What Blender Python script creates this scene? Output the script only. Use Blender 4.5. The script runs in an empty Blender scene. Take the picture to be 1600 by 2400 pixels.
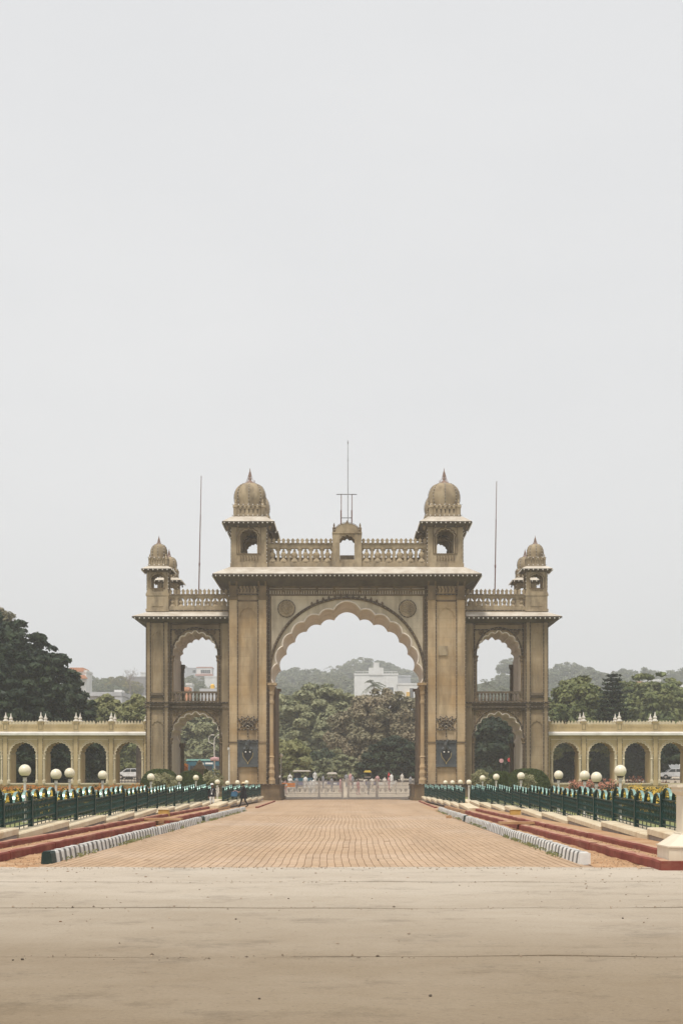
import bpy, bmesh, math, random
import numpy as np
from mathutils import Vector, Matrix
from mathutils.geometry import tessellate_polygon

sc = bpy.context.scene
COL = sc.collection
PI = math.pi
random.seed(7)

# ------------------------------------------------------------------ camera
F = 3333.33            # focal length in photo pixels (photo 1600 x 2400)
VX, VY = 813.0, 1831.0 # vanishing point of the drive / horizon in the photo
H = 1.7                # eye height
cam_d = bpy.data.cameras.new("camera")
cam = bpy.data.objects.new("camera", cam_d)
COL.objects.link(cam)
cam.location = (0, 0, H)
cam.rotation_euler = (PI / 2, 0, 0)
cam_d.sensor_fit = 'VERTICAL'
cam_d.sensor_height = 36.0
cam_d.sensor_width = 24.0
cam_d.lens = 50.0
cam_d.shift_x = (800 - VX) / 2400.0
cam_d.shift_y = (VY - 1200) / 2400.0
cam_d.clip_start = 0.1
cam_d.clip_end = 6000
sc.camera = cam

# ------------------------------------------------------------------ world, sun, exposure
SUN_EL, SUN_AZ = math.radians(66), math.radians(-155)   # azimuth from +Y, clockwise; high, behind and left of the camera
w = bpy.data.worlds.new("World")
sc.world = w
w.use_nodes = True
nt = w.node_tree
nt.nodes.clear()
out = nt.nodes.new('ShaderNodeOutputWorld')
bg = nt.nodes.new('ShaderNodeBackground')
sky = nt.nodes.new('ShaderNodeTexSky')
sky.sky_type = 'NISHITA'
sky.sun_disc = False
sky.sun_elevation = SUN_EL
sky.sun_rotation = SUN_AZ
sky.dust_density = 4.0
mul = nt.nodes.new('ShaderNodeVectorMath'); mul.operation = 'SCALE'
mul.inputs['Scale'].default_value = 0.07
tc = nt.nodes.new('ShaderNodeTexCoord')
mp = nt.nodes.new('ShaderNodeMapping')
mp.inputs['Scale'].default_value = (1.0, 1.0, 3.0)
nz = nt.nodes.new('ShaderNodeTexNoise')
nz.inputs['Scale'].default_value = 1.6
nz.inputs['Detail'].default_value = 5
nz.inputs['Roughness'].default_value = 0.55
cr = nt.nodes.new('ShaderNodeValToRGB')
cr.color_ramp.elements[0].position = 0.3
cr.color_ramp.elements[0].color = (0.795, 0.805, 0.82, 1)
cr.color_ramp.elements[1].position = 0.7
cr.color_ramp.elements[1].color = (0.86, 0.865, 0.872, 1)
mix = nt.nodes.new('ShaderNodeMixRGB')
mix.inputs['Fac'].default_value = 0.93
nt.links.new(sky.outputs[0], mul.inputs[0])
nt.links.new(mul.outputs[0], mix.inputs[1])
nt.links.new(tc.outputs['Generated'], mp.inputs[0])
nt.links.new(mp.outputs[0], nz.inputs[0])
nt.links.new(nz.outputs['Fac'], cr.inputs[0])
nt.links.new(cr.outputs[0], mix.inputs[2])
nt.links.new(mix.outputs[0], bg.inputs['Color'])
bg.inputs['Strength'].default_value = 1.0
nt.links.new(bg.outputs[0], out.inputs[0])

sd = bpy.data.lights.new("sun", 'SUN')
sd.energy = 3.0
sd.angle = math.radians(9)
sd.color = (1.0, 0.95, 0.87)
so = bpy.data.objects.new("sun", sd)
COL.objects.link(so)
dirv = Vector((math.sin(SUN_AZ) * math.cos(SUN_EL), math.cos(SUN_AZ) * math.cos(SUN_EL), math.sin(SUN_EL)))
so.rotation_euler = (-dirv).to_track_quat('-Z', 'Y').to_euler()
so.location = (-20, -20, 60)

sc.view_settings.view_transform = 'Standard'
sc.view_settings.look = 'None'
sc.view_settings.exposure = 0.0
sc.view_settings.gamma = 1.0
sc.view_settings.use_curve_mapping = False
sc.render.engine = 'CYCLES'
sc.cycles.use_denoising = True
sc.cycles.max_bounces = 6
sc.cycles.diffuse_bounces = 3
sc.cycles.glossy_bounces = 2
sc.cycles.transparent_max_bounces = 6
sc.cycles.volume_bounces = 1

# ------------------------------------------------------------------ helpers
WO = {}
def wo(o):
    return WO.get(o.name, Vector((0, 0, 0))) if o else Vector((0, 0, 0))

def fx(px, d): return (px - VX) * d / F
def fz(py, d): return H - (py - VY) * d / F
def gd(py, z=0.0): return (H - z) * F / (py - VY)      # depth of a point on level z

def tag(o, label=None, cat=None, group=None, kind=None):
    if label: o['label'] = label
    if cat: o['category'] = cat
    if group: o['group'] = group
    if kind: o['kind'] = kind
    return o

def empty(name, loc=(0, 0, 0), label=None, cat=None, group=None, kind=None, parent=None):
    o = bpy.data.objects.new(name, None)
    o.empty_display_size = 0.3
    COL.objects.link(o)
    L = Vector(loc)
    o.parent = parent
    o.location = L - wo(parent)
    WO[o.name] = L
    return tag(o, label, cat, group, kind)

class MB:
    def __init__(s):
        s.v = []; s.f = []; s.m = []
    def add(s, vs, fs, mi=0):
        b = len(s.v)
        s.v.extend([tuple(v) for v in vs])
        for k, f in enumerate(fs):
            s.f.append([i + b for i in f])
            s.m.append(mi[k] if isinstance(mi, (list, tuple)) else mi)
        return s
    def box(s, x0, x1, y0, y1, z0, z1, mi=0):
        if x0 > x1: x0, x1 = x1, x0
        vs = [(x0, y0, z0), (x1, y0, z0), (x1, y1, z0), (x0, y1, z0), (x0, y0, z1), (x1, y0, z1), (x1, y1, z1), (x0, y1, z1)]
        fs = [(0, 3, 2, 1), (4, 5, 6, 7), (0, 1, 5, 4), (1, 2, 6, 5), (2, 3, 7, 6), (3, 0, 4, 7)]
        return s.add(vs, fs, mi)
    def prism_xz(s, poly, y0, y1, mi=0, side_mi=None, side_from=0, side_to=None):
        """polygon in x,z extruded along y; side faces of edges side_from..side_to take side_mi"""
        n = len(poly)
        tris = tessellate_polygon([[Vector((p[0], p[1], 0)) for p in poly]])
        vs = [(p[0], y0, p[1]) for p in poly] + [(p[0], y1, p[1]) for p in poly]
        fs = []; ms = []
        for t in tris:
            fs.append((t[0], t[1], t[2])); ms.append(mi)
            fs.append((t[2] + n, t[1] + n, t[0] + n)); ms.append(mi)
        if side_to is None: side_to = n
        for i in range(n):
            j = (i + 1) % n
            fs.append((i, j, j + n, i + n))
            ms.append(side_mi if (side_mi is not None and side_from <= i < side_to) else mi)
        return s.add(vs, fs, ms)
    def prism_xy(s, poly, z0, z1, mi=0, top_scale=None, c=None):
        n = len(poly)
        if top_scale:
            c = c or (sum(p[0] for p in poly) / n, sum(p[1] for p in poly) / n)
            top = [(c[0] + (p[0] - c[0]) * top_scale, c[1] + (p[1] - c[1]) * top_scale) for p in poly]
        else:
            top = poly
        vs = [(p[0], p[1], z0) for p in poly] + [(p[0], p[1], z1) for p in top]
        fs = [tuple(range(n - 1, -1, -1)), tuple(range(n, 2 * n))] + [(i, (i + 1) % n, (i + 1) % n + n, i + n) for i in range(n)]
        return s.add(vs, fs, mi)
    def lathe(s, cx, cy, prof, n=16, mi=0, rot=0.0, sx=1.0, sy=1.0):
        vs = []; fs = []
        for r, z in prof:
            for k in range(n):
                a = 2 * PI * k / n + rot
                vs.append((cx + r * math.cos(a) * sx, cy + r * math.sin(a) * sy, z))
        m = len(prof)
        for i in range(m - 1):
            for k in range(n):
                k2 = (k + 1) % n
                fs.append((i * n + k, i * n + k2, (i + 1) * n + k2, (i + 1) * n + k))
        fs.append(tuple(range(n - 1, -1, -1)))
        fs.append(tuple((m - 1) * n + k for k in range(n)))
        return s.add(vs, fs, mi)
    def tube(s, pts, r, n=6, mi=0, close=False):
        pts = [Vector(p) for p in pts]
        m = len(pts)
        rs = r if isinstance(r, (list, tuple)) else [r] * m
        vs = []; fs = []
        prev = None
        for i, p in enumerate(pts):
            if close:
                t = (pts[(i + 1) % m] - pts[i - 1])
            else:
                t = (pts[min(i + 1, m - 1)] - pts[max(i - 1, 0)])
            if t.length < 1e-9: t = Vector((0, 0, 1))
            t.normalize()
            ref = prev if prev is not None else (Vector((0, 1, 0)) if abs(t.y) < 0.9 else Vector((1, 0, 0)))
            a = (ref - t * ref.dot(t))
            if a.length < 1e-6:
                a = t.orthogonal()
            a.normalize(); prev = a
            b = t.cross(a)
            for k in range(n):
                an = 2 * PI * k / n + PI / n
                vs.append(p + (a * math.cos(an) + b * math.sin(an)) * rs[i])
        for i in range(m if close else m - 1):
            i2 = (i + 1) % m
            for k in range(n):
                k2 = (k + 1) % n
                fs.append((i * n + k, i * n + k2, i2 * n + k2, i2 * n + k))
        if not close:
            fs.append(tuple(range(n - 1, -1, -1)))
            fs.append(tuple((m - 1) * n + k for k in range(n)))
        return s.add(vs, fs, mi)
    def ring_eave(s, x0, x1, y0, y1, proj, z_top, z_tip, z_bot, th=0.10, mi=0):
        """sloping projecting eave round a rectangle: top slope, fascia, underside"""
        def rect(e, z): return [(x0 - e, y0 - e, z), (x1 + e, y0 - e, z), (x1 + e, y1 + e, z), (x0 - e, y1 + e, z)]
        rings = [rect(-0.05, z_top), rect(proj, z_tip + th), rect(proj, z_tip), rect(proj - 0.06, z_tip - 0.015), rect(-0.05, z_bot)]
        vs = [p for r in rings for p in r]
        fs = []
        m = len(rings)
        for i in range(m):
            i2 = (i + 1) % m
            for k in range(4):
                k2 = (k + 1) % 4
                fs.append((i * 4 + k, i2 * 4 + k, i2 * 4 + k2, i * 4 + k2))
        return s.add(vs, fs, mi)
    def ball(s, c, r, n=8, m=6, mi=0, sz=1.0):
        prof = []
        for i in range(m + 1):
            a = -PI / 2 + PI * i / m
            prof.append((max(r * math.cos(a), r * 0.02), c[2] + r * math.sin(a) * sz))
        return s.lathe(c[0], c[1], prof, n, mi)
    def mesh(s, name, mats, origin=(0, 0, 0), smooth=False, recalc=True):
        me = bpy.data.meshes.new(name)
        ox, oy, oz = origin
        me.from_pydata([(x - ox, y - oy, z - oz) for x, y, z in s.v], [], s.f)
        for m in (mats if isinstance(mats, (list, tuple)) else [mats]):
            me.materials.append(m)
        me.polygons.foreach_set('material_index', s.m)
        if recalc:
            bm = bmesh.new(); bm.from_mesh(me)
            bmesh.ops.recalc_face_normals(bm, faces=bm.faces)
            bm.to_mesh(me); bm.free()
        if smooth:
            me.polygons.foreach_set('use_smooth', [True] * len(me.polygons))
        me.update()
        return me
    def build(s, name, mats, parent=None, smooth=False, origin=None, recalc=True):
        if origin is None:
            a = np.array(s.v)
            mn, mx = a.min(0), a.max(0)
            origin = ((mn[0] + mx[0]) / 2, (mn[1] + mx[1]) / 2, mn[2])
        return place(s.mesh(name, mats, origin, smooth, recalc), name, origin, parent)

def place(me, name, loc, parent=None, rot=(0, 0, 0), scale=(1, 1, 1)):
    """link an object that shares mesh me at world place loc under a parent that is not rotated"""
    o = bpy.data.objects.new(name, me)
    COL.objects.link(o)
    L = Vector(loc)
    o.parent = parent
    o.location = L - wo(parent)
    o.rotation_euler = rot
    o.scale = scale
    WO[o.name] = L
    return o

def split_loose(o, name):
    """turn a mesh made of separate pieces into one object for each piece under the same parent"""
    me = o.data; n = len(me.vertices)
    par = list(range(n))
    def find(i):
        while par[i] != i:
            par[i] = par[par[i]]; i = par[i]
        return i
    for e in me.edges:
        a, b = find(e.vertices[0]), find(e.vertices[1])
        if a != b: par[a] = b
    groups = {}
    for p in me.polygons: groups.setdefault(find(p.vertices[0]), []).append(p)
    base = wo(o); parent = o.parent
    co = [base + v.co for v in me.vertices]
    mats = list(me.materials)
    sm = [g for g in groups.values()]
    out_ = []
    for g in sm:
        mb = MB(); idx = {}
        for p in g:
            f = []
            for vi in p.vertices:
                if vi not in idx:
                    idx[vi] = len(mb.v); mb.v.append(tuple(co[vi]))
                f.append(idx[vi])
            mb.f.append(f); mb.m.append(p.material_index)
        out_.append((mb, g[0].use_smooth))
    bpy.data.objects.remove(o)
    return [mb.build(name, mats, parent, smooth=s, recalc=False) for mb, s in out_]

def smooth_by_angle(o, ang=0.6):
    me = o.data
    bm = bmesh.new(); bm.from_mesh(me)
    for f in bm.faces: f.smooth = True
    for e in bm.edges:
        if len(e.link_faces) == 2 and e.calc_face_angle(0) > ang: e.smooth = False
    bm.to_mesh(me); bm.free()
    return o

def copy_tree(o, parent=None, loc=None, rotz=None):
    c = o.copy(); COL.objects.link(c); c.parent = parent
    if loc is not None: c.location = Vector(loc) - wo(parent)
    if rotz is not None: c.rotation_euler = (0, 0, rotz)
    for ch in [x for x in o.children]:
        copy_tree(ch, c)
    return c

# ------------------------------------------------------------------ materials
def new_mat(name):
    m = bpy.data.materials.new(name)
    m.use_nodes = True
    n = m.node_tree
    return m, n, n.nodes['Principled BSDF']

def node(n, t, **kw):
    x = n.nodes.new(t)
    for k, v in kw.items():
        setattr(x, k, v)
    return x

def c4(c): return (c[0], c[1], c[2], 1)

def noise_fac(n, scale, detail=4, rough=0.6, vec=None, lo=0.35, hi=0.65, stretch=None):
    geo = node(n, 'ShaderNodeNewGeometry')
    src = geo.outputs['Position'] if vec is None else vec
    if stretch:
        mp = node(n, 'ShaderNodeMapping')
        mp.inputs['Scale'].default_value = stretch
        n.links.new(src, mp.inputs[0]); src = mp.outputs[0]
    t = node(n, 'ShaderNodeTexNoise')
    t.inputs['Scale'].default_value = scale
    t.inputs['Detail'].default_value = detail
    t.inputs['Roughness'].default_value = rough
    n.links.new(src, t.inputs['Vector'])
    mr = node(n, 'ShaderNodeMapRange')
    mr.inputs['From Min'].default_value = lo
    mr.inputs['From Max'].default_value = hi
    n.links.new(t.outputs['Fac'], mr.inputs['Value'])
    return mr.outputs[0], t.outputs['Fac']

def mixc(n, fac, a, b):
    mx = node(n, 'ShaderNodeMixRGB')
    if isinstance(fac, (int, float)): mx.inputs['Fac'].default_value = fac
    else: n.links.new(fac, mx.inputs['Fac'])
    for i, c in ((1, a), (2, b)):
        if isinstance(c, (tuple, list)): mx.inputs[i].default_value = c4(c)
        else: n.links.new(c, mx.inputs[i])
    return mx.outputs[0]

def scale_f(n, f, k):
    m = node(n, 'ShaderNodeMath', operation='MULTIPLY')
    n.links.new(f, m.inputs[0]); m.inputs[1].default_value = k
    return m.outputs[0]

def surf(name, c1, c2, scale=1.0, rough=0.85, bump=0.2, bscale=None, dirt=None, dirt_amt=0.5, dirt_stretch=(1, 1, 0.18), dirt_scale=0.8,
         blocks=None, spec=0.3, lo=0.35, hi=0.65, bdist=0.03, dlo=0.5, dhi=0.75, island=0.0):
    m, n, b = new_mat(name)
    f, _ = noise_fac(n, scale, 5, 0.62, lo=lo, hi=hi)
    col = mixc(n, f, c1, c2)
    if blocks:
        geo = node(n, 'ShaderNodeNewGeometry')
        sep = node(n, 'ShaderNodeSeparateXYZ'); n.links.new(geo.outputs['Position'], sep.inputs[0])
        ad = node(n, 'ShaderNodeMath', operation='ADD')
        n.links.new(sep.outputs[0], ad.inputs[0]); n.links.new(sep.outputs[1], ad.inputs[1])
        cb = node(n, 'ShaderNodeCombineXYZ')
        n.links.new(ad.outputs[0], cb.inputs[0]); n.links.new(sep.outputs[2], cb.inputs[1])
        br = node(n, 'ShaderNodeTexBrick')
        br.inputs['Scale'].default_value = 1.0
        br.inputs['Brick Width'].default_value = blocks[0]
        br.inputs['Row Height'].default_value = blocks[1]
        br.inputs['Mortar Size'].default_value = 0.018
        br.inputs['Mortar Smooth'].default_value = 0.4
        br.inputs['Color1'].default_value = (1.06, 1.05, 1.02, 1)
        br.inputs['Color2'].default_value = (0.88, 0.87, 0.86, 1)
        br.inputs['Mortar'].default_value = (0.72, 0.7, 0.68, 1)
        n.links.new(cb.outputs[0], br.inputs['Vector'])
        mm = node(n, 'ShaderNodeMixRGB', blend_type='MULTIPLY')
        mm.inputs['Fac'].default_value = blocks[2]
        n.links.new(col, mm.inputs[1]); n.links.new(br.outputs['Color'], mm.inputs[2])
        col = mm.outputs[0]
    if dirt:
        d, _ = noise_fac(n, dirt_scale, 6, 0.65, lo=dlo, hi=dhi, stretch=dirt_stretch)
        col = mixc(n, scale_f(n, d, dirt_amt), col, dirt)
    if island:
        geo = node(n, 'ShaderNodeNewGeometry')
        hs = node(n, 'ShaderNodeHueSaturation')
        mr = node(n, 'ShaderNodeMapRange')
        mr.inputs['To Min'].default_value = 1 - island; mr.inputs['To Max'].default_value = 1 + island
        n.links.new(geo.outputs['Random Per Island'], mr.inputs['Value'])
        n.links.new(mr.outputs[0], hs.inputs['Value'])
        n.links.new(col, hs.inputs['Color'])
        col = hs.outputs[0]
    n.links.new(col, b.inputs['Base Color'])
    b.inputs['Roughness'].default_value = rough
    b.inputs['Specular IOR Level'].default_value = spec
    if bump:
        _, raw = noise_fac(n, bscale or scale * 6, 5, 0.7)
        bp = node(n, 'ShaderNodeBump')
        bp.inputs['Strength'].default_value = bump
        bp.inputs['Distance'].default_value = bdist
        n.links.new(raw, bp.inputs['Height'])
        n.links.new(bp.outputs[0], b.inputs['Normal'])
    return m

def plain(name, c, rough=0.5, metal=0.0, spec=0.4, var=0.12, scale=3.0):
    m, n, b = new_mat(name)
    f, _ = noise_fac(n, scale, 4, 0.6)
    col = mixc(n, f, tuple(x * (1 - var) for x in c), tuple(min(1, x * (1 + var)) for x in c))
    n.links.new(col, b.inputs['Base Color'])
    b.inputs['Roughness'].default_value = rough
    b.inputs['Metallic'].default_value = metal
    b.inputs['Specular IOR Level'].default_value = spec
    return m

def leafmat(name, c1, c2, c3, scale=0.25, trans=0.25):
    """leaf colour varies leaf by leaf and in broad patches"""
    m, n, b = new_mat(name)
    f, _ = noise_fac(n, scale, 3, 0.5, lo=0.4, hi=0.62)
    geo = node(n, 'ShaderNodeNewGeometry')
    a = mixc(n, geo.outputs['Random Per Island'], c1, c2)
    col = mixc(n, scale_f(n, f, 0.6), a, c3)
    n.links.new(col, b.inputs['Base Color'])
    b.inputs['Roughness'].default_value = 0.6
    b.inputs['Specular IOR Level'].default_value = 0.25
    tr = node(n, 'ShaderNodeBsdfTranslucent')
    n.links.new(col, tr.inputs['Color'])
    ms = node(n, 'ShaderNodeMixShader'); ms.inputs[0].default_value = trans
    o = n.nodes['Material Output']
    n.links.new(b.outputs[0], ms.inputs[1]); n.links.new(tr.outputs[0], ms.inputs[2])
    n.links.new(ms.outputs[0], o.inputs['Surface'])
    return m

M = {}
M['stone'] = surf('warm sandstone render', (0.41, 0.28, 0.148), (0.53, 0.41, 0.265), 0.35, 0.9, 0.25, 3.0,
                  dirt=(0.12, 0.085, 0.05), dirt_amt=0.9, dirt_scale=0.8, dlo=0.43, dhi=0.78, blocks=(2.2, 0.85, 0.7))
M['stone_wall'] = surf('greyish beige stone wall', (0.50, 0.425, 0.31), (0.62, 0.55, 0.43), 0.5, 0.9, 0.25, 3.0,
                  dirt=(0.14, 0.105, 0.07), dirt_amt=0.8, dirt_scale=0.8, dlo=0.46, dhi=0.76, blocks=(2.2, 0.85, 0.5))
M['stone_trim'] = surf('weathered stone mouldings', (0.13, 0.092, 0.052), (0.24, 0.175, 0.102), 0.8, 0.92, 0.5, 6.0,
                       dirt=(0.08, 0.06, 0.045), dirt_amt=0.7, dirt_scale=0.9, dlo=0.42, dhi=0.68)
M['stone_shade'] = surf('shaded column stone', (0.09, 0.06, 0.036), (0.17, 0.118, 0.068), 0.8, 0.9, 0.4, 6.0,
                      dirt=(0.05, 0.038, 0.028), dirt_amt=0.7, dirt_scale=0.9)  # shade inside the arch painted in as a darker stone
M['stone_pale'] = surf('pale upper stone', (0.325, 0.252, 0.16), (0.425, 0.342, 0.228), 0.6, 0.9, 0.4, 5.0,
                       dirt=(0.11, 0.085, 0.058), dirt_amt=0.8, dirt_scale=1.5, dlo=0.44, dhi=0.72, dirt_stretch=(1, 1, 0.4))
M['stone_wing'] = surf('grey brown wing stone', (0.28, 0.208, 0.125), (0.40, 0.312, 0.205), 0.4, 0.92, 0.3, 4.0,
                       dirt=(0.075, 0.06, 0.042), dirt_amt=0.8, dirt_scale=0.7, dlo=0.46, dhi=0.76, blocks=(1.8, 0.8, 0.5))
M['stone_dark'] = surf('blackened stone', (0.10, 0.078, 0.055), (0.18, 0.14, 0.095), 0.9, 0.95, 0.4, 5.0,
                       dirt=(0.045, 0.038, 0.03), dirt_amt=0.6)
M['soffit'] = surf('pinkish plaster soffit', (0.66, 0.57, 0.48), (0.74, 0.65, 0.56), 0.5, 0.9, 0.1, 3.0,
                   dirt=(0.26, 0.2, 0.16), dirt_amt=0.4)
M['rim'] = plain('pale plaster rim', (0.74, 0.66, 0.57), 0.9)
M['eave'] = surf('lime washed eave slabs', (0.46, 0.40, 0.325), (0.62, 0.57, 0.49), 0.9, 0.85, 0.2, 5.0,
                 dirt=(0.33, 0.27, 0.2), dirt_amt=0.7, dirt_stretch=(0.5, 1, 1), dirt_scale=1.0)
M['eave_under'] = surf('shaded sooty eave underside', (0.075, 0.062, 0.046), (0.13, 0.107, 0.078), 0.9, 0.95, 0.2)  # shade under the eaves put into the colour, along with soot
M['plaque'] = surf('slate blue grey plaque', (0.06, 0.068, 0.072), (0.10, 0.108, 0.11), 1.4, 0.6, 0.3, 8.0)
M['plaque_dark'] = surf('black shield', (0.018, 0.02, 0.022), (0.035, 0.037, 0.04), 2.0, 0.5, 0.2)
M['white'] = plain('white enamel', (0.78, 0.77, 0.74), 0.5)
M['bulb'] = plain('frosted bulb', (0.80, 0.77, 0.72), 0.4)
M['bulb_dim'] = plain('dusty bulb', (0.50, 0.44, 0.36), 0.6)
M['cable'] = plain('dark bulb batten', (0.055, 0.043, 0.032), 0.8)
M['brass'] = plain('dull brass', (0.42, 0.32, 0.14), 0.45)
M['rust'] = plain('rusted steel', (0.19, 0.10, 0.085), 0.8)
M['finial'] = plain('copper brown finial', (0.26, 0.17, 0.13), 0.6)
M['yellow'] = surf('yellow ochre limewash', (0.45, 0.345, 0.18), (0.53, 0.415, 0.235), 0.6, 0.9, 0.15, 4.0,
                   dirt=(0.22, 0.16, 0.09), dirt_amt=0.6, dlo=0.47, dhi=0.75)
M['yellow_trim'] = surf('cream limewash mouldings', (0.54, 0.46, 0.31), (0.64, 0.56, 0.41), 0.8, 0.9, 0.15, 4.0,
                        dirt=(0.36, 0.29, 0.2), dirt_amt=0.4)
M['ledge'] = surf('whitewashed ledge', (0.66, 0.63, 0.58), (0.78, 0.75, 0.70), 1.0, 0.85, 0.1, 5.0,
                  dirt=(0.35, 0.3, 0.25), dirt_amt=0.5, dirt_stretch=(0.6, 1, 1), dirt_scale=1.2)
M['finial_white'] = surf('whitewashed urn finial', (0.62, 0.56, 0.48), (0.76, 0.72, 0.65), 2.0, 0.85, 0.1,
                         dirt=(0.3, 0.25, 0.2), dirt_amt=0.5)
M['fence'] = plain('dark green gloss paint', (0.005, 0.034, 0.029), 0.42, 0.0, 0.35, 0.25, 5)
M['hoop'] = plain('sea green hoop sheen', (0.29, 0.45, 0.395), 0.38, 0.75, 0.5, 0.1, 5)  # sky sheen on dark green hoops, painted as a lighter metallic colour
M['globe'] = surf('opal globe', (0.74, 0.66, 0.49), (0.80, 0.73, 0.57), 1.5, 0.25, 0, spec=0.5)
M['post_white'] = plain('white lamp post paint', (0.60, 0.57, 0.52), 0.5)
M['collar'] = plain('dark collar', (0.05, 0.045, 0.04), 0.6)
M['red'] = surf('brick red kerb paint', (0.16, 0.034, 0.024), (0.25, 0.066, 0.045), 1.3, 0.85, 0.3, 9.0,
                dirt=(0.34, 0.2, 0.13), dirt_amt=0.45, dirt_stretch=(1, 0.5, 1.5), dirt_scale=1.6, dlo=0.5, dhi=0.75)
M['red_top'] = surf('faded red kerb top', (0.34, 0.14, 0.10), (0.42, 0.22, 0.15), 1.5, 0.9, 0.3, 9.0,
                    dirt=(0.5, 0.35, 0.22), dirt_amt=0.8, dirt_stretch=(1, 1, 1), dirt_scale=2.0, dlo=0.45, dhi=0.6)
M['kerb_white'] = surf('whitewashed kerb', (0.62, 0.61, 0.58), (0.76, 0.75, 0.72), 3.0, 0.85, 0.2, 12.0,
                       dirt=(0.36, 0.31, 0.25), dirt_amt=0.6, dirt_stretch=(1, 1, 0.6), dirt_scale=2.5)
M['kerb_grey'] = surf('grey shaded kerb groove', (0.13, 0.128, 0.12), (0.19, 0.185, 0.175), 3.0, 0.9, 0.2, 12.0)  # dark grey carries the painted shading of grooves between the white ribs
M['kerb_green'] = surf('black green kerb paint', (0.012, 0.03, 0.026), (0.022, 0.045, 0.038), 3.0, 0.6, 0.2, 12.0)
M['coping'] = surf('cream coping', (0.60, 0.50, 0.34), (0.74, 0.65, 0.49), 1.2, 0.9, 0.25, 7.0,
                   dirt=(0.46, 0.31, 0.15), dirt_amt=0.7, dirt_stretch=(1, 1, 0.7), dirt_scale=1.2, dlo=0.48, dhi=0.7)
M['riser'] = surf('grey cement riser', (0.27, 0.24, 0.22), (0.40, 0.35, 0.32), 1.5, 0.9, 0.3, 9.0,
                  dirt=(0.14, 0.12, 0.11), dirt_amt=0.6, dirt_scale=3)
M['ochre'] = plain('ochre marker block', (0.55, 0.35, 0.10), 0.85)
M['pedestal'] = surf('cream painted pedestal', (0.66, 0.58, 0.45), (0.75, 0.68, 0.55), 0.9, 0.8, 0.1, 6.0,
                     dirt=(0.48, 0.40, 0.28), dirt_amt=0.5, dirt_scale=1.3)
M['dirt'] = surf('orange laterite dirt', (0.37, 0.205, 0.10), (0.47, 0.295, 0.165), 0.9, 0.95, 0.6, 6.0,
                 dirt=(0.5, 0.37, 0.24), dirt_amt=0.7, dirt_stretch=(1, 1, 1), dirt_scale=0.6)
M['gate_metal'] = plain('pale grey gate paint', (0.50, 0.45, 0.41), 0.55)
M['gate_scroll'] = plain('cream gate scrolls', (0.68, 0.63, 0.57), 0.55)
M['skin'] = plain('brown skin', (0.20, 0.10, 0.06), 0.6)
M['black_cloth'] = plain('black cloth', (0.012, 0.013, 0.018), 0.9)
M['white_cloth'] = plain('white cloth', (0.75, 0.74, 0.72), 0.9)
M['straw'] = plain('straw hat', (0.66, 0.52, 0.32), 0.9)
M['blue_cloth'] = plain('blue cloth', (0.05, 0.15, 0.26), 0.8)
M['pink_cloth'] = plain('pink cloth', (0.55, 0.33, 0.33), 0.8)
M['red_cloth'] = plain('red cloth', (0.5, 0.06, 0.06), 0.8)
M['yellow_cloth'] = plain('yellow cloth', (0.7, 0.5, 0.08), 0.8)
M['grey_cloth'] = plain('grey cloth', (0.3, 0.3, 0.32), 0.9)
M['glass'] = plain('dark window glass', (0.03, 0.035, 0.04), 0.12, 0, 0.6)
M['tyre'] = plain('black rubber', (0.02, 0.02, 0.02), 0.9)
M['teal'] = plain('teal bus paint', (0.02, 0.11, 0.16), 0.3, 0, 0.5)
M['teal_light'] = plain('pale green bus roof', (0.22, 0.45, 0.40), 0.4)
M['car_white'] = plain('white car paint', (0.72, 0.72, 0.73), 0.25, 0, 0.6)
M['orange'] = plain('orange plastic', (0.75, 0.24, 0.04), 0.6)
M['blue'] = plain('signal blue paint', (0.07, 0.09, 0.26), 0.5)
M['hb_white'] = surf('white house wall', (0.70, 0.69, 0.67), (0.80, 0.79, 0.77), 0.3, 0.9, 0.0, dirt=(0.5, 0.47, 0.44), dirt_amt=0.4)
M['hb_grey'] = surf('grey house wall', (0.44, 0.45, 0.47), (0.55, 0.555, 0.57), 0.3, 0.9, 0.0, dirt=(0.3, 0.3, 0.3), dirt_amt=0.4)
M['hb_dark'] = surf('brown grey house wall', (0.26, 0.24, 0.235), (0.33, 0.31, 0.30), 0.3, 0.9, 0.0)
M['hb_pink'] = surf('pink house wall', (0.50, 0.28, 0.24), (0.58, 0.35, 0.30), 0.3, 0.9, 0.0)
M['hb_orange'] = surf('terracotta roof', (0.55, 0.24, 0.14), (0.62, 0.32, 0.18), 0.6, 0.9, 0.0)
M['tank'] = plain('yellow water tank', (0.75, 0.45, 0.08), 0.5)
M['bark'] = surf('grey brown bark', (0.08, 0.06, 0.045), (0.15, 0.12, 0.09), 1.5, 0.95, 0.5, 6)
M['bark_pale'] = surf('pale bark', (0.24, 0.2, 0.17), (0.33, 0.28, 0.24), 1.5, 0.95, 0.4, 6)
M['leaf_dark'] = leafmat('dark evergreen leaves', (0.008, 0.019, 0.012), (0.03, 0.05, 0.024), (0.055, 0.078, 0.032), 0.35, 0.08)
M['leaf_mid'] = leafmat('mid green leaves', (0.06, 0.085, 0.03), (0.17, 0.195, 0.07), (0.23, 0.235, 0.085), 0.22, 0.15)
M['leaf_rain'] = leafmat('grey green rain tree leaves', (0.12, 0.14, 0.075), (0.27, 0.28, 0.155), (0.33, 0.325, 0.175), 0.22, 0.15)
M['leaf_pale'] = leafmat('pale green leaves', (0.13, 0.15, 0.06), (0.29, 0.30, 0.13), (0.34, 0.33, 0.15), 0.3)
M['leaf_brown'] = leafmat('dry brown leaves', (0.19, 0.155, 0.10), (0.40, 0.33, 0.215), (0.18, 0.18, 0.10), 0.2, 0.15)
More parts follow.
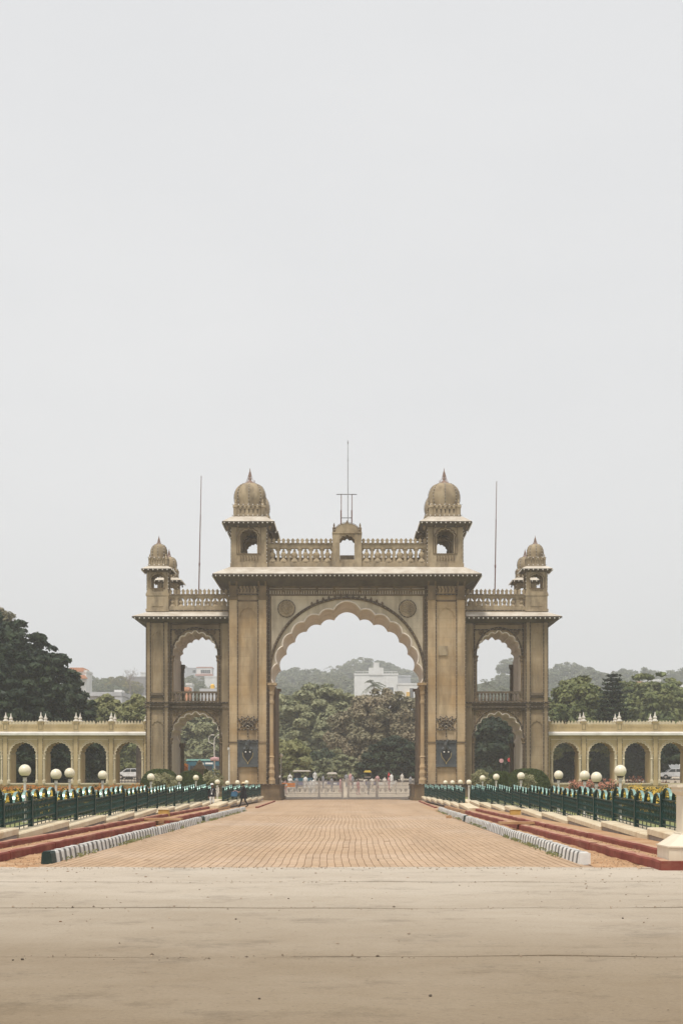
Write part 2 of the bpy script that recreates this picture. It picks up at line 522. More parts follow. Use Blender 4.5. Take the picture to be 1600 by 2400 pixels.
M['leaf_far'] = leafmat('far green leaves', (0.13, 0.15, 0.10), (0.20, 0.22, 0.14), (0.25, 0.255, 0.155), 0.03)
M['leaf_yellow'] = leafmat('yellow flowering leaves', (0.12, 0.12, 0.04), (0.34, 0.27, 0.06), (0.09, 0.10, 0.04), 0.1)
M['hedge'] = leafmat('clipped hedge leaves', (0.028, 0.048, 0.01), (0.10, 0.125, 0.022), (0.05, 0.075, 0.018), 0.8)
M['bush_cream'] = leafmat('cream variegated leaves', (0.22, 0.21, 0.10), (0.50, 0.46, 0.28), (0.16, 0.17, 0.07), 1.0)
M['grass'] = surf('lawn grass', (0.16, 0.18, 0.06), (0.24, 0.245, 0.10), 0.5, 0.95, 0.5, 14.0,
                  dirt=(0.26, 0.24, 0.12), dirt_amt=0.5, dirt_stretch=(1, 1, 1), dirt_scale=0.3)
M['bed_green'] = leafmat('flower bed leaves', (0.015, 0.028, 0.01), (0.05, 0.07, 0.022), (0.035, 0.05, 0.017), 0.6)
M['petal_orange'] = leafmat('orange petals', (0.45, 0.12, 0.015), (0.55, 0.25, 0.04), (0.35, 0.16, 0.05), 0.5, 0.3)
M['petal_yellow'] = leafmat('yellow petals', (0.65, 0.38, 0.03), (0.75, 0.55, 0.10), (0.6, 0.42, 0.08), 0.5, 0.3)
M['petal_pink'] = leafmat('coral petals', (0.50, 0.16, 0.10), (0.60, 0.30, 0.20), (0.40, 0.18, 0.12), 0.5, 0.3)
M['pebble'] = plain('dark pebble', (0.10, 0.08, 0.06), 0.9)
M['dry_leaf'] = plain('dry leaf', (0.22, 0.12, 0.06), 0.9)
M['terrain'] = surf('dusty ground', (0.36, 0.30, 0.23), (0.46, 0.39, 0.30), 0.05, 0.95, 0.2, 1.0)
M['hill'] = surf('scrubby hillside', (0.06, 0.07, 0.04), (0.13, 0.125, 0.08), 0.05, 0.95, 0.3, 0.6)

# ------------------------------------------------------------------ numpy mesh helpers
rng = np.random.default_rng(11)
def np_mesh(name, V, Fq, mat, k=4, smooth=False, mi=None):
    me = bpy.data.meshes.new(name)
    nv, nf = len(V), len(Fq)
    me.vertices.add(nv); me.loops.add(nf * k); me.polygons.add(nf)
    me.vertices.foreach_set('co', np.ascontiguousarray(V, dtype=np.float32).ravel())
    me.loops.foreach_set('vertex_index', np.ascontiguousarray(Fq, dtype=np.int32).ravel())
    me.polygons.foreach_set('loop_start', np.arange(nf, dtype=np.int32) * k)
    for m in (mat if isinstance(mat, (list, tuple)) else [mat]): me.materials.append(m)
    if mi is not None: me.polygons.foreach_set('material_index', np.asarray(mi, dtype=np.int32))
    me.polygons.foreach_set('use_smooth', np.full(nf, smooth))
    me.update(calc_edges=True)
    return me

def unit(a): return a / np.maximum(np.linalg.norm(a, axis=-1, keepdims=True), 1e-9)

def leaf_arrays(P, N, S, aspect=0.6, R=rng):
    n = len(P)
    N = unit(N)
    T = unit(np.cross(N, R.normal(size=(n, 3))))
    B = np.cross(N, T)
    S = np.asarray(S).reshape(-1, 1) * np.ones((n, 1))
    V = np.stack([P - T * S, P - B * S * aspect, P + T * S, P + B * S * aspect], 1).reshape(-1, 3)
    return V

def leaf_mesh(name, P, N, S, mat, aspect=0.6, R=rng):
    V = leaf_arrays(P, N, S, aspect, R)
    n = len(P)
    return np_mesh(name, V, np.arange(n * 4).reshape(n, 4), mat)

# ------------------------------------------------------------------ ground
def sstep(a, b, x):
    t = min(1.0, max(0.0, (x - a) / (b - a)))
    return t * t * (3 - 2 * t)
def terr(x, y):
    h = 2.0 * sstep(139, 200, y) + 1.2 * sstep(200, 300, y) + 47 * sstep(300, 950, y) - 70 * sstep(1150, 1600, y)
    if y > 300: h += 3.0 * math.sin(x * 0.021 + 1.0) * sstep(320, 700, y)
    return h
xs = [-1100, -800, -600] + list(range(-400, 401, 20)) + [600, 800, 1100]
ys = [-100, -30, 26, 100] + list(range(130, 320, 10)) + list(range(330, 960, 30)) + list(range(980, 1601, 60))
V = []; Fq = []; mi = []
for y in ys:
    for x in xs: V.append((x, y, terr(x, y) - (0.12 if y < 60 else 0.03)))
nx = len(xs)
for j in range(len(ys) - 1):
    for i in range(nx - 1):
        Fq.append((j * nx + i, j * nx + i + 1, (j + 1) * nx + i + 1, (j + 1) * nx + i))
        mi.append(0 if ys[j] < 290 else 1)
ground = place(np_mesh('ground', np.array(V, dtype=float), np.array(Fq), [M['terrain'], M['hill']], 4, True, mi), 'ground', (0, 0, 0))
tag(ground, 'dusty ground rising beyond the gateway to a wooded hill', 'ground', kind='structure')

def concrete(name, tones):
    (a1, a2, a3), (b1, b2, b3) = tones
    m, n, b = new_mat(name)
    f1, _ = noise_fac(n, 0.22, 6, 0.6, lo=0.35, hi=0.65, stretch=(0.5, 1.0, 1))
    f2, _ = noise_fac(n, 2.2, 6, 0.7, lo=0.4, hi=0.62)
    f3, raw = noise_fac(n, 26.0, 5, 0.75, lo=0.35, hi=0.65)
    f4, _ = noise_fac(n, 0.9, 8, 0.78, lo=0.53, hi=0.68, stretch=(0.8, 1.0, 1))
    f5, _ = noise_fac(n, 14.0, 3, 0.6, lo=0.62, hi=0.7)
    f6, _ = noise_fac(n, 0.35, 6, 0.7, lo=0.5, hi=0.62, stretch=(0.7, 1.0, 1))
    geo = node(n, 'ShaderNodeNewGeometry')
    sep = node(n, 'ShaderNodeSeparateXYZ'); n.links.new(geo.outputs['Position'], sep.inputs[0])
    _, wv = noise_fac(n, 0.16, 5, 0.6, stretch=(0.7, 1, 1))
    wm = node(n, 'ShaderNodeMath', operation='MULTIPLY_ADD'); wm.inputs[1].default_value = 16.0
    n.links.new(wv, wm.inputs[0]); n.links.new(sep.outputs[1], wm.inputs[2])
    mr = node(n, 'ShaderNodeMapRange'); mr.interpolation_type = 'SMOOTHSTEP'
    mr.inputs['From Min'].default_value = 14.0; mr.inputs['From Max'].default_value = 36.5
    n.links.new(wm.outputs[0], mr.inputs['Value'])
    paler = mr.outputs[0]                      # lens vignette painted into the tone: pale by the drive, darker towards the camera
    c1 = mixc(n, paler, b1, a1); c2 = mixc(n, paler, b2, a2); c3 = mixc(n, paler, b3, a3)
    cd = mixc(n, paler, tuple(x * .5 for x in b1), tuple(x * .5 for x in a1))
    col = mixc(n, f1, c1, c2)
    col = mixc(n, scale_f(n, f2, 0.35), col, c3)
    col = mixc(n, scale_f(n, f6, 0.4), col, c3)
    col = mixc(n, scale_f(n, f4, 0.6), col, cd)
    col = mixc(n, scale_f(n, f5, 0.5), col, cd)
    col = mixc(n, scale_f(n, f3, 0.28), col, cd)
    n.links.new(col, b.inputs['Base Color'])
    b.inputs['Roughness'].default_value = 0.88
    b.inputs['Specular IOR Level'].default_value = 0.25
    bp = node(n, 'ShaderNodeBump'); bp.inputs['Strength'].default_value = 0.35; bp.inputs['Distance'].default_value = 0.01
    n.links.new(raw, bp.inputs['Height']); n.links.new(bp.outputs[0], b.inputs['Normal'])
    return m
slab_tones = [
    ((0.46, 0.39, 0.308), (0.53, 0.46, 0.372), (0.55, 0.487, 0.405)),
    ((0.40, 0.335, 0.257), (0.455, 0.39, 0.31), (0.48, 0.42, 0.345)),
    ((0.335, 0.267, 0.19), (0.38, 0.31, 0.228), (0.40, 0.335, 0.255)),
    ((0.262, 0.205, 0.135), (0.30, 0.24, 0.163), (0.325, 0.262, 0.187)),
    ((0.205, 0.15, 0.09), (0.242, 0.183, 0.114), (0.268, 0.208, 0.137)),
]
slab_z = [0.0105, 0.006, -0.0015, -0.005, -0.008]
M['joint'] = plain('dark joint sand', (0.20, 0.145, 0.095), 0.95)
fc = MB().box(-40, 40, -30, 27.86, -0.10, -0.055).build('forecourt', M['joint'])
tag(fc, 'wide pale concrete forecourt in front of the brick drive', 'forecourt', kind='structure')
conc_mat = concrete('graded concrete', (slab_tones[0], slab_tones[4]))
def slabz(y):
    for i in range(5):
        if y > edges[i + 1]: return slab_z[i]
    return slab_z[4]
edges = [27.86, 23.9, 19.05, 13.8, 7.6, -30]
def wob(i, x): return 0.05 * math.sin(x * 0.9 + i * 2.1) + 0.03 * math.sin(x * 2.7 + i) + 0.012 * math.sin(x * 9.3 + i * 5)
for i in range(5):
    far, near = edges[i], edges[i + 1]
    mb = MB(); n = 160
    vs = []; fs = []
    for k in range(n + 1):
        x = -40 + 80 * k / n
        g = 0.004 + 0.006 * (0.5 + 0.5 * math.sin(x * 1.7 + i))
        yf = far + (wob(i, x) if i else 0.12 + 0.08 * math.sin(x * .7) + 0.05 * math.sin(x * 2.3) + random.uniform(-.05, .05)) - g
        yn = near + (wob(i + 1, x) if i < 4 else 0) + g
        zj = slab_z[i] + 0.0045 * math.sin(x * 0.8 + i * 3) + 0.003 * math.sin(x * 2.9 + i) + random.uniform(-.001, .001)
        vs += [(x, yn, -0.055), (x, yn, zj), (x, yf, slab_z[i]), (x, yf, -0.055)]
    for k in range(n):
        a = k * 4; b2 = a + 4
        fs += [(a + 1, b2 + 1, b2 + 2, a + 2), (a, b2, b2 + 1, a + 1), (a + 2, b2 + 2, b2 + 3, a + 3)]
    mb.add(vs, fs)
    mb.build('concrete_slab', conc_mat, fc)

# brick drive
def paver_mat(name, brick):
    m, n, b = new_mat(name)
    f, _ = noise_fac(n, 0.25, 5, 0.6)
    f2, _ = noise_fac(n, 5.0, 4, 0.6)
    col = mixc(n, f, (0.41, 0.278, 0.168), (0.475, 0.338, 0.22))
    col = mixc(n, scale_f(n, f2, 0.4), col, (0.52, 0.38, 0.28))
    f3, _ = noise_fac(n, 0.12, 5, 0.65, lo=0.5, hi=0.68)
    col = mixc(n, scale_f(n, f3, 0.6), col, (0.53, 0.415, 0.32))
    f4, _ = noise_fac(n, 0.9, 5, 0.65, lo=0.45, hi=0.66, stretch=(1.0, 0.045, 1))
    col = mixc(n, scale_f(n, f4, 0.38), col, (0.30, 0.205, 0.13))
    f5, _ = noise_fac(n, 0.5, 6, 0.7, lo=0.56, hi=0.7)
    col = mixc(n, scale_f(n, f5, 0.4), col, (0.27, 0.185, 0.12))
    if brick:
        geo = node(n, 'ShaderNodeNewGeometry')
        br = node(n, 'ShaderNodeTexBrick')
        br.inputs['Scale'].default_value = 1.0
        br.inputs['Brick Width'].default_value = 0.44
        br.inputs['Row Height'].default_value = 0.21
        br.inputs['Mortar Size'].default_value = 0.012
        br.inputs['Color1'].default_value = (1.05, 1.05, 1.05, 1); br.inputs['Color2'].default_value = (0.86, 0.86, 0.86, 1)
        br.inputs['Mortar'].default_value = (0.65, 0.6, 0.55, 1)
        n.links.new(geo.outputs['Position'], br.inputs['Vector'])
        mm = node(n, 'ShaderNodeMixRGB', blend_type='MULTIPLY'); mm.inputs['Fac'].default_value = 0.8
        n.links.new(col, mm.inputs[1]); n.links.new(br.outputs['Color'], mm.inputs[2]); col = mm.outputs[0]
    else:
        geo = node(n, 'ShaderNodeNewGeometry'); oi = node(n, 'ShaderNodeObjectInfo')
        ad = node(n, 'ShaderNodeMath', operation='ADD')
        n.links.new(geo.outputs['Random Per Island'], ad.inputs[0]); n.links.new(oi.outputs['Random'], ad.inputs[1])
        fr = node(n, 'ShaderNodeMath', operation='FRACT'); n.links.new(ad.outputs[0], fr.inputs[0])
        mr = node(n, 'ShaderNodeMapRange'); mr.inputs['To Min'].default_value = 0.92; mr.inputs['To Max'].default_value = 1.07
        n.links.new(fr.outputs[0], mr.inputs['Value'])
        hs = node(n, 'ShaderNodeHueSaturation'); n.links.new(mr.outputs[0], hs.inputs['Value']); n.links.new(col, hs.inputs['Color'])
        col = hs.outputs[0]
    n.links.new(col, b.inputs['Base Color'])
    b.inputs['Roughness'].default_value = 0.9
    b.inputs['Specular IOR Level'].default_value = 0.2
    return m
M['paver'] = paver_mat('terracotta pavers', False)
M['paver_far'] = paver_mat('terracotta pavers far off', True)
M['paver_bed'] = surf('dark sand bed', (0.27, 0.175, 0.115), (0.38, 0.265, 0.185), 1.0, 0.95, 0.2)
RX0, RX1 = -6.1, 4.85
Y0P, Y1P = 27.97, 70.0
drive = MB().box(RX0 - 0.1, RX1 + 0.1, 27.9, Y1P, -0.024, -0.006).build('brick_drive', M['paver_bed'])
tag(drive, 'terracotta brick drive running straight to the gateway', 'drive', kind='structure')
PW, PL = 0.158, 0.32
rows = []
cols = int((RX1 - RX0) / PW)
nrow = int((Y1P - Y0P) / PL)
def shiftx(y, x): return 0.035 * np.sin(y * 0.33 + x * 0.25) + 0.01 * np.sin(y * 0.9 + x * 0.6 + 1) + 0.006 * np.sin(y * 2.7 + x * 2)
def paver_block(cx, cy, zt):
    """8-sided interlocking paver, tops only plus short sides"""
    n = len(cx)
    hx, hy = PW / 2 - 0.008, PL / 2 - 0.001
    zz = 0.005
    ox = np.array([-hx, -hx + zz, hx + zz, hx, hx - zz * 0, -hx - zz * 0])
    pts = np.array([(-hx - zz, -hy), (hx - zz, -hy), (hx + zz, 0), (hx - zz, hy), (-hx - zz, hy), (-hx + zz, 0)])
    top = np.zeros((n, 6, 3)); bot = np.zeros((n, 6, 3))
    top[:, :, 0] = cx[:, None] + pts[None, :, 0]; top[:, :, 1] = cy[:, None] + pts[None, :, 1]; top[:, :, 2] = zt[:, None] + rng.normal(0, 0.0003, (n, 6))
    bot[:] = top; bot[:, :, 2] = -0.008
    V = np.concatenate([top, bot], 1).reshape(-1, 3)
    base = (np.arange(n) * 12)[:, None, None]
    q = np.array([(0, 1, 2, 5), (2, 3, 4, 5)] + [(i, i + 6, (i + 1) % 6 + 6, (i + 1) % 6) for i in range(6)])
    return V, (base + q[None]).reshape(-1, 4)
gx_, gy_ = np.meshgrid(np.arange(cols), np.arange(nrow))
gx_ = gx_.ravel(); gy_ = gy_.ravel()
cx = RX0 + PW * (gx_ + 0.5); cy = Y0P + PL * (gy_ + 0.5) + np.where(gx_ % 2, PL * 0.5, 0.0)
cx = cx + shiftx(cy, cx) * np.clip((np.minimum(cx - RX0, RX1 - cx)) / 0.6, 0, 1)
zt = 0.006 + rng.normal(0, 0.0006, len(cx))
near = gy_ < 4
keep = (~near) & (rng.random(len(cx)) > 0.002)
V, Fq = paver_block(cx[keep], cy[keep], zt[keep])
pf = place(np_mesh('paver_field', V, Fq, M['paver']), 'paver_field', (0, 0, 0), drive)
pf['kind'] = 'stuff'
V1, F1 = paver_block(np.zeros(1), np.zeros(1), np.array([0.006]))
pme = np_mesh('paver', V1, F1, M['paver'])
for a, b2, c in zip(cx[near], cy[near], zt[near]):
    place(pme, 'paver', (a, b2, c - 0.006), drive, (0, 0, random.uniform(-0.02, 0.02)))
MB().box(RX0 - 0.1, RX1 + 0.1, Y1P + 0.02, 139, -0.02, 0.006).build('far_paving', M['paver_far'], drive)
# widening of the paving between the kerb ends and the piers
MB().box(RX0 - 2.2, RX0 - 0.12, 80, 126, -0.02, 0.003).build('side_paving', M['paver_far'], drive)
MB().box(RX1 + 0.12, RX1 + 2.4, 80, 126, -0.02, 0.003).build('side_paving', M['paver_far'], drive)

def rough_strip(name, x0f, x1f, ya, yb, zf, mat, n=120, m=5):
    V = []; Fq = []
    for i in range(n + 1):
        y = ya + (yb - ya) * i / n
        for j in range(m + 1):
            x = x0f(y) + (x1f(y) - x0f(y)) * j / m
            V.append((x, y, zf + 0.012 * math.sin(x * 3.1 + y * 1.9) + 0.01 * math.sin(x * 7 + y * 4.3)))
    for i in range(n):
        for j in range(m):
            a = i * (m + 1) + j
            Fq.append((a, a + 1, a + m + 2, a + m + 1))
    return place(np_mesh(name, np.array(V), np.array(Fq), mat, 4, True), name, (0, 0, 0))
for sgn, xa, xb, tx in ((-1, -7.5, -6.0, 'left'), (1, 4.9, 6.2, 'right')):
    o = rough_strip('dirt_verge', lambda y: xa, lambda y: xb, 27.5, 96, 0.0, M['dirt'])
    tag(o, 'orange dirt verge between striped kerb and red kerb, %s' % ('by the dark green kerb end' if sgn < 0 else 'by the cream pedestal'), 'verge', kind='structure')
    # planting strip behind the lower red kerb
    xa2, xb2 = (-8.1, -7.36) if sgn < 0 else (6.16, 6.75)
    o = MB().box(xa2, xb2, 27.1, 90, 0.03, 0.155).build('dirt_bed', M['dirt'])
    tag(o, 'raised dirt strip between the two red kerbs %s' % ('beside the dark green kerb end' if sgn < 0 else 'beside the cream pedestal'), 'dirt', kind='structure')
    xa3, xb3 = (-9.2, -7.98) if sgn < 0 else (6.7, 8.5)
    o = MB().box(xa3, xb3, 27.1 + (1.5 if sgn > 0 else 0), 96, 0.02, 0.235).build('dirt_bank', M['dirt'])
    tag(o, 'dirt bank under the stepped garden wall %s' % ('on the dark green kerb end side' if sgn < 0 else 'on the cream pedestal side'), 'dirt', kind='structure')
    xa4, xb4 = (-70, -9.1) if sgn < 0 else (8.4, 70)
    o = MB().box(xa4, xb4, 27.1, 137.5, -0.03, 0.30).build('lawn', M['grass'])
    tag(o, 'lawn behind the green fence, %s' % ('with a yellow and orange flower bed and parked car beyond' if sgn < 0 else 'with a coral flower bed in front of the arcade'), 'lawn', kind='structure')

# striped kerbs
def kerb_stone_mesh(name, m0, m1):
    mb = MB()
    def sec(y0, y1, ins, mi):
        pr = [(-0.17, 0.0), (0.17 - ins, 0.0), (0.13 - ins, 0.2), (0.095 - ins * .6, 0.248 - ins * .3), (-0.10, 0.25 - ins * .3), (-0.15, 0.21)]
        vs = [(p[0], y0, p[1]) for p in pr] + [(p[0], y1, p[1]) for p in pr]
        n = len(pr)
        mb.add(vs, [tuple(range(n)), tuple(range(2 * n - 1, n - 1, -1))] + [(i, i + n, (i + 1) % n + n, (i + 1) % n) for i in range(n)], mi)
    sec(0.0, 0.27, 0.0, 0)
    sec(0.271, 0.53, 0.012, 1)
    return mb.mesh(name, [m0, m1])
ks = kerb_stone_mesh('kerb_stone', M['kerb_white'], M['kerb_grey'])
ksg = kerb_stone_mesh('kerb_stone_green', M['kerb_green'], M['kerb_green'])
def kerb_line(name, x0, x1, ya, yb, sgn, label, green, start_green):
    root = empty(name, (x0, ya, 0), kind='structure'); tag(root, label, 'kerb')
    n = int((yb - ya) / 0.535)
    for i in range(n):
        y = ya + i * 0.535 + (i // 10) * 0.03
        t = (y - ya) / (yb - ya)
        x = x0 + (x1 - x0) * t + 0.02 * math.sin((i // 10) * 2.3)
        me = ksg if (start_green and i == 0) or abs(y - green) < 0.3 or abs(y - green - .5) < .3 else ks
        place(me, 'kerb_stone', (x, y, 0.0), root, (0, 0, (PI if sgn > 0 else 0) + random.uniform(-.012, .012)) if False else (0, 0, random.uniform(-.012, .012)), (.68 if sgn < 0 else -.68, 1, random.uniform(.95, 1.04)))
    return root
kerb_line('striped_kerb', -6.16, -5.85, 29.2, 81, -1, 'white and grey striped kerb starting with a dark green end face', 58.5, True)
kerb_line('striped_kerb', 4.84, 5.2, 29.0, 80, 1, 'white and grey striped kerb starting with a plain white end, towards the cream pedestal', 59.5, False)
e = MB().box(4.73, 4.95, 28.95, 29.0, 0, 0.24).build('end_face', M['kerb_white'], bpy.data.objects['striped_kerb.001'])

# red kerbs
def red_kerb(label, xf, ya, yb, z0, z1, wd, sgn, gaps=(), bl=4.6):
    root = empty('red_kerb', (xf(ya), ya, z0), kind='structure'); tag(root, label, 'kerb')
    y = ya
    while y < yb:
        L = min(bl * random.uniform(0.75, 1.2), yb - y)
        if any(a < y + L / 2 < b for a, b in gaps):
            y += L; continue
        mb = MB(); n = 6
        vs = []; fs = []
        for k in range(n + 1):
            yy = y + 0.006 + (L - 0.012) * k / n
            x = xf(yy) + random.uniform(-.012, .012); dz = random.uniform(-.012, .012)
            s = sgn
            vs += [(x, yy, z0), (x + s * 0.005, yy, z1 - 0.035 + dz), (x + s * 0.035, yy, z1 + dz), (x + s * wd, yy, z1 + dz), (x + s * wd, yy, z0)]
        for k in range(n):
            a = k * 5
            for j in range(4): fs.append((a + j, a + 5 + j, a + 6 + j, a + 1 + j))
        fs.append((0, 1, 2, 3, 4)); fs.append(tuple(n * 5 + j for j in (4, 3, 2, 1, 0)))
        ms = []
        for k in range(n): ms += [0, 0, 1, 0]
        ms += [0, 0]
        mb.add(vs, fs, ms)
        mb.build('kerb_block', [M['red'], M['red_top']], root)
        y += L
    return root
red_kerb('lower red kerb along the dirt verge on the dark green kerb end side', lambda y: -7.3 + 0.25 * (y - 29) / 48, 26.9, 78, 0.0, 0.185, 0.22, -1, gaps=((53, 57),))
red_kerb('upper red kerb against the stepped wall on the dark green kerb end side', lambda y: -7.92 + 0.2 * (y - 29) / 48, 26.9, 80, 0.12, 0.29, 0.2, -1)
rk = red_kerb('lower red kerb turning the corner in front of the cream pedestal', lambda y: 5.93 + 0.2 * (y - 27) / 48, 27.02, 74, 0.0, 0.185, 0.22, 1, gaps=((48, 52),))
mb = MB().box(5.945, 9.5, 26.95, 27.17, 0, 0.18)
mb.build('kerb_block', M['red'], rk)
red_kerb('upper red kerb behind the cream pedestal', lambda y: 6.5 + 0.15 * (y - 29) / 48, 28.6, 77, 0.12, 0.29, 0.2, 1)
# low red kerb stubs near the piers
for sgn, xa, xb in ((-1, -5.6, -5.95), (1, 5.5, 5.95)):
    red_kerb('short low red kerb running to the pier %s' % ('behind the walking person' if sgn < 0 else 'beyond the loose brick'), lambda y: xa + (xb - xa) * (y - 90) / 30, 90, 118, 0, 0.10, 0.2, sgn, bl=4)
# stone slabs bridging the drains
for x0, x1, y, lab in ((-8.0, -6.4, 55.2, 'dark green kerb end'), (5.35, 6.8, 50.2, 'cream pedestal')):
    o = MB().box(x0, x1, y - 0.35, y + 0.35, 0.19, 0.27).build('drain_slab', M['dirt'])
    tag(o, 'flat stone slab bridging the drain between the red kerbs, %s side' % lab, 'slab')

# stepped garden walls
def garden_wall(label, pts, blen, sgn, wd=0.85, zlo=0.36, zhi=0.52):
    """pts: (x,y) start and end; blocks tilt up away from the viewer's end and drop at each joint"""
    (xa, ya), (xb, yb) = pts
    root = empty('garden_wall', (xa, ya, 0.1), label, 'wall', 'stepped garden walls')
    n = max(1, round((yb - ya) / blen)); L = (yb - ya) / n
    for i in range(n):
        y0 = ya + i * L; y1 = y0 + L - 0.05
        x0 = xa + (xb - xa) * i / n; x1 = xa + (xb - xa) * (i + 1) / n
        jz = random.uniform(-.02, .02)
        def blk(z00, z01, z10, z11, inset, mat, name):
            s = sgn
            vs = []
            for (x, y, a, b2) in ((x0, y0, z00, z01), (x1, y1, z10, z11)):
                vs += [(x + s * inset, y, a), (x + s * inset, y, b2 - 0.03), (x + s * (inset + 0.03), y, b2), (x + s * wd, y, b2), (x + s * wd, y, a)]
            fs = [(0, 1, 2, 3, 4), (9, 8, 7, 6, 5)] + [(j, j + 5, (j + 1) % 5 + 5, (j + 1) % 5) for j in range(5)]
            MB().add(vs, fs).build(name, mat, root)
        blk(zlo - 0.15, zlo + jz, zhi - 0.15, zhi + jz, 0.0, M['coping'], 'coping_block')
        blk(0.1, zlo - 0.152, 0.1, zhi - 0.152, 0.05, M['riser'], 'riser')
    return root
garden_wall('cream coped garden wall rising in sawtooth steps, dark green kerb end side', ((-8.25, 29.35), (-8.25, 94.35)), 6.5, -1)
garden_wall('cream coped garden wall rising in sawtooth steps behind the cream pedestal', ((7.55, 29.41), (7.55, 94.41)), 6.5, 1)
garden_wall('short stepped garden wall running to the pier behind the walking person', ((-7.45, 82.3), (-6.95, 119)), 6.12, -1, 0.6, 0.3, 0.47)
garden_wall('short stepped garden wall running to the pier beyond the loose brick', ((6.3, 73.9), (6.2, 119)), 6.4, 1, 0.6, 0.3, 0.47)
for x, y, lab in ((-8.0, 62.0, 'wall gap on the dark green kerb side'), (7.35, 62.0, 'wall gap on the pedestal side')):
    r = empty('marker_block', (x, y, 0.1), 'small ochre faced block at the %s' % lab, 'block', 'ochre marker blocks')
    MB().box(x - 0.22, x + 0.22, y, y + 0.5, 0.1, 0.46).build('body', M['ochre'], r)
    MB().prism_xy([(x - 0.25, y - 0.03), (x + 0.25, y - 0.03), (x + 0.25, y + 0.53), (x - 0.25, y + 0.53)], 0.46, 0.54, top_scale=0.86).build('cap', M['coping'], r)

# ------------------------------------------------------------------ fences
bar_prof = [(0.015, 0), (0.015, 0.2), (0.028, 0.24), (0.015, 0.28), (0.015, 0.36), (0.034, 0.42), (0.016, 0.47), (0.016, 0.52), (0.042, 0.59), (0.02, 0.66), (0.015, 0.70)]
barme = MB().lathe(0, 0, bar_prof, 4, rot=PI / 4).mesh('bar', M['fence'])
shortme = MB().lathe(0, 0, [(r, z) for r, z in bar_prof if z >= 0.2], 4, rot=PI / 4).mesh('bar', M['fence'])
post_me = MB().box(-.055, .055, -.055, .055, 0, 0.86).add([(-.07, -.07, .86), (.07, -.07, .86), (.07, .07, .86), (-.07, .07, .86), (-.02, -.02, .93), (.02, -.02, .93), (.02, .02, .93), (-.02, .02, .93)],
        [(0, 1, 5, 4), (1, 2, 6, 5), (2, 3, 7, 6), (3, 0, 4, 7), (4, 5, 6, 7), (3, 2, 1, 0)]).mesh('post', M['fence'])
def hoop_mesh(wd, ht):
    """flat strip bent into a hoop, running along +Y"""
    n = 12; vs = []; fs = []
    for i in range(n + 1):
        a = PI * i / n
        y = wd / 2 - wd / 2 * math.cos(a); z = ht * math.sin(a) ** 0.85 if 0 < i < n else 0
        for r in (1.0, 0.93):
            yy = wd / 2 + (y - wd / 2) * r; zz = z * r
            vs += [(-0.04, yy, zz), (0.04, yy, zz)]
    for i in range(n):
        a = i * 4; b2 = a + 4
        fs += [(a, a + 1, b2 + 1, b2), (a + 2, b2 + 2, b2 + 3, a + 3), (a, b2, b2 + 2, a + 2), (a + 1, a + 3, b2 + 3, b2 + 1)]
    return MB().add(vs, fs, [0, 1, 1, 1] * n).mesh('hoop', [M['hoop'], M['fence']], smooth=False)  # painted sheen on outer faces only, the rest stay fence green
def fence(label, xa, ya, xb, yb, zb0, panel, group, hoops=3, hgt=1.0, block=2, rise=0.16):
    """posts, rails, hoops and bars; every block of panels tilts up with the wall below and drops at its end"""
    root = empty('iron_fence', (xa, ya, zb0), label, 'fence', group)
    L = math.hypot(xb - xa, yb - ya); n = round(L / panel); pl = L / n
    ang = math.atan2(-(xb - xa), yb - ya)
    ux, uy = (xb - xa) / L, (yb - ya) / L
    hm = hoop_mesh(pl / hoops * 0.80, 0.28 * hgt)
    rail = MB().box(-.022, .022, 0.055, pl - 0.055, 0, 0.035).mesh('rail', M['fence'])
    stuff = MB(); cnt = 0
    slope = rise / (block * pl); tilt = math.atan(slope)
    for i in range(n + 1):
        px_, py_ = xa + ux * pl * i, ya + uy * pl * i
        k0 = i % block
        zb = zb0 - rise / 2 + rise * k0 / block
        hi_ = rise if k0 == 0 else 0.0
        place(post_me, 'post', (px_, py_, zb), root, (0, 0, ang + random.uniform(-.03, .03)), (1, 1, hgt * random.uniform(0.97, 1.02) + hi_ * 0.9))
        if i == n: break
        for z in (0.70, 0.20, 0.07):
            place(rail, 'rail', (px_, py_, zb + z * hgt), root, (tilt, 0, ang))
        for k in range(hoops):
            t = pl * (k + 0.10) / hoops
            place(hm, 'hoop', (px_ + ux * t, py_ + uy * t, zb + 0.735 * hgt + t * slope), root, (tilt, 0, ang))
        nb = int((pl - 0.2) / 0.165)
        for k in range(nb):
            t = 0.15 + (pl - 0.3) * k / (nb - 1)
            x, y, z = px_ + ux * t, py_ + uy * t, zb + t * slope
            if cnt < 290:
                place(barme if k % 3 == 1 else shortme, 'bar', (x, y, z), root, (0, 0, ang), (1, 1, hgt)); cnt += 1
            else:
                for (r0, z0), (r1, z1) in zip(bar_prof[0 if k % 3 == 1 else 1:-1:2], bar_prof[(2 if k % 3 == 1 else 3)::2]):
                    stuff.lathe(x, y, [(r0 * 1.1, z + z0 * hgt), (r1 * 1.1, z + z1 * hgt)], 4)
    if stuff.v:
        o = stuff.build('distant_bars', M['fence'], root, recalc=False); o['kind'] = 'stuff'
    return root
fence('dark green iron fence with hoops, long run beside the yellow and orange flowers', -8.68, 29.35, -8.68, 91.1, 0.45, 3.25, 'green iron fences')
fence('dark green iron fence with hoops, long run ending at the cream pedestal', 7.95, 29.41, 7.95, 91.16, 0.45, 3.25, 'green iron fences')
fence('dark green iron fence with hoops, short run behind the walking person', -7.7, 88.4, -7.25, 119, 0.385, 3.06, 'green iron fences')
fence('dark green iron fence with hoops, short run reaching the pier beyond the loose brick', 6.6, 80.3, 6.5, 119, 0.385, 3.2, 'green iron fences')

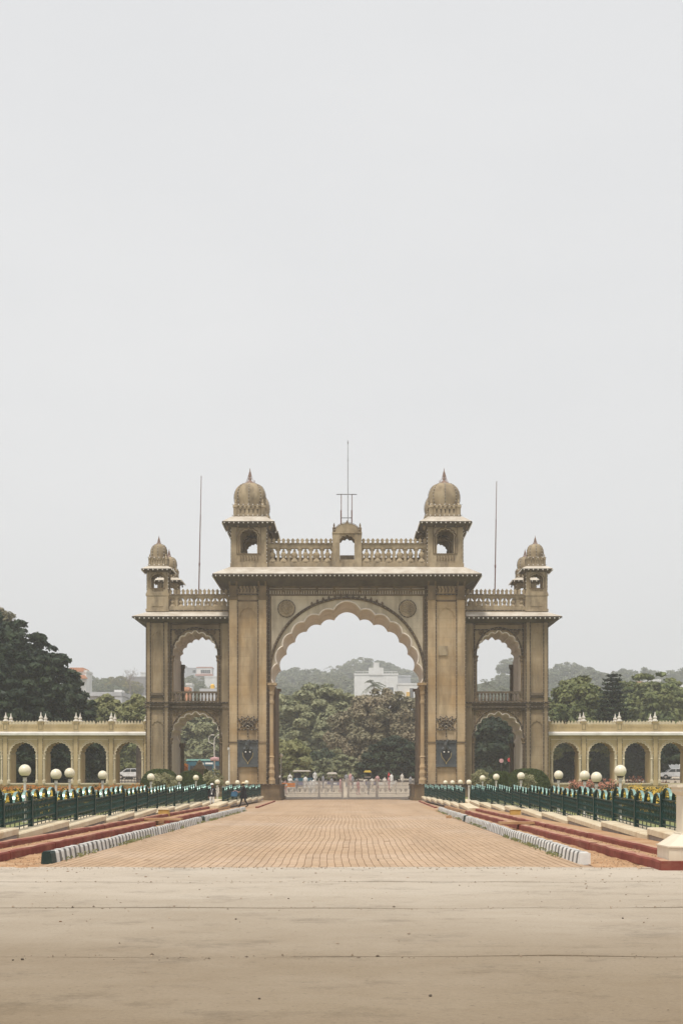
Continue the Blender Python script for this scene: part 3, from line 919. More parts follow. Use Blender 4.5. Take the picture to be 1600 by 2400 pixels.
# ------------------------------------------------------------------ globe lamps
def globe_lamp(px, py, r, dia, zbase, label, group, d=None):
    d = d or dia * F / (2 * r)
    x, z = fx(px, d), fz(py, d)
    R = r * d / F
    root = empty('globe_lamp', (x, d, zbase), label, 'lamp', group)
    h = z - R
    MB().lathe(x, d, [(0.075, zbase), (0.075, zbase + 0.08), (0.05, zbase + 0.12), (0.045, h - 0.2), (0.06, h - 0.17), (0.075, h - 0.12), (0.06, h - 0.09), (0.07, h - 0.02)], 10).build('post', M['post_white'], root)
    MB().lathe(x, d, [(0.09, h - 0.02), (0.12, h + 0.02), (0.115, h + 0.05)], 14).build('collar', M['collar'], root)
    o = MB().ball((x, d, z), R, 24, 16).build('globe', M['globe'], root, smooth=True)
    return root
GL = 'globe lamps behind the fences'
l1 = 'cream globe lamp on a white post behind the fence by the yellow and orange flowers'
l2 = 'cream globe lamp on a white post by the rounded hedge on the bus side'
l3 = 'cream globe lamp on a white post by the short fence behind the walking person'
for px, py, r, lab in ((59, 1806, 14.5, l1), (132, 1815, 13, l1), (164, 1812, 12.2, l1), (241, 1817, 11, l1), (354, 1821.7, 9, l2), (420, 1824.5, 7.7, l2), (459.4, 1823, 6.8, l2)):
    globe_lamp(px, py, r, 0.42, 0.28, lab, GL)
for px, py, r, d in ((509.7, 1833, 6.3, 96), (533.7, 1835.5, 5.7, 101), (556.6, 1834, 5.5, 106), (578, 1834, 5.2, 111)):
    globe_lamp(px, py, r, 0, 0.2, l3, GL, d)
r1 = 'cream globe lamp on a white post behind the fence by the coral flowers'
r2 = 'cream globe lamp on a white post by the rounded hedge opposite the bus'
r3 = 'cream globe lamp on a white post by the short fence beyond the loose brick'
for px, py, r, lab in ((1452.5, 1807, 14.3, r1), (1396.4, 1822, 13, r1), (1369, 1818, 12, r1), (1308, 1816.6, 10.8, r1), (1220, 1819, 9, r2), (1162, 1821, 7.6, r2), (1130, 1823.6, 6.8, r2)):
    globe_lamp(px, py, r, 0.42, 0.28, lab, GL)
for px, py, r, d in ((1098, 1833.4, 6.1, 93), (1078, 1833, 5.6, 99), (1059.5, 1834, 5.4, 105), (1043, 1834, 5.1, 111)):
    globe_lamp(px, py, r, 0, 0.2, r3, GL, d)

# ------------------------------------------------------------------ pedestal at the corner
px0, py0 = 6.93, 28.0
def octo(cx, cy, h, ch): return [(cx - h + ch, cy - h), (cx + h - ch, cy - h), (cx + h, cy - h + ch), (cx + h, cy + h - ch), (cx + h - ch, cy + h), (cx - h + ch, cy + h), (cx - h, cy + h - ch), (cx - h, cy - h + ch)]
ped = empty('gate_pedestal', (px0, py0, 0.15), 'cream octagonal stone pedestal standing on the red kerb corner', 'pedestal')
MB().prism_xy(octo(px0, py0, 0.72, 0.2), 0.15, 0.42).build('plinth', M['pedestal'], ped)
mb = MB().prism_xy(octo(px0, py0, 0.745, 0.21), 0.42, 0.445)
mb.build('plinth_edge', M['pedestal'], ped)
mb = MB().prism_xy(octo(px0, py0, 0.72, 0.2), 0.445, 0.66, top_scale=0.61)
mb.prism_xy(octo(px0, py0, 0.44, 0.13), 0.66, 0.69)
mb.build('sloping_base', M['pedestal'], ped)
MB().prism_xy(octo(px0, py0, 0.395, 0.115), 0.69, 1.42).build('shaft', M['pedestal'], ped)
mb = MB().prism_xy(octo(px0, py0, 0.40, 0.117), 1.42, 1.5, top_scale=1.2).prism_xy(octo(px0, py0, 0.48, 0.14), 1.5, 1.58).prism_xy(octo(px0, py0, 0.53, 0.15), 1.58, 1.635)
mb.build('capital', M['pedestal'], ped)
mb = MB().lathe(px0 - 0.15, py0, [(0.09, 1.635), (0.07, 1.68), (0.045, 1.72), (0.055, 1.78), (0.03, 1.84)], 10)
mb.build('lamp_stub', M['collar'], ped)

# ------------------------------------------------------------------ debris on the forecourt
def pebble_mesh(seed, mat, flat=0.5):
    r = random.Random(seed)
    mb = MB(); mb.ball((0, 0, 0.4 * flat), 0.5, 7, 5, sz=flat)
    mb.v = [(x * r.uniform(.75, 1.1), y * r.uniform(.75, 1.1), max(0, z)) for x, y, z in mb.v]
    return mb.mesh('pebble', mat)
pm = [pebble_mesh(i, M['pebble'], 0.6) for i in range(3)]
lm = [pebble_mesh(i + 9, M['dry_leaf'], 0.22) for i in range(3)]
stones = [(53, 2249, 9), (608, 2341, 8), (1008, 2334, 10), (553, 2155, 6), (1458, 2153, 6), (31, 2250, 6), (676, 2108, 5), (886, 2018, 5)]
for px, py, s in stones:
    d = gd(py); k = s * d / F
    o = place(random.choice(pm), 'pebble', (fx(px, d), d, slabz(d)), None, (0, 0, random.random() * 6), (k, k * 0.8, k))
    tag(o, 'small dark stone lying on the pale concrete forecourt', 'stone', 'stones on the forecourt')
leaves = [(142, 2160, 10), (342, 2057, 8), (955, 2059, 7), (1062, 2068, 4), (740, 2048, 7), (640, 2043, 5), (1210, 2050, 7), (1411, 2064, 7), (1372, 2072, 5), (1480, 2062, 6),
          (1373, 2083, 6), (160, 2044, 9), (320, 2050, 6), (77, 2120, 5), (1090, 2046, 5), (614, 2046, 4), (1180, 2048, 5), (688, 2060, 4), (555, 2035, 5), (660, 2037, 5), (1428, 2055, 6), (1255, 2058, 5), (1530, 2170, 4), (1262, 2145, 4)]
for px, py, s in leaves:
    d = gd(py); k = s * d / F
    o = place(random.choice(lm), 'fallen_leaf', (fx(px, d), d, slabz(d)), None, (0, 0, random.random() * 6), (k, k * 0.9, k))
    tag(o, 'dry brown fallen leaf on the pale concrete', 'leaf', 'fallen leaves on the forecourt')
d = gd(1918)
o = MB().box(fx(1045, d), fx(1058, d), d, d + 0.12, 0.0, 0.13).build('loose_brick', M['dirt'])
bm = bmesh.new(); bm.from_mesh(o.data); bmesh.ops.bevel(bm, geom=bm.edges[:], offset=0.015, segments=1, affect='EDGES'); bm.to_mesh(o.data); bm.free()
tag(o, 'loose brown brick lying on the drive beside the striped kerb', 'brick')
# grit gathered along the joints and over the forecourt
gp = []
for i in range(1, 4):
    m_ = 260
    xg = rng.uniform(-9, 9, m_) * (edges[i] / 20); yg = edges[i] + np.array([wob(i, q) for q in xg]) + np.abs(rng.normal(0, .10, m_)) * rng.choice([-1, 1], m_)
    gp.append(np.stack([xg, yg, np.array([slabz(q) for q in yg])], 1))
m_ = 500
xg = rng.uniform(-10, 10, m_); yg = 10 + 17.6 * rng.random(m_) ** .6
gp.append(np.stack([xg, yg, np.array([slabz(q) for q in yg])], 1))
m_ = 700
xg = rng.uniform(-8, 7, m_); yg = 27.8 - np.abs(rng.normal(0, .35, m_))
gp.append(np.stack([xg, yg, np.array([slabz(q) for q in yg])], 1))
gp = np.concatenate(gp); ng = len(gp)
sg_ = rng.uniform(.004, .013, ng) * rng.choice([1, 1, 1, 1.8], ng)
oc_ = np.array([(1, 0, .2), (0, 1, .2), (-1, 0, .2), (0, -1, .2), (0, 0, .9), (0, 0, 0)])
Vg = (gp[:, None, :] + oc_[None] * sg_[:, None, None] * rng.uniform(.6, 1.3, (ng, 6, 1))).reshape(-1, 3)
tg = np.array([(0, 1, 4), (1, 2, 4), (2, 3, 4), (3, 0, 4), (1, 0, 5), (2, 1, 5), (3, 2, 5), (0, 3, 5)])
Fg = (np.arange(ng)[:, None, None] * 6 + tg[None]).reshape(-1, 3)
M['grit'] = surf('brown grit', (0.17, 0.125, 0.085), (0.33, 0.26, 0.19), 6.0, 0.95, 0, island=0.5)
o = place(np_mesh('grit', Vg, Fg, M['grit'], 3), 'grit', (0, 0, 0))
tag(o, 'fine brown grit and dusty bits scattered over the pale concrete', 'grit', kind='stuff')
# loose clods on the dirt verges and beds
cl = []
for x0_, x1_, zz_, m_ in ((-7.28, -6.3, .0, 1500), (5.0, 5.9, .0, 1500), (-8.0, -7.5, .155, 700), (6.2, 6.6, .155, 700)):
    yg = 28 + 50 * rng.random(m_) ** 1.6; xg = rng.uniform(x0_, x1_, m_)
    cl.append(np.stack([xg, yg, np.full(m_, zz_)], 1))
cl = np.concatenate(cl); ng = len(cl); sg_ = rng.uniform(.008, .03, ng)
Vg = (cl[:, None, :] + oc_[None] * sg_[:, None, None] * rng.uniform(.6, 1.3, (ng, 6, 1))).reshape(-1, 3)
Fg = (np.arange(ng)[:, None, None] * 6 + tg[None]).reshape(-1, 3)
M['clod'] = surf('orange clods', (0.30, 0.16, 0.08), (0.52, 0.36, 0.22), 3.0, 0.95, 0, island=0.4)
o = place(np_mesh('dirt_clods', Vg, Fg, M['clod'], 3), 'dirt_clods', (0, 0, 0))
tag(o, 'loose clods and stones on the orange dirt verges', 'clods', kind='stuff')
# weeds along the kerb feet
P = []; N = []
for side, x0, x1 in ((-1, -6.0, -5.7), (1, 4.68, 5.05)):
    for k in range(46):
        y = random.uniform(29.5, 80); t = (y - 29) / 51
        x = (x0 + (x1 - x0) * t) + (-0.0 if side < 0 else 0.0)
        c = random.randint(6, 40)
        P.append(np.array([x, y, 0.02]) + rng.normal(0, 1, (c, 3)) * np.array([0.05, 0.25, 0.0]) + np.array([0, 0, 1.0]) * rng.random((c, 1)) * 0.07)
        N.append(rng.normal(0, 1, (c, 3)) * np.array([1, 1, 0.3]))
P = np.concatenate(P); N = np.concatenate(N)
o = place(leaf_mesh('weeds', P, N, rng.uniform(0.02, 0.05, len(P)), M['leaf_pale'], 0.35), 'weeds', (0, 0, 0))
tag(o, 'small weeds sprouting along the foot of the striped kerbs', 'weeds', kind='stuff')

# ------------------------------------------------------------------ arches and strings of bulbs
def lobe(p, q, b, n=7):
    p, q = Vector(p), Vector(q)
    d = q - p
    nr = Vector((-d.y, d.x)).normalized()
    return [tuple(p + d * (i / n) + nr * b * math.sin(PI * i / n) ** 0.8) for i in range(n)]

def arch_pts(cx, hw, zs, za, nl=9, bulge=0.14, ogee=0.12, n=6):
    """cusped arch from left spring to right spring; nl lobes, pointed crown"""
    cus = []
    for i in range(nl + 1):
        a = PI - PI * i / nl
        cus.append((cx + hw * math.cos(a) * (1.0 if i in (0, nl) else 0.97), zs + (za - zs - bulge) * math.sin(a) ** 0.9 if 0 < i < nl else zs))
    pts = []
    for i in range(nl):
        L = math.dist(cus[i], cus[i + 1])
        seg = lobe(cus[i], cus[i + 1], L * 0.3, n)
        if i == nl // 2:
            seg = [(x, z + ogee * (1 - min(1, abs(x - cx) / (L * 0.35))) ** 1.5) for x, z in seg]
        pts += seg
    pts.append(cus[-1])
    return pts

def jambed(opening, zb):
    return [(opening[0][0], zb)] + opening + [(opening[-1][0], zb)]

def frame_poly(opening, x0, x1, zb, zt):
    """wall with an opening that reaches its foot; returns polygon and number of opening edges"""
    o = jambed(opening, zb)
    return o + [(x1, zb), (x1, zt), (x0, zt), (x0, zb)], len(o) - 1

def arch_wall(mb, opening, x0, x1, zb, zt, y0, y1, mi=0, side=1):
    p, k = frame_poly(opening, x0, x1, zb, zt)
    mb.prism_xz(p, y0, y1, mi, side, 0, k)

def string(mb, pts, pitch=0.36, bw=0.04, bs=0.045, batten=True):
    """lamp string along a polyline: thin dark batten (slot 0) with small bulbs (slot 1)"""
    pts = [Vector(p) for p in pts]
    if batten:
        mb.tube(pts, bw, 4, 0)
    acc = pitch * 0.5
    for a, b in zip(pts[:-1], pts[1:]):
        L = (b - a).length
        while acc < L:
            p = a.lerp(b, acc / L)
            s = bs
            mb.add([p + Vector(v) for v in ((s, 0, 0), (-s, 0, 0), (0, -s * 1.6, 0), (0, s * .3, 0), (0, 0, s), (0, 0, -s * 1.3))],
                   [(0, 2, 4), (2, 1, 4), (1, 3, 4), (3, 0, 4), (2, 0, 5), (1, 2, 5), (3, 1, 5), (0, 3, 5)], 1)
            acc += pitch
        acc -= L
    return mb
SM = [M['cable'], M['bulb_dim']]
SB = [M['cable'], M['bulb']]

# ------------------------------------------------------------------ the gateway
D = 126.0
S = D / F
def gx(r): return r * S
def gz(y): return fz(y, D)
gate = empty('palace_gateway', (0, 131, 0), 'tall brown stone gateway with one great cusped arch, domed turrets and side wings', 'gateway')

YB = 134.9
half = [(0, 1407), (32, 1428), (66, 1440), (101, 1456), (130, 1482.5), (151, 1513), (165, 1554), (174, 1600)]
cusR = [(gx(x), gz(y)) for x, y in half]
cusL = [(-x, z) for x, z in reversed(cusR)]
allc = cusL + cusR[1:]
main_open = []
for i in range(len(allc) - 1):
    main_open += lobe(allc[i], allc[i + 1], math.dist(allc[i], allc[i + 1]) * (0.14 if i in (6, 7) else 0.22), 9)
main_open.append(allc[-1])
mb = MB()
arch_wall(mb, main_open, gx(-189), gx(189), 0.0, gz(1372), D + 0.5, YB)
mb.build('arch_wall', [M['stone_wall'], M['soffit']], gate)
# pale rim along the cusps and outer moulding
mb = MB()
rim = [(x, D + 0.47, z) for x, z in main_open]
mb.tube(rim, 0.07, 5)
mb.build('arch_rim', M['rim'], gate)
oc = []
for i in range(41):
    a = PI * i / 40
    oc.append((-gx(182) * math.cos(a), D + 0.42, gz(1588) + (gz(1400) - gz(1588)) * math.sin(a) ** 0.92))
mb = MB(); mb.tube(oc, 0.13, 6)
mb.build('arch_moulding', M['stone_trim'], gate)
mb = MB(); string(mb, [(x * 1.0, y - 0.16, z) for x, y, z in oc], 0.4)
mb.build('light_string', SM, gate, recalc=False)
# crockets on the crown of the arch
cm = MB().lathe(0, 0, [(0.06, 0), (0.11, 0.08), (0.09, 0.16), (0.02, 0.28)], 6).mesh('crocket', M['stone_trim'])
for i in range(14, 27):
    x, y, z = oc[i]
    place(cm, 'crocket', (x, y, z + 0.1), gate)
# frieze over the arch
mb = MB()
for y0, y1, pr in ((1371, 1376, 0.22), (1379, 1382, 0.14), (1391.5, 1394.5, 0.12)):
    mb.box(gx(-186), gx(186), D + 0.5 - pr, D + 0.5, gz(y1), gz(y0))
for k in range(60):
    x = gx(-176) + gx(352) * k / 59
    mb.box(x - 0.05, x + 0.05, D + 0.43, D + 0.5, gz(1390.5), gz(1383))
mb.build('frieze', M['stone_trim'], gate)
mb = MB()
for s in (-1, 1):
    mb.box(s * gx(178), s * gx(181), D + 0.4, D + 0.5, gz(1596), gz(1396))
    mb.box(s * gx(184), s * gx(189.5), D + 0.3, D + 0.5, gz(1838), gz(1372))
split_loose(mb.build('edge_moulding', M['stone_trim'], gate), 'edge_moulding')
# rosettes
for s in (-1, 1):
    cx_, cz_ = s * gx(142), gz(1425)
    mb = MB()
    def yl(cx, cz, prof, n, y):
        """disc mouldings facing the viewer: prof = (radius, projection)"""
        vs = []; fs = []
        for r, pr in prof:
            for k in range(n):
                a = 2 * PI * k / n
                vs.append((cx + r * math.cos(a), y - pr, cz + r * math.sin(a)))
        for i in range(len(prof) - 1):
            for k in range(n):
                k2 = (k + 1) % n
                fs.append((i * n + k, i * n + k2, (i + 1) * n + k2, (i + 1) * n + k))
        fs.append(tuple((len(prof) - 1) * n + k for k in range(n)))
        return vs, fs
    mb.add(*yl(cx_, cz_, [(0.72, 0), (0.72, 0.10), (0.62, 0.14), (0.55, 0.08), (0.18, 0.12), (0.14, 0.2), (0.02, 0.24)], 32, D + 0.5))
    for k in range(12):
        a = 2 * PI * k / 12
        mb.tube([(cx_ + 0.18 * math.cos(a), D + 0.38, cz_ + 0.18 * math.sin(a)), (cx_ + 0.38 * math.cos(a), D + 0.36, cz_ + 0.38 * math.sin(a)), (cx_ + 0.54 * math.cos(a), D + 0.4, cz_ + 0.54 * math.sin(a))], [0.03, 0.075, 0.03], 5)
    ro = mb.build('rosette', M['stone_pale'], gate)
    sm_ = MB()
    string(sm_, [(cx_ + 0.76 * math.cos(a * PI / 16), D + 0.43, cz_ + 0.76 * math.sin(a * PI / 16)) for a in range(33)], 0.3)
    sm_.build('light_string', SM, ro, recalc=False)

# piers
for s in (-1, 1):
    X = lambda r: s * gx(r)
    side = 'left' if s < 0 else 'right'
    mb = MB()
    mb.box(X(189.5), X(276), D + 0.12, YB + 0.5, 0, gz(1372))
    pier = mb.build('pier', M['stone'], gate)
    # edge pilasters
    for a, b in ((256, 277), (187, 208)):
        mb = MB(); mb.box(X(a), X(b), D - 0.06, D + 0.12, gz(1838), gz(1406))
        mb.build('pilaster', M['stone'], pier)
        mb = MB()
        mb.box(X(a - .8), X(b + .8), D - 0.16, D + 0.1, gz(1406), gz(1398))
        mb.box(X(a + 2), X(b - 2), D - 0.2, D + 0.1, gz(1398), gz(1373))
        mb.box(X(a - .8), X(b + .8), D - 0.12, D + 0.1, gz(1742), gz(1738))
        split_loose(mb.build('pilaster_moulding', M['stone_trim'], pier), 'pilaster_moulding')
    # panel with arched niche
    cxp = 232
    op = arch_pts(X(cxp), gx(18.5), gz(1452), gz(1424), 7, 0.1, 0.1)
    mb = MB(); arch_wall(mb, op, X(cxp) - gx(24), X(cxp) + gx(24), gz(1735), gz(1410), D + 0.03, D + 0.12, 0, 0)
    mb.build('niche_frame', M['stone'], pier)
    mb = MB()
    mb.box(X(209), X(255.5), D - 0.05, D + 0.12, gz(1394), gz(1391)); mb.box(X(209), X(255.5), D - 0.05, D + 0.12, gz(1370), gz(1367.5))
    for k in range(6):
        x = X(cxp) + gx(-20 + 8 * k)
        mb.tube([(x, D + 0.08, gz(1388)), (x + .08, D + 0.02, gz(1382)), (x - .05, D + 0.02, gz(1376)), (x, D + 0.08, gz(1372))], 0.05, 5)
    mb.box(X(209), X(255.5), D + 0.0, D + 0.12, gz(1410), gz(1406))
    mb.build('carved_panel', M['stone_trim'], pier)
    # lotus outlined in bulbs
    mb = MB()
    c0 = (X(cxp), D - 0.02, gz(1704))
    def petal(dx, dz, wd, base=(0, 0)):
        pts = []
        bx, bz = base
        L = math.hypot(dx, dz); ux_, uz_ = dx / L, dz / L
        for i in range(13):
            t = i / 6 if i <= 6 else (12 - i) / 6
            sd_ = (1 if i <= 6 else -1) * wd * math.sin(PI * min(1, t) ** 0.8) * (1 if t < 1 else 0)
            pts.append((c0[0] + bx + ux_ * L * t - uz_ * sd_, c0[1], c0[2] + bz + uz_ * L * t + ux_ * sd_))
        return pts
    for a in ((0, 1.0, .26), (-.55, .95, .2), (.55, .95, .2), (-.85, .75, .16), (.85, .75, .16), (-.8, -.2, .16), (.8, -.2, .16)):
        string(mb, petal(*a), 0.3, 0.055, 0.06)
    string(mb, [c0, (c0[0], c0[1], gz(1728))], 0.3, 0.055, 0.06)
    mb.build('lotus_light', SM, pier, recalc=False)
    # plaque with shield
    mb = MB()
    mb.box(X(208.5), X(255.5), D - 0.02, D + 0.1, gz(1796), gz(1735))
    pq = mb.build('plaque', M['plaque'], pier)
    mb = MB()
    mb.box(X(207.5), X(256.5), D - 0.16, D + 0.02, gz(1741), gz(1734)); mb.box(X(207.5), X(256.5), D - 0.14, D + 0.02, gz(1797.5), gz(1791))
    mb.box(X(208), X(212), D - 0.1, D + 0.02, gz(1791), gz(1741)); mb.box(X(252), X(256), D - 0.1, D + 0.02, gz(1791), gz(1741))
    # drooping plume over the shield
    mb.tube([(X(cxp), D - 0.06, gz(1752)), (X(cxp) - .05, D - 0.2, gz(1745)), (X(cxp) + .08, D - 0.3, gz(1737)), (X(cxp) + .16, D - 0.2, gz(1733))], [0.26, 0.2, 0.1, 0.03], 7)
    for dx in (-.32, -.16, .16, .32):
        mb.tube([(X(cxp) + dx * .6, D - 0.05, gz(1750)), (X(cxp) + dx, D - 0.14, gz(1756)), (X(cxp) + dx * 1.15, D - 0.04, gz(1764))], [0.09, 0.1, 0.03], 5)
    mb.build('plaque_frame', M['plaque'], pier)
    shp = [(-.42, 1760), (-.36, 1766), (-.34, 1772), (0, 1786), (.34, 1772), (.36, 1766), (.42, 1760), (.2, 1754), (0, 1757), (-.2, 1754)]
    mb = MB(); mb.prism_xz([(X(cxp) + a, gz(b)) for a, b in shp], D - 0.1, D - 0.01)
    mb.build('shield', M['plaque_dark'], pier)
    mb = MB()
    for dx in (-.19, .19): mb.add(*yl(X(cxp) + dx, gz(1762.5), [(0.075, 0), (0.065, 0.05), (0.02, 0.07)], 10, D - 0.09))
    split_loose(mb.build('shield_spot', M['white'], pier), 'shield_spot')
    mb = MB(); mb.tube([(X(cxp) + a, D - 0.1, gz(b)) for a, b in ((-.46, 1764), (-.4, 1774), (-.2, 1781), (0, 1788), (.2, 1781), (.4, 1774), (.46, 1764))], 0.022, 5)
    mb.ball((X(cxp), D - 0.1, gz(1789)), 0.06, 6, 5)
    mb.tube([(X(cxp), D - 0.1, gz(1790)), (X(cxp), D - 0.1, gz(1794))], 0.035, 5)
    mb.build('pendant', M['brass'], pier)
    # plinth and skirting
    mb = MB()
    mb.box(X(281), X(157), D - 0.5, YB + 0.8, 0, gz(1840))
    mb.box(X(284), X(155), D - 0.58, YB + 0.86, gz(1841), gz(1837.5))
    mb.box(X(284), X(154), D - 0.62, YB + 0.9, 0, 0.28)
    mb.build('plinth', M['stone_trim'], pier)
    # engaged column on the jamb, front and back
    for yc in (D + 0.45, YB - 0.2):
        xc = X(178)
        mb = MB()
        r = gx(6.0)
        mb.lathe(xc, yc, [(r * 1.7, gz(1838)), (r * 1.7, gz(1828)), (r * 1.25, gz(1822)), (r * 1.55, gz(1812)), (r * 1.2, gz(1804)), (r * 1.45, gz(1798)), (r * 1.05, gz(1790)), (r * 1.12, gz(1776)), (r * 1.35, gz(1774)), (r * 1.0, gz(1771)),
                          (r * 0.94, gz(1650)), (r * 1.15, gz(1648)), (r * 1.15, gz(1643)), (r * 0.95, gz(1640)), (r * 1.0, gz(1630)), (r * 1.3, gz(1626)), (r * 1.3, gz(1622)), (r * 1.1, gz(1619)), (r * 1.6, gz(1610)), (r * 1.6, gz(1606))], 8, rot=PI / 8)
        mb.box(xc - gx(13), xc + gx(13), yc - gx(13), yc + gx(13), gz(1606), gz(1600))
        c = mb.build('column', M['stone'] if yc < D + 2 else M['stone_shade'], pier)  # rear column takes the darker stone with its shade painted in
    # jamb panel between the columns
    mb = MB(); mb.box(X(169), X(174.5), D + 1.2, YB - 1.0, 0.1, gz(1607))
    mb.build('jamb', M['stone_shade'], pier)
    # bulb strings on the pier edges
    mb = MB()
    for r_ in (277, 256, 208, 187.5, 183):
        string(mb, [(X(r_), D - 0.1 if r_ > 186 else D + 0.28, gz(1834)), (X(r_), D - 0.1 if r_ > 186 else D + 0.28, gz(1376))])
    for y in (1394, 1735.5):
        string(mb, [(X(257), D - 0.18, gz(y)), (X(207), D - 0.18, gz(y))])
    string(mb, [(X(284), D - 0.64, gz(1838)), (X(155), D - 0.64, gz(1838))])
    mb.build('light_string', SM, pier, recalc=False)

# pale notice on the panel of the right pier
mb = MB(); mb.box(gx(1027 - 813), gx(1048 - 813), D - 0.02, D + 0.03, gz(1536), gz(1514))
mb.build('patch', M['stone_pale'], gate)
# great eave
ye = D - 1.4
mb = MB()
mb.ring_eave(gx(-276), gx(276), D, YB + 0.5, 1.36, gz(1328.5), fz(1347, ye), gz(1373), 0.12)
o = mb.build('great_eave', [M['eave'], M['eave_under']], gate)
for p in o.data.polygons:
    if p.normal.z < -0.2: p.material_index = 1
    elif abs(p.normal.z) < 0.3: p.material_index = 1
mb = MB()
for x0, x1 in ((-309, 309),):
    string(mb, [(gx(x0), ye - 0.02, fz(1349, ye)), (gx(x1), ye - 0.02, fz(1349, ye))], 0.4, 0.03, 0.075)
for s in (-1, 1): string(mb, [(s * gx(312), ye, fz(1349, ye)), (s * gx(312), YB + 1.8, fz(1349, ye))], 0.42, 0.03, 0.07)
mb.build('light_string', SB, gate, recalc=False)
# eave brackets
bk = MB().prism_xz([(0, 0), (0, 0.0), (0.0, -0.9), (0.12, -0.9), (0.18, -0.5), (0.55, -0.15), (0.6, 0)][1:], -0.08, 0.08).mesh('bracket', M['stone_trim'])
for x in [-274, -258, -206, -190, -150, -110, -70, -30, 30, 70, 110, 150, 190, 206, 258, 274]:
    place(bk, 'bracket', (gx(x), D + (0.02 if abs(x) > 186 else 0.5), gz(1362)), gate, (0, 0, -PI / 2))
# roof deck
mb = MB(); mb.box(gx(-275), gx(275), D + 0.1, YB + 0.4, gz(1345), gz(1330))
mb.build('roof_deck', M['stone_pale'], gate)

# ---- parapet
def merlon_mesh(wd, ht, th=0.22):
    h = wd / 2
    return MB().prism_xz([(-h * .62, 0), (h * .62, 0), (h * .62, ht * .48), (h * .98, ht * .6), (h * .55, ht * .75), (0, ht), (-h * .55, ht * .75), (-h * .98, ht * .6), (-h * .62, ht * .48)], -th / 2, th / 2).mesh('merlon', M['stone_pale'])
def parapet(parent, x0, x1, y, zb, z_open0, z_open1, z_rail, z_top, nb, pitch, name='parapet', mat='stone_pale', th=0.3):
    if x0 > x1: x0, x1 = x1, x0
    mb = MB()
    mb.box(x0, x1, y - th / 2 - 0.06, y + th / 2 + 0.06, zb, zb + (z_open0 - zb) * 0.35)
    mb.box(x0, x1, y - th / 2, y + th / 2, zb + (z_open0 - zb) * 0.35, z_open0)
    mb.box(x0, x1, y - th / 2 - 0.02, y + th / 2 + 0.02, z_open1, z_rail)
    mb.box(x0, x1, y - th / 2 - 0.09, y + th / 2 + 0.09, z_rail, z_rail + 0.08)
    par = mb.build(name, M[mat], parent)
    bw = (x1 - x0) / nb; h = z_open1 - z_open0
    pw = bw * 0.2
    post = MB().box(-pw / 2, pw / 2, -th / 2 + .02, th / 2 - .02, 0, h).box(-pw * .7, pw * .7, -th / 2 - .03, th / 2, h * 0.9, h).mesh('post', M[mat])
    op = arch_pts(0, bw * .36, h * 0.62, h * 0.98, 5, 0.05, 0.03, 3)
    aw = MB(); arch_wall(aw, op, -bw / 2 + pw / 2, bw / 2 - pw / 2, h * 0.45, h, -th * .3, th * .3, 0, 0)
    awm = aw.mesh('bay_arch', M[mat])
    r = bw * 0.26
    vm = MB().lathe(0, 0, [(bw * .36, 0), (bw * .34, h * .08), (r * .7, h * .2), (r * .45, h * .28), (r * .8, h * .4), (r * 1.0, h * .52), (r * .8, h * .64), (r * .4, h * .72), (r * .6, h * .78), (r * .25, h * .9), (r * .3, h)], 8, sy=0.6).mesh('baluster', M[mat])
    for i in range(nb + 1):
        place(post, 'post', (x0 + bw * i, y, z_open0), par)
    for i in range(nb):
        xm = x0 + bw * (i + .5)
        place(awm, 'bay_arch', (xm, y, z_open0), par)
        place(vm, 'baluster', (xm, y, z_open0), par)
    mm = merlon_mesh(pitch * 0.94, z_top - z_rail - 0.08)
    n = int((x1 - x0) / pitch); p2 = (x1 - x0) / n
    for i in range(n):
        place(mm, 'merlon', (x0 + p2 * (i + .5), y, z_rail + 0.08), par)
    sg = MB(); string(sg, [(x0, y - th / 2 - 0.1, zb + 0.1), (x1, y - th / 2 - 0.1, zb + 0.1)], 0.4)
    string(sg, [(x0, y - th / 2 - 0.12, z_rail + .02), (x1, y - th / 2 - 0.12, z_rail + .02)], 0.45, 0.02)
    sg.build('light_string', SM, par, recalc=False)
    return par
for yy in (D + 0.55, YB - 0.1):
    for s in (-1, 1):
        parapet(gate, s * gx(33), s * gx(188), yy, gz(1331), gz(1315), gz(1282), gz(1273), gz(1259), 6, 0.397)
# roof parapet returns along the sides of the block are hidden behind the turrets

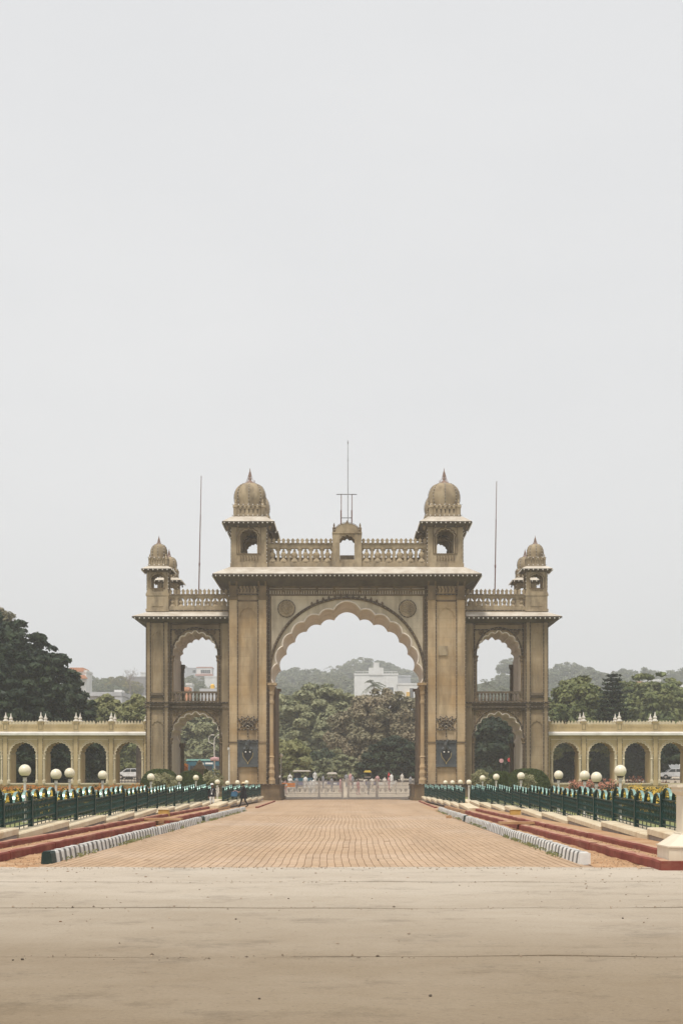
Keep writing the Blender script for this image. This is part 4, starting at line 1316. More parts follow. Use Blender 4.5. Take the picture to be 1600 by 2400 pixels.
# ---- big turrets
def turret(parent, hw, z, whw, d, big):
    """z: dict of levels; local origin at turret foot centre. returns template root mesh"""
    zb = z['base']
    Z = lambda k: z[k] - zb
    mb = MB()
    th = hw * 0.22
    op = arch_pts(0, whw, Z('wspring'), Z('wapex'), 7, 0.06, 0.06, 4)
    zt = Z('eave_bot')
    w = MB()
    # four walls with arched openings over a sill
    p, k = frame_poly(op, -hw, hw, Z('sill'), zt)
    w.prism_xz(p, -hw, -hw + th, 0, 1, 0, k)
    w.prism_xz(p, hw - th, hw, 0, 1, 0, k)
    q = MB(); p2, k2 = frame_poly(op, -hw + th, hw - th, Z('sill'), zt)
    q.prism_xz(p2, -hw, -hw + th, 0, 1, 0, k2); q.prism_xz(p2, hw - th, hw, 0, 1, 0, k2)
    w.add([(-y, x, zz) for x, y, zz in q.v], q.f, q.m)
    w.box(-hw, hw, -hw, hw, 0, Z('sill'))
    w.box(-hw * 1.06, hw * 1.06, -hw * 1.06, hw * 1.06, 0.0, (Z('sill')) * 0.32)
    w.box(-hw, hw, -hw, hw, zt - 0.02, zt + 0.12)
    tm = w.build('turret', [M['stone_pale'], M['stone_trim']], parent, origin=(0, 0, 0))
    # corner pilasters and frames
    a = MB()
    pw = hw * 0.17
    for sx in (-1, 1):
        for sy in (-1, 1):
            a.box(sx * hw - pw * (0.9 if sx > 0 else 0.1) - 0.0, sx * hw + pw * (0.1 if sx > 0 else 0.9), sy * hw - pw * (0.9 if sy > 0 else 0.1), sy * hw + pw * (0.1 if sy > 0 else 0.9), Z('sill') * 0.32, zt)
    split_loose(a.build('corner_pilaster', M['stone_pale'], tm), 'corner_pilaster')
    a = MB()
    fo = arch_pts(0, whw * 1.2, Z('wspring'), Z('wapex') + whw * .2, 7, 0.06, 0.06, 4)
    pts = [(x, -hw - 0.03, zz) for x, zz in jambed(fo, Z('sill'))]
    a.tube(pts, hw * 0.035, 5)
    rr = whw * 1.45
    a.tube([(-rr, -hw - .02, Z('sill')), (-rr, -hw - .02, Z('wapex') + whw * .45), (rr, -hw - .02, Z('wapex') + whw * .45), (rr, -hw - .02, Z('sill'))], hw * 0.03, 4)
    a.box(-hw * .7, hw * .7, -hw - 0.05, -hw, Z('sill') - hw * .06, Z('sill'))
    for kx in range(-3, 4):
        a.tube([(kx * hw * .16, -hw - 0.02, Z('sill') * .5), (kx * hw * .16 + .06, -hw - .05, Z('sill') * .65), (kx * hw * .16, -hw - .02, Z('sill') * .85)], hw * 0.035, 4)
    a.build('window_frame', M['stone_trim'], tm)
    e = MB(); pj = z['proj']
    e.ring_eave(-hw, hw, -hw, hw, pj, Z('eave_top'), Z('eave_tip'), zt - 0.1, hw * .05)
    eo = e.build('eave', [M['eave'], M['eave_under']], tm)
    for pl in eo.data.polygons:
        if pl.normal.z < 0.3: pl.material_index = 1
    e = MB()
    for sx in (-1, 1):
        for sy in (-1, 1):
            e.lathe(sx * (hw + pj * .45), sy * (hw + pj * .45), [(hw * .02, zt - hw * .25), (hw * .07, zt - hw * .15), (hw * .07, zt)], 6)
        for t in (-.6, 0, .6):
            e.box(t * hw - .05, t * hw + .05, sx * hw, sx * (hw + pj * .7), zt - .12, zt + .05) if sx > 0 else e.box(t * hw - .05, t * hw + .05, -(hw + pj * .7), -hw, zt - .12, zt + .05)
    split_loose(e.build('bracket', M['stone_trim'], tm), 'bracket')
    # drum with chamfered corners, slots and cresting
    dr = hw * 0.90; z0, z1 = Z('eave_top'), Z('drum_top')
    g = MB()
    g.prism_xy(octo(0, 0, dr * 1.04, dr * .32), z0 - 0.12, z0 + (z1 - z0) * .2)
    g.prism_xy(octo(0, 0, dr, dr * .32), z0 + (z1 - z0) * .2, z0 + (z1 - z0) * .85)
    g.prism_xy(octo(0, 0, dr * 1.05, dr * .33), z0 + (z1 - z0) * .85, z1)
    dm = g.build('drum', M['stone_pale'], tm)
    g = MB()
    for kx in range(-2, 3):
        g.box(kx * dr * .27 - dr * .035, kx * dr * .27 + dr * .035, -dr - 0.012, -dr + .05, z0 + (z1 - z0) * .3, z0 + (z1 - z0) * .6)
    split_loose(g.build('slot', M['stone_dark'], tm), 'slot')
    g = MB()
    for kx in range(-3, 4):
        cx = kx * dr * .27
        if abs(kx) < 3: g.lathe(cx, -dr * 1.0, [(dr * .09, z0 + (z1 - z0) * .62), (dr * .12, z0 + (z1 - z0) * .78), (dr * .03, z1 * 1.0)], 6)
    for sx in (-1, 1):
        for sy in (-1, 1):
            g.lathe(sx * dr * .86, sy * dr * .86, [(dr * .14, z0), (dr * .14, z0 + (z1 - z0) * .7), (dr * .18, z0 + (z1 - z0) * .78), (dr * .12, z1), (dr * .05, z1 + dr * .12), (dr * .07, z1 + dr * .18), (dr * .01, z1 + dr * .36)], 8)
    split_loose(g.build('drum_finial', M['stone_pale'], tm), 'drum_finial')
    # dome
    R = z['dome_r']; zc = Z('dome_bulge'); zt2 = Z('dome_top'); rc = z['cap_r']
    prof = [(R * .90, z1 - 0.03), (R * .93, z1 + (zc - z1) * .3), (R * .985, z1 + (zc - z1) * .7), (R, zc)]
    for i in range(1, 10):
        t = i / 9
        rr_ = rc * .85 + (R - rc * .85) * math.cos(t * PI / 2) ** 0.82
        prof.append((rr_, zc + (zt2 - zc) * math.sin(t * PI / 2) ** 1.04))
    # shallow gores between ribs
    n = 32; vs = []; fs = []
    for r_, zz in prof:
        for kk in range(n):
            aa = 2 * PI * kk / n
            gq = 1 - 0.012 * (1 - abs(math.sin(4 * aa)))
            vs.append((r_ * gq * math.cos(aa), r_ * gq * math.sin(aa), zz))
    for i in range(len(prof) - 1):
        for kk in range(n):
            k2 = (kk + 1) % n
            fs.append((i * n + kk, i * n + k2, (i + 1) * n + k2, (i + 1) * n + kk))
    fs.append(tuple((len(prof) - 1) * n + kk for kk in range(n)))
    do = MB().add(vs, fs).build('dome', M['stone_pale'], tm, smooth=True)
    # cap and spike
    g = MB(); h2 = Z('tip') - zt2
    g.lathe(0, 0, [(rc, zt2 - .02), (rc * 1.02, zt2 + .04), (rc * .7, zt2 + h2 * .1), (rc * .3, zt2 + h2 * .2), (rc * .2, zt2 + h2 * .26), (rc * .32, zt2 + h2 * .33), (rc * .14, zt2 + h2 * .42), (rc * .26, zt2 + h2 * .5), (rc * .16, zt2 + h2 * .62), (rc * .12, zt2 + h2 * .7), (rc * .05, zt2 + h2)], 10)
    for kk in range(8):
        aa = kk * PI / 4
        g.tube([(rc * .9 * math.cos(aa), rc * .9 * math.sin(aa), zt2), (rc * .45 * math.cos(aa), rc * .45 * math.sin(aa), zt2 + h2 * .35), (rc * .1 * math.cos(aa), rc * .1 * math.sin(aa), zt2 + h2 * .8)], 0.018, 4)
    g.build('spike', M['finial'], tm)
    # strings: dome ribs, eave edges, vertical edges
    g = MB()
    for kk in range(8):
        aa = kk * PI / 4 + PI / 8 * 0 - PI / 2
        string(g, [(r_ * 1.015 * math.cos(aa), r_ * 1.015 * math.sin(aa), zz) for r_, zz in prof], 0.28 if big else 0.26, 0.022, 0.042)
    ez = Z('eave_tip') - 0.05; q_ = hw + pj
    string(g, [(-q_, -q_, ez), (q_, -q_, ez)], 0.42, 0.015, 0.07); string(g, [(q_, -q_, ez), (q_, q_, ez)], 0.42, 0.015, 0.07); string(g, [(-q_, q_, ez), (-q_, -q_, ez)], 0.42, 0.015, 0.07)
    q2 = dr * 1.1
    string(g, [(-q2, -q2, z0 + .1), (q2, -q2, z0 + .1)], 0.42, 0.012, 0.06)
    string(g, [(-q2, -q2, z1 - .05), (q2, -q2, z1 - .05)], 0.42, 0.012, 0.06)
    for sx in (-1, 1):
        string(g, [(sx * hw * 1.03, -hw * 1.03, 0.3), (sx * hw * 1.03, -hw * 1.03, zt)], 0.32, 0.02, 0.05)
    g.build('light_string', SB, tm, recalc=False)
    return tm
dT = D + 0.1
T = lambda y: fz(y, dT)
zd = dict(base=T(1331), sill=T(1297), wspring=T(1259), wapex=T(1241), eave_bot=T(1234), eave_top=T(1210), eave_tip=fz(1223, dT - .8), drum_top=T(1181), dome_bulge=T(1160), dome_top=T(1126), tip=T(1089), dome_r=37.8 * S, cap_r=13 * S, proj=0.76)
big = turret(gate, gx(41), zd, gx(19.5), dT, True)
turrets = [(-230, dT + gx(41)), (230, dT + gx(41)), (-228, 132.6), (228, 132.6)]
for i, (r, yy) in enumerate(turrets):
    if i == 0:
        big.location = Vector((gx(r), yy, zd['base'])) - wo(gate); WO[big.name] = Vector((gx(r), yy, zd['base']))
    else:
        copy_tree(big, gate, (gx(r), yy, zd['base']))

# ---- kiosk in the middle of the parapet
kz = MB()
op = arch_pts(0, gx(17.5), gz(1268) - gz(1331), gz(1254) - gz(1331), 5, 0.06, 0.05, 4)
zk = lambda y: gz(y) - gz(1331)
p, k = frame_poly(op, gx(-32), gx(32), zk(1310), zk(1243))
kz.prism_xz(p, -0.2, 0.2, 0, 1, 0, k)
kz.prism_xz(p, 1.6, 2.0, 0, 1, 0, k)
kz.box(gx(-32), gx(32), -0.2, 2.0, 0, zk(1310))
kz.box(gx(-34), gx(34), -0.3, 2.1, 0, zk(1318)); kz.box(gx(-17), gx(17), 1.5, 1.95, zk(1310) - .02, zk(1293))
kz.box(gx(-34), gx(-17), -0.3, -0.2, zk(1318), zk(1243)); kz.box(gx(17.5), gx(34), -0.3, -0.2, zk(1318), zk(1243))
kz.box(gx(-35), gx(35), -0.36, 2.15, zk(1249), zk(1246))
kk_ = kz.build('kiosk', [M['stone_pale'], M['stone_trim']], gate, origin=(0, 0, 0))
kk_.location = Vector((0, D + 0.5, gz(1331))) - wo(gate)
# segmental roof
rp = [(gx(-30) * math.cos(a * PI / 12), zk(1246) + gx(21) * math.sin(a * PI / 12)) for a in range(13)]
kr = MB().prism_xz(rp, -0.32, 2.1)
WO[kk_.name] = Vector((0, 0, 0))
kr.build('kiosk_roof', M['stone_pale'], kk_)
kr = MB()
for s in (-1, 1):
    kr.box(s * gx(27), s * gx(34), -0.35, 0.0, zk(1246), zk(1239))
    kr.lathe(s * gx(30.5), -0.17, [(gx(3.4), zk(1239)), (gx(4), zk(1236)), (gx(1.6), zk(1233)), (gx(2.2), zk(1230)), (gx(.5), zk(1224))], 8)
kr.lathe(0, 0.2, [(gx(9), zk(1227)), (gx(7), zk(1224)), (gx(3), zk(1222)), (gx(.6), zk(1216))], 10)
split_loose(kr.build('kiosk_finial', M['stone_trim'], kk_), 'kiosk_finial')
sg = MB(); string(sg, [(x, -0.36, z_ + .05) for x, z_ in rp], 0.3, 0.02, 0.05)
sg.build('light_string', SM, kk_, recalc=False)

# ---- wings
DW = 127.2
SW = DW / F
wz = lambda y: fz(y, DW)
WB = 136.4
small = None
wings = []
for s in (-1, 1):
    X = lambda r: s * r * SW
    mb = MB()
    mb.box(X(418), X(469), DW, WB, 0, wz(1450))
    mb.box(X(277.5), X(418), WB - 1.2, WB, wz(1450) - 0.5, wz(1450))
    wing = mb.build('wing', M['stone_wing'], gate)
    wings.append(wing)
    # lower bay and upper bay walls
    lo = arch_pts(X(355), 56 * SW, wz(1732), wz(1671), 9, 0.12, 0.12)
    mb = MB(); arch_wall(mb, lo, min(X(277.5), X(418)), max(X(277.5), X(418)), 0, wz(1655), DW + 0.35, DW + 6.6)
    mb.build('lower_bay', [M['stone_wing'], M['soffit']], wing)
    up = arch_pts(X(356), 51 * SW, wz(1538), wz(1480), 9, 0.12, 0.12)
    mb = MB(); arch_wall(mb, up, min(X(277.5), X(418)), max(X(277.5), X(418)), wz(1648), wz(1450), DW + 0.35, DW + 6.6)
    mb.box(X(277.5), X(418), DW + 0.35, DW + 6.6, wz(1655), wz(1648))
    mb.build('upper_bay', [M['stone_wing'], M['soffit']], wing)
    # dark posts standing at the back of each bay
    for (zb_, zt_) in ((0, wz(1738)), (wz(1648), wz(1545))):
        for r_ in (409, 303):
            sdn = 1 if r_ > 350 else -1
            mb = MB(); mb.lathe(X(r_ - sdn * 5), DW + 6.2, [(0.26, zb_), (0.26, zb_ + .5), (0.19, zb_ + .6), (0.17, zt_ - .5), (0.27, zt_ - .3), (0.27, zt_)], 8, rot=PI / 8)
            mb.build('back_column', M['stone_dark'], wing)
    # mouldings round the openings
    for op_, cxr, hwr, zf in ((lo, 355, 56, 0.3), (up, 356, 51, wz(1648))):
        mb = MB(); mb.tube([(x, DW + 0.33, z_) for x, z_ in op_], 0.055, 5)
        mb.build('arch_rim', M['rim'], wing)
        zs_ = op_[0][1]; za_ = max(q[1] for q in op_)
        ocw = [(X(cxr) - (hwr + 3) * SW * math.cos(a * PI / 24), DW + 0.28, zs_ + (za_ + .2 - zs_) * math.sin(a * PI / 24) ** .92) for a in range(25)]
        mb = MB(); mb.tube(ocw, 0.085, 5)
        mb.build('arch_moulding', M['stone_trim'], wing)
        mb = MB(); string(mb, [(x, y - .12, z_) for x, y, z_ in ocw], 0.38)
        mb.build('light_string', SM, wing, recalc=False)
        for q in (-1, 1):
            xr = X(cxr) + q * (41 if hwr == 51 else 46) * SW; zr = za_ - 0.2
            mb = MB(); mb.add(*yl(xr, zr, [(0.27, 0), (0.27, 0.08), (0.2, 0.1), (0.18, 0.05), (0.07, 0.06), (0.05, 0.12), (0.01, 0.13)], 18, DW + 0.35))
            mb.build('roundel', M['stone_trim'], wing)
        # jamb half-columns
        for q in (-1, 1):
            xr = X(cxr) + q * (hwr + 3) * SW
            mb = MB(); mb.lathe(xr, DW + 0.33, [(0.2, zf), (0.2, zf + .3), (0.13, zf + .45), (0.12, zs_ - .5), (0.2, zs_ - .35), (0.14, zs_ - .25), (0.24, zs_), (0.24, zs_ + .08)], 8)
            mb.build('jamb_column', M['stone_trim'], wing)
    # frame lines
    mb = MB()
    for zz in (1455, 1462, 1474.5):
        mb.box(X(296), X(414), DW + 0.24, DW + 0.35, wz(zz + 2), wz(zz))
    for r_ in (298, 413.5):
        mb.box(X(r_ - 1), X(r_ + 1), DW + 0.24, DW + 0.35, wz(1644), wz(1474))
    for zz in (1664.5,):
        mb.box(X(283), X(416), DW + 0.25, DW + 0.35, wz(zz + 2), wz(zz))
    split_loose(mb.build('bay_moulding', M['stone_trim'], wing), 'bay_moulding')
    # inner pilaster beside the pier
    mb = MB(); mb.box(X(278), X(292), DW + 0.05, DW + 0.35, 0.3, wz(1450))
    mb.build('pilaster', M['stone_wing'], wing)
    # floor cornice
    mb = MB()
    for a_, b_, pr in ((1645, 1649, 0.35), (1649, 1653, 0.2), (1655, 1659, 0.28), (1659, 1663, 0.14)):
        mb.box(X(277), X(418), DW + 0.35 - pr, DW + 0.36, wz(b_), wz(a_))
        mb.box(X(418), X(469) + s * pr * .6, DW - pr * .6, WB + pr * .6, wz(b_), wz(a_))
    split_loose(mb.build('floor_cornice', M['stone_dark'], wing), 'floor_cornice')
    # corner pier panels
    for (y0, y1, ya) in ((1470, 1622, 1482), (1676, 1812, 1690)):
        cxr = 443.5
        opn = arch_pts(X(cxr), 11.5 * SW, wz(ya + 14), wz(ya), 5, 0.05, 0.05, 4)
        mb = MB(); arch_wall(mb, opn, X(cxr) - 15.5 * SW, X(cxr) + 15.5 * SW, wz(y1), wz(y0), DW - 0.07, DW + 0.02, 0, 0)
        mb.build('niche_frame', M['stone_wing'], wing)
    mb = MB()
    for r0, r1 in ((418, 428), (459.5, 470)):
        mb.box(X(r0), X(r1), DW - 0.13, DW + 0.02, 0, wz(1450))
    split_loose(mb.build('pilaster', M['stone_wing'], wing), 'pilaster')
    mb = MB()
    mb.box(X(428), X(459.5), DW - 0.2, DW + 0.02, wz(1630), wz(1624)); mb.box(X(428), X(459.5), DW - 0.1, DW + 0.02, wz(1636), wz(1632))
    mb.box(X(416), X(473), DW - 0.25, WB + 0.2, 0, 0.7)
    split_loose(mb.build('ledge', M['stone_dark'], wing), 'ledge')
    mb = MB()
    for r_ in (469.5, 459.5, 428, 418, 412, 299, 291, 279):
        yy = DW - 0.18 if r_ > 415 else DW + 0.2
        string(mb, [(X(r_), yy, 0.8), (X(r_), yy, wz(1456))])
    for yv in (1646.5, 1657):
        string(mb, [(X(279), DW - 0.03, wz(yv)), (X(418), DW - 0.03, wz(yv))]); string(mb, [(X(418), DW - 0.24, wz(yv)), (X(471), DW - 0.24, wz(yv))])
    string(mb, [(X(299), DW + .2, wz(1475)), (X(412), DW + .2, wz(1475))])
    string(mb, [(X(299), DW + .2, wz(1455)), (X(412), DW + .2, wz(1455))])
    mb.build('light_string', SM, wing, recalc=False)
    # balcony railing
    br = MB(); br.box(X(303), X(409), DW + 0.2, DW + 0.34, wz(1624), wz(1620)); br.box(X(303), X(409), DW + 0.22, DW + 0.32, wz(1645), wz(1642))
    bo = br.build('balcony_rail', M['stone_dark'], wing)
    hb = wz(1624) - wz(1642)
    bme = MB().lathe(0, 0, [(0.08, 0), (0.1, hb * .15), (0.065, hb * .4), (0.05, hb * .7), (0.1, hb * .85), (0.1, hb)], 6).mesh('baluster', M['stone_dark'])
    for i in range(13):
        place(bme, 'baluster', (X(303 + 106 * (i + .5) / 13), DW + 0.27, wz(1642)), bo)
    # wing eave and roof
    yw = DW - 1.2
    mb = MB(); mb.ring_eave(min(X(277.6), X(469)), max(X(277.6), X(469)), DW, WB, 1.15, wz(1434), fz(1446, yw), wz(1461), 0.09)
    if s < 0: mb.v = [(min(x, gx(-277)), y, z_) for x, y, z_ in mb.v]
    else: mb.v = [(max(x, gx(277)), y, z_) for x, y, z_ in mb.v]
    eo = mb.build('wing_eave', [M['eave'], M['eave_under']], wing)
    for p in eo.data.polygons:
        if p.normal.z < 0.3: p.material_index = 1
    mb = MB(); string(mb, [(gx(s * 280), yw - .03, fz(1448.5, yw)), (X(500), yw - .03, fz(1448.5, yw))], 0.42, 0.02, 0.07)
    mb.build('light_string', SB, wing, recalc=False)
    mb = MB(); mb.box(X(277.8), X(469), DW + 0.05, WB - 0.05, wz(1455), wz(1433))
    mb.build('roof_deck', M['stone_wing'], wing)
    # parapet and corner blocks under the small turrets
    for yy in (DW + 0.3, WB - 0.3):
        parapet(gate, X(279), X(419), yy, wz(1433), wz(1421), wz(1400), wz(1394), wz(1379), 7, 0.37)
    for yy in (DW + 25 * SW, WB - 25 * SW):
        mb = MB(); mb.box(X(418), X(469), yy - 25 * SW, yy + 25 * SW, wz(1433), wz(1391))
        mb.box(X(416.5), X(471), yy - 26 * SW, yy + 26 * SW, wz(1396), wz(1391)); mb.box(X(416.5), X(471), yy - 26.5 * SW, yy + 26 * SW, wz(1433), wz(1427))
        mb.box(X(430), X(457), yy - 26 * SW, yy - 24.9 * SW, wz(1421), wz(1402))
        mb.build('corner_block', M['stone_pale'], wing)
    # small turrets
    if small is None:
        TS = lambda y: wz(y)
        zs = dict(base=TS(1391), sill=TS(1378), wspring=TS(1358), wapex=TS(1345), eave_bot=TS(1338), eave_top=TS(1326), eave_tip=fz(1333.5, DW - .4), drum_top=TS(1305), dome_bulge=TS(1292), dome_top=TS(1272), tip=TS(1251), dome_r=19.6 * SW, cap_r=6.5 * SW, proj=0.46)
        small = turret(gate, 24.5 * SW, zs, 14.5 * SW, DW, False)
        small.location = Vector((X(443.5), DW + 25 * SW, zs['base'])) - wo(gate); WO[small.name] = Vector((X(443.5), DW + 25 * SW, zs['base']))
    else:
        copy_tree(small, gate, (X(443.5), DW + 25 * SW, zs['base']))
    copy_tree(small, gate, (X(443.5), WB - 25 * SW, zs['base']))

# ---- rods and mast on the roofs
for (xb, yb_, xt, yt, lab) in ((465, 1390, 472, 1115, 'thin leaning rusty pole on the wing roof above the bus'), (1158, 1390, 1163, 1128, 'thin dark pole on the wing roof opposite the bus side')):
    dd = 131.0
    zdeck = wz(1433)
    A, B = Vector((fx(xb, dd), dd, zdeck)), Vector((fx(xt, dd), dd, fz(yt, dd)))
    mb = MB(); mb.tube([A, A.lerp(B, .36), A.lerp(B, .362), A.lerp(B, .38), A.lerp(B, .382), A.lerp(B, .72), A.lerp(B, .725), B], [0.055, 0.055, 0.075, 0.075, 0.05, 0.045, 0.035, 0.03], 6)
    o = mb.build('roof_pole', M['rust'], None)
    tag(o, lab, 'pole', 'roof poles')
dm_ = D + 1.4
zk0 = gz(1331) + zk(1246) + gx(21) - 0.1
mast = empty('mast_frame', (0, dm_, zk0), 'tall thin antenna mast in a rusty frame on the middle kiosk', 'mast')
for px in (799, 824):
    mb = MB(); mb.tube([(fx(px, dm_), dm_, zk0 - .25), (fx(px, dm_), dm_, fz(1196, dm_))], 0.06, 5); mb.tube([(fx(px + .5, dm_), dm_, fz(1197, dm_)), (fx(px + .5, dm_), dm_, fz(1159, dm_))], 0.035, 5)
    mb.build('post', M['rust'], mast)
for y, a, b in ((1159, 788, 836), (1214, 799, 824)):
    mb = MB(); mb.tube([(fx(a, dm_), dm_ - .04, fz(y, dm_)), (fx(b, dm_), dm_ - .04, fz(y, dm_))], 0.035, 5)
    mb.build('crossbar', M['collar'], mast)
mb = MB(); mb.tube([(fx(815, dm_), dm_ - .08, zk0), (fx(815, dm_), dm_ - .08, fz(1078, dm_)), (fx(815, dm_), dm_ - .08, fz(1032, dm_))], [0.04, 0.035, 0.02], 5)
mb.tube([(fx(812, dm_), dm_ - .08, fz(1079, dm_)), (fx(818, dm_), dm_ - .08, fz(1079, dm_))], 0.02, 4)
mb.lathe(fx(815, dm_), dm_ - .08, [(0.02, fz(1042, dm_)), (0.07, fz(1038, dm_)), (0.02, fz(1034, dm_))], 6)
mb.build('antenna', M['grey_cloth'], mast)

# ------------------------------------------------------------------ arcades
DA = 128.6
SA = DA / F
az = lambda y: fz(y, DA)
AD = 2.3
urn = MB().lathe(0, 0, [(0.26, 0), (0.3, 0.06), (0.2, 0.16), (0.12, 0.22), (0.16, 0.28), (0.19, 0.36), (0.15, 0.44), (0.07, 0.5), (0.1, 0.55), (0.05, 0.62), (0.015, 0.86)], 10).mesh('urn', M['finial_white'], smooth=True)
crest = MB().prism_xz([(-.13, 0), (.13, 0), (.13, .12), (.05, .2), (.07, .27), (0, .34), (-.07, .27), (-.05, .2), (-.13, .12)], -.08, .08).mesh('merlon', M['yellow_trim'])
def arcade(label, c0, pitch, n, xend_px, sgn):
    root = empty('arcade', (fx(c0 + pitch * (n - 1) / 2, DA), DA, 0.3), label, 'arcade', 'yellow arcades flanking the gateway')
    hw = 29.8 * SA; pb = pitch * SA
    for i in range(n):
        xc = fx(c0 + pitch * i, DA)
        x0, x1 = xc - pb / 2, xc + pb / 2
        op = arch_pts(xc, hw, az(1768), az(1738), 11, 0.09, 0.05, 4)
        mb = MB(); arch_wall(mb, op, x0, x1, az(1836), az(1724), DA, DA + AD)
        mb.box(x0, x1, DA, DA + AD, 0.2, az(1836))
        bay = mb.build('bay_wall', [M['yellow'], M['yellow']], root)
        mb = MB(); mb.tube([(x, DA - 0.02, z) for x, z in op], 0.05, 5)
        mb.tube([(x * 1.0 + (x - xc) * .07, DA - 0.01, z + .1 * (z - az(1768)) / .6) for x, z in op], 0.03, 4)
        mb.build('arch_rim', M['yellow_trim'], bay)
        for q in (-1, 1):
            xx = xc + q * (hw + 0.13)
            mb = MB(); mb.lathe(xx, DA - 0.02, [(0.17, az(1836)), (0.17, az(1830)), (0.11, az(1826)), (0.1, az(1782)), (0.15, az(1779)), (0.11, az(1776)), (0.13, az(1772)), (0.16, az(1768))], 8)
            mb.build('half_column', M['yellow_trim'], bay)
        # sill, string course
        mb = MB(); mb.box(x0, x1, DA - 0.12, DA, az(1838.5), az(1835)); mb.box(x0, x1, DA - 0.05, DA, az(1734), az(1732.3))
        mb.build('sill', M['yellow_trim'], bay)
        # ledge
        mb = MB()
        mb.prism_xz([(0, az(1724.5)), (0, az(1715)), (0.1, az(1715)), (0.42, az(1718)), (0.42, az(1723)), (0.3, az(1724.5))], 0, x1 - x0)
        mb.v = [(x0 + y, DA - x, z) for x, y, z in mb.v]
        mb.build('ledge', M['ledge'], bay)
        mb = MB(); mb.box(x0, x1, DA - 0.05, DA + AD + 0.05, az(1724), az(1715.5)); mb.box(x0, x1, DA + 0.02, DA + 0.25, az(1715.5), az(1697.5)); mb.box(x0, x1, DA + AD - .25, DA + AD - .02, az(1715.5), az(1697.5))
        for k in range(11):
            xm = x0 + (x1 - x0) * (k + .5) / 11
            mb.tube([(xm - .1, DA + 0.01, az(1700)), (xm, DA - .01, az(1706)), (xm + .1, DA + 0.01, az(1700))], 0.025, 4)
        mb.build('parapet', M['yellow'], bay)
        for k in range(11):
            xm = x0 + (x1 - x0) * (k + .5) / 11
            if (i * 11 + k) % 17 == 5: continue
            place(crest, 'merlon', (xm, DA + 0.13, az(1697.5)), bay)
            place(crest, 'merlon', (xm, DA + AD - 0.13, az(1697.5)), bay)
    for i in range(n + 1):
        xp = fx(c0 + pitch * (i - .5), DA)
        mb = MB(); mb.box(xp - .2, xp + .2, DA - 0.1, DA + .02, 0.2, az(1724)); mb.box(xp - .26, xp + .26, DA - 0.14, DA, az(1840), az(1830)); mb.box(xp - .24, xp + .24, DA - .14, DA, az(1731), az(1727))
        mb.build('pilaster', M['yellow'], root)
        mb = MB()
        for yy in (DA + 0.02, DA + AD - .3):
            mb.box(xp - .24, xp + .24, yy - .06, yy + .34, az(1714), az(1693.5)); mb.box(xp - .3, xp + .3, yy - .1, yy + .38, az(1693.5), az(1691))
        mb.build('parapet_post', M['yellow'], root)
        mb = MB(); mb.tube([(xp - .15, DA - .05, az(1710)), (xp - .15, DA - .05, az(1697)), (xp + .15, DA - .05, az(1697)), (xp + .15, DA - .05, az(1710))], 0.02, 4, close=True)
        mb.build('panel_line', M['cable'], root)
        for yy in (DA + 0.16, DA + AD - .16):
            place(urn, 'urn', (xp, yy, az(1691)), root, (0, 0, 0), (1, 1, random.uniform(.92, 1.05)))
    # lamp strings hang on the pilasters
    sg = MB()
    for i in range(n + 1):
        for q in (-.22, .22):
            xp = fx(c0 + pitch * (i - .5), DA) + q
            string(sg, [(xp, DA - .12, 1.4), (xp, DA - .12, az(1726))], 0.4, 0.018, 0.035)
    sg.build('light_string', SM, root, recalc=False)
    return root
arcade('yellow arcade topped with white urns in front of the big dark tree', -28, 82.5, 5, 338, -1)
# join up to the wing wall
arcade('yellow arcade topped with white urns in front of the conifer and flat crowned trees', 1325, 83.8, 5, 1288, 1)

# ------------------------------------------------------------------ iron gates in the great arch
DG = 133.9
ig = empty('driveway_gate', (0, DG, 0), 'closed pale iron gates of four barred leaves across the great arch', 'gate')
zt_, zb_ = 1.78, 0.12
def leaf(pa, pb_):
    xa, xb = fx(pa, DG) + .04, fx(pb_, DG) - .04
    mb = MB()
    for z0, z1 in ((zb_, zb_ + .07), (zb_ + .42, zb_ + .45), (1.02, 1.05), (1.3, 1.33), (1.62, 1.67)):
        mb.box(xa, xb, DG - .025, DG + .025, z0, z1)
    for x in (xa, xb): mb.box(x - .04, x + .04, DG - .04, DG + .04, .05, zt_)
    lf = mb.build('gate_leaf', M['gate_metal'], ig)
    n = int((xb - xa) / 0.11)
    bm_ = MB().box(-.016, .016, -.013, .013, 0, zt_ - .02 - zb_).mesh('bar', M['gate_metal'])
    for i in range(1, n):
        place(bm_, 'bar', (xa + (xb - xa) * i / n, DG, zb_), lf)
    ns = max(4, int((xb - xa) / 0.44))
    sm2 = MB()
    sm2.prism_xz([(-.16, .1), (-.1, .17), (-.05, .16), (-.05, 0), (.05, 0), (.05, .16), (.1, .17), (.16, .1), (.13, .27), (.04, .24), (0, .34), (-.04, .24), (-.13, .27)], -.02, .02)
    sme = sm2.mesh('scroll', M['gate_scroll'])
    for i in range(ns):
        place(sme, 'scroll', (xa + .22 + (xb - xa - .44) * i / (ns - 1), DG - .03, 0.68), lf)
    return lf
for a, b in ((658, 747), (748, 802), (816, 882), (884, 969)): leaf(a, b)
for p in (657, 747.5, 803.5, 814.5, 883, 970):
    mb = MB(); mb.box(fx(p, DG) - .05, fx(p, DG) + .05, DG - .05, DG + .05, 0, 1.86).ball((fx(p, DG), DG, 1.9), .07, 8, 6)
    mb.build('gate_post', M['gate_scroll'], ig)
mb = MB()
for i in range(12):
    a = i * PI / 6
    mb.tube([(fx(814, DG), DG - .06, 1.74), (fx(814, DG) + .28 * math.cos(a), DG - .06, 1.74 + .28 * math.sin(a))], [0.05, 0.02], 4)
mb.tube([(fx(814, DG) + .22 * math.cos(a * PI / 8), DG - .06, 1.74 + .22 * math.sin(a * PI / 8)) for a in range(16)], 0.025, 4, close=True)
mb.build('crest', M['gate_scroll'], ig)
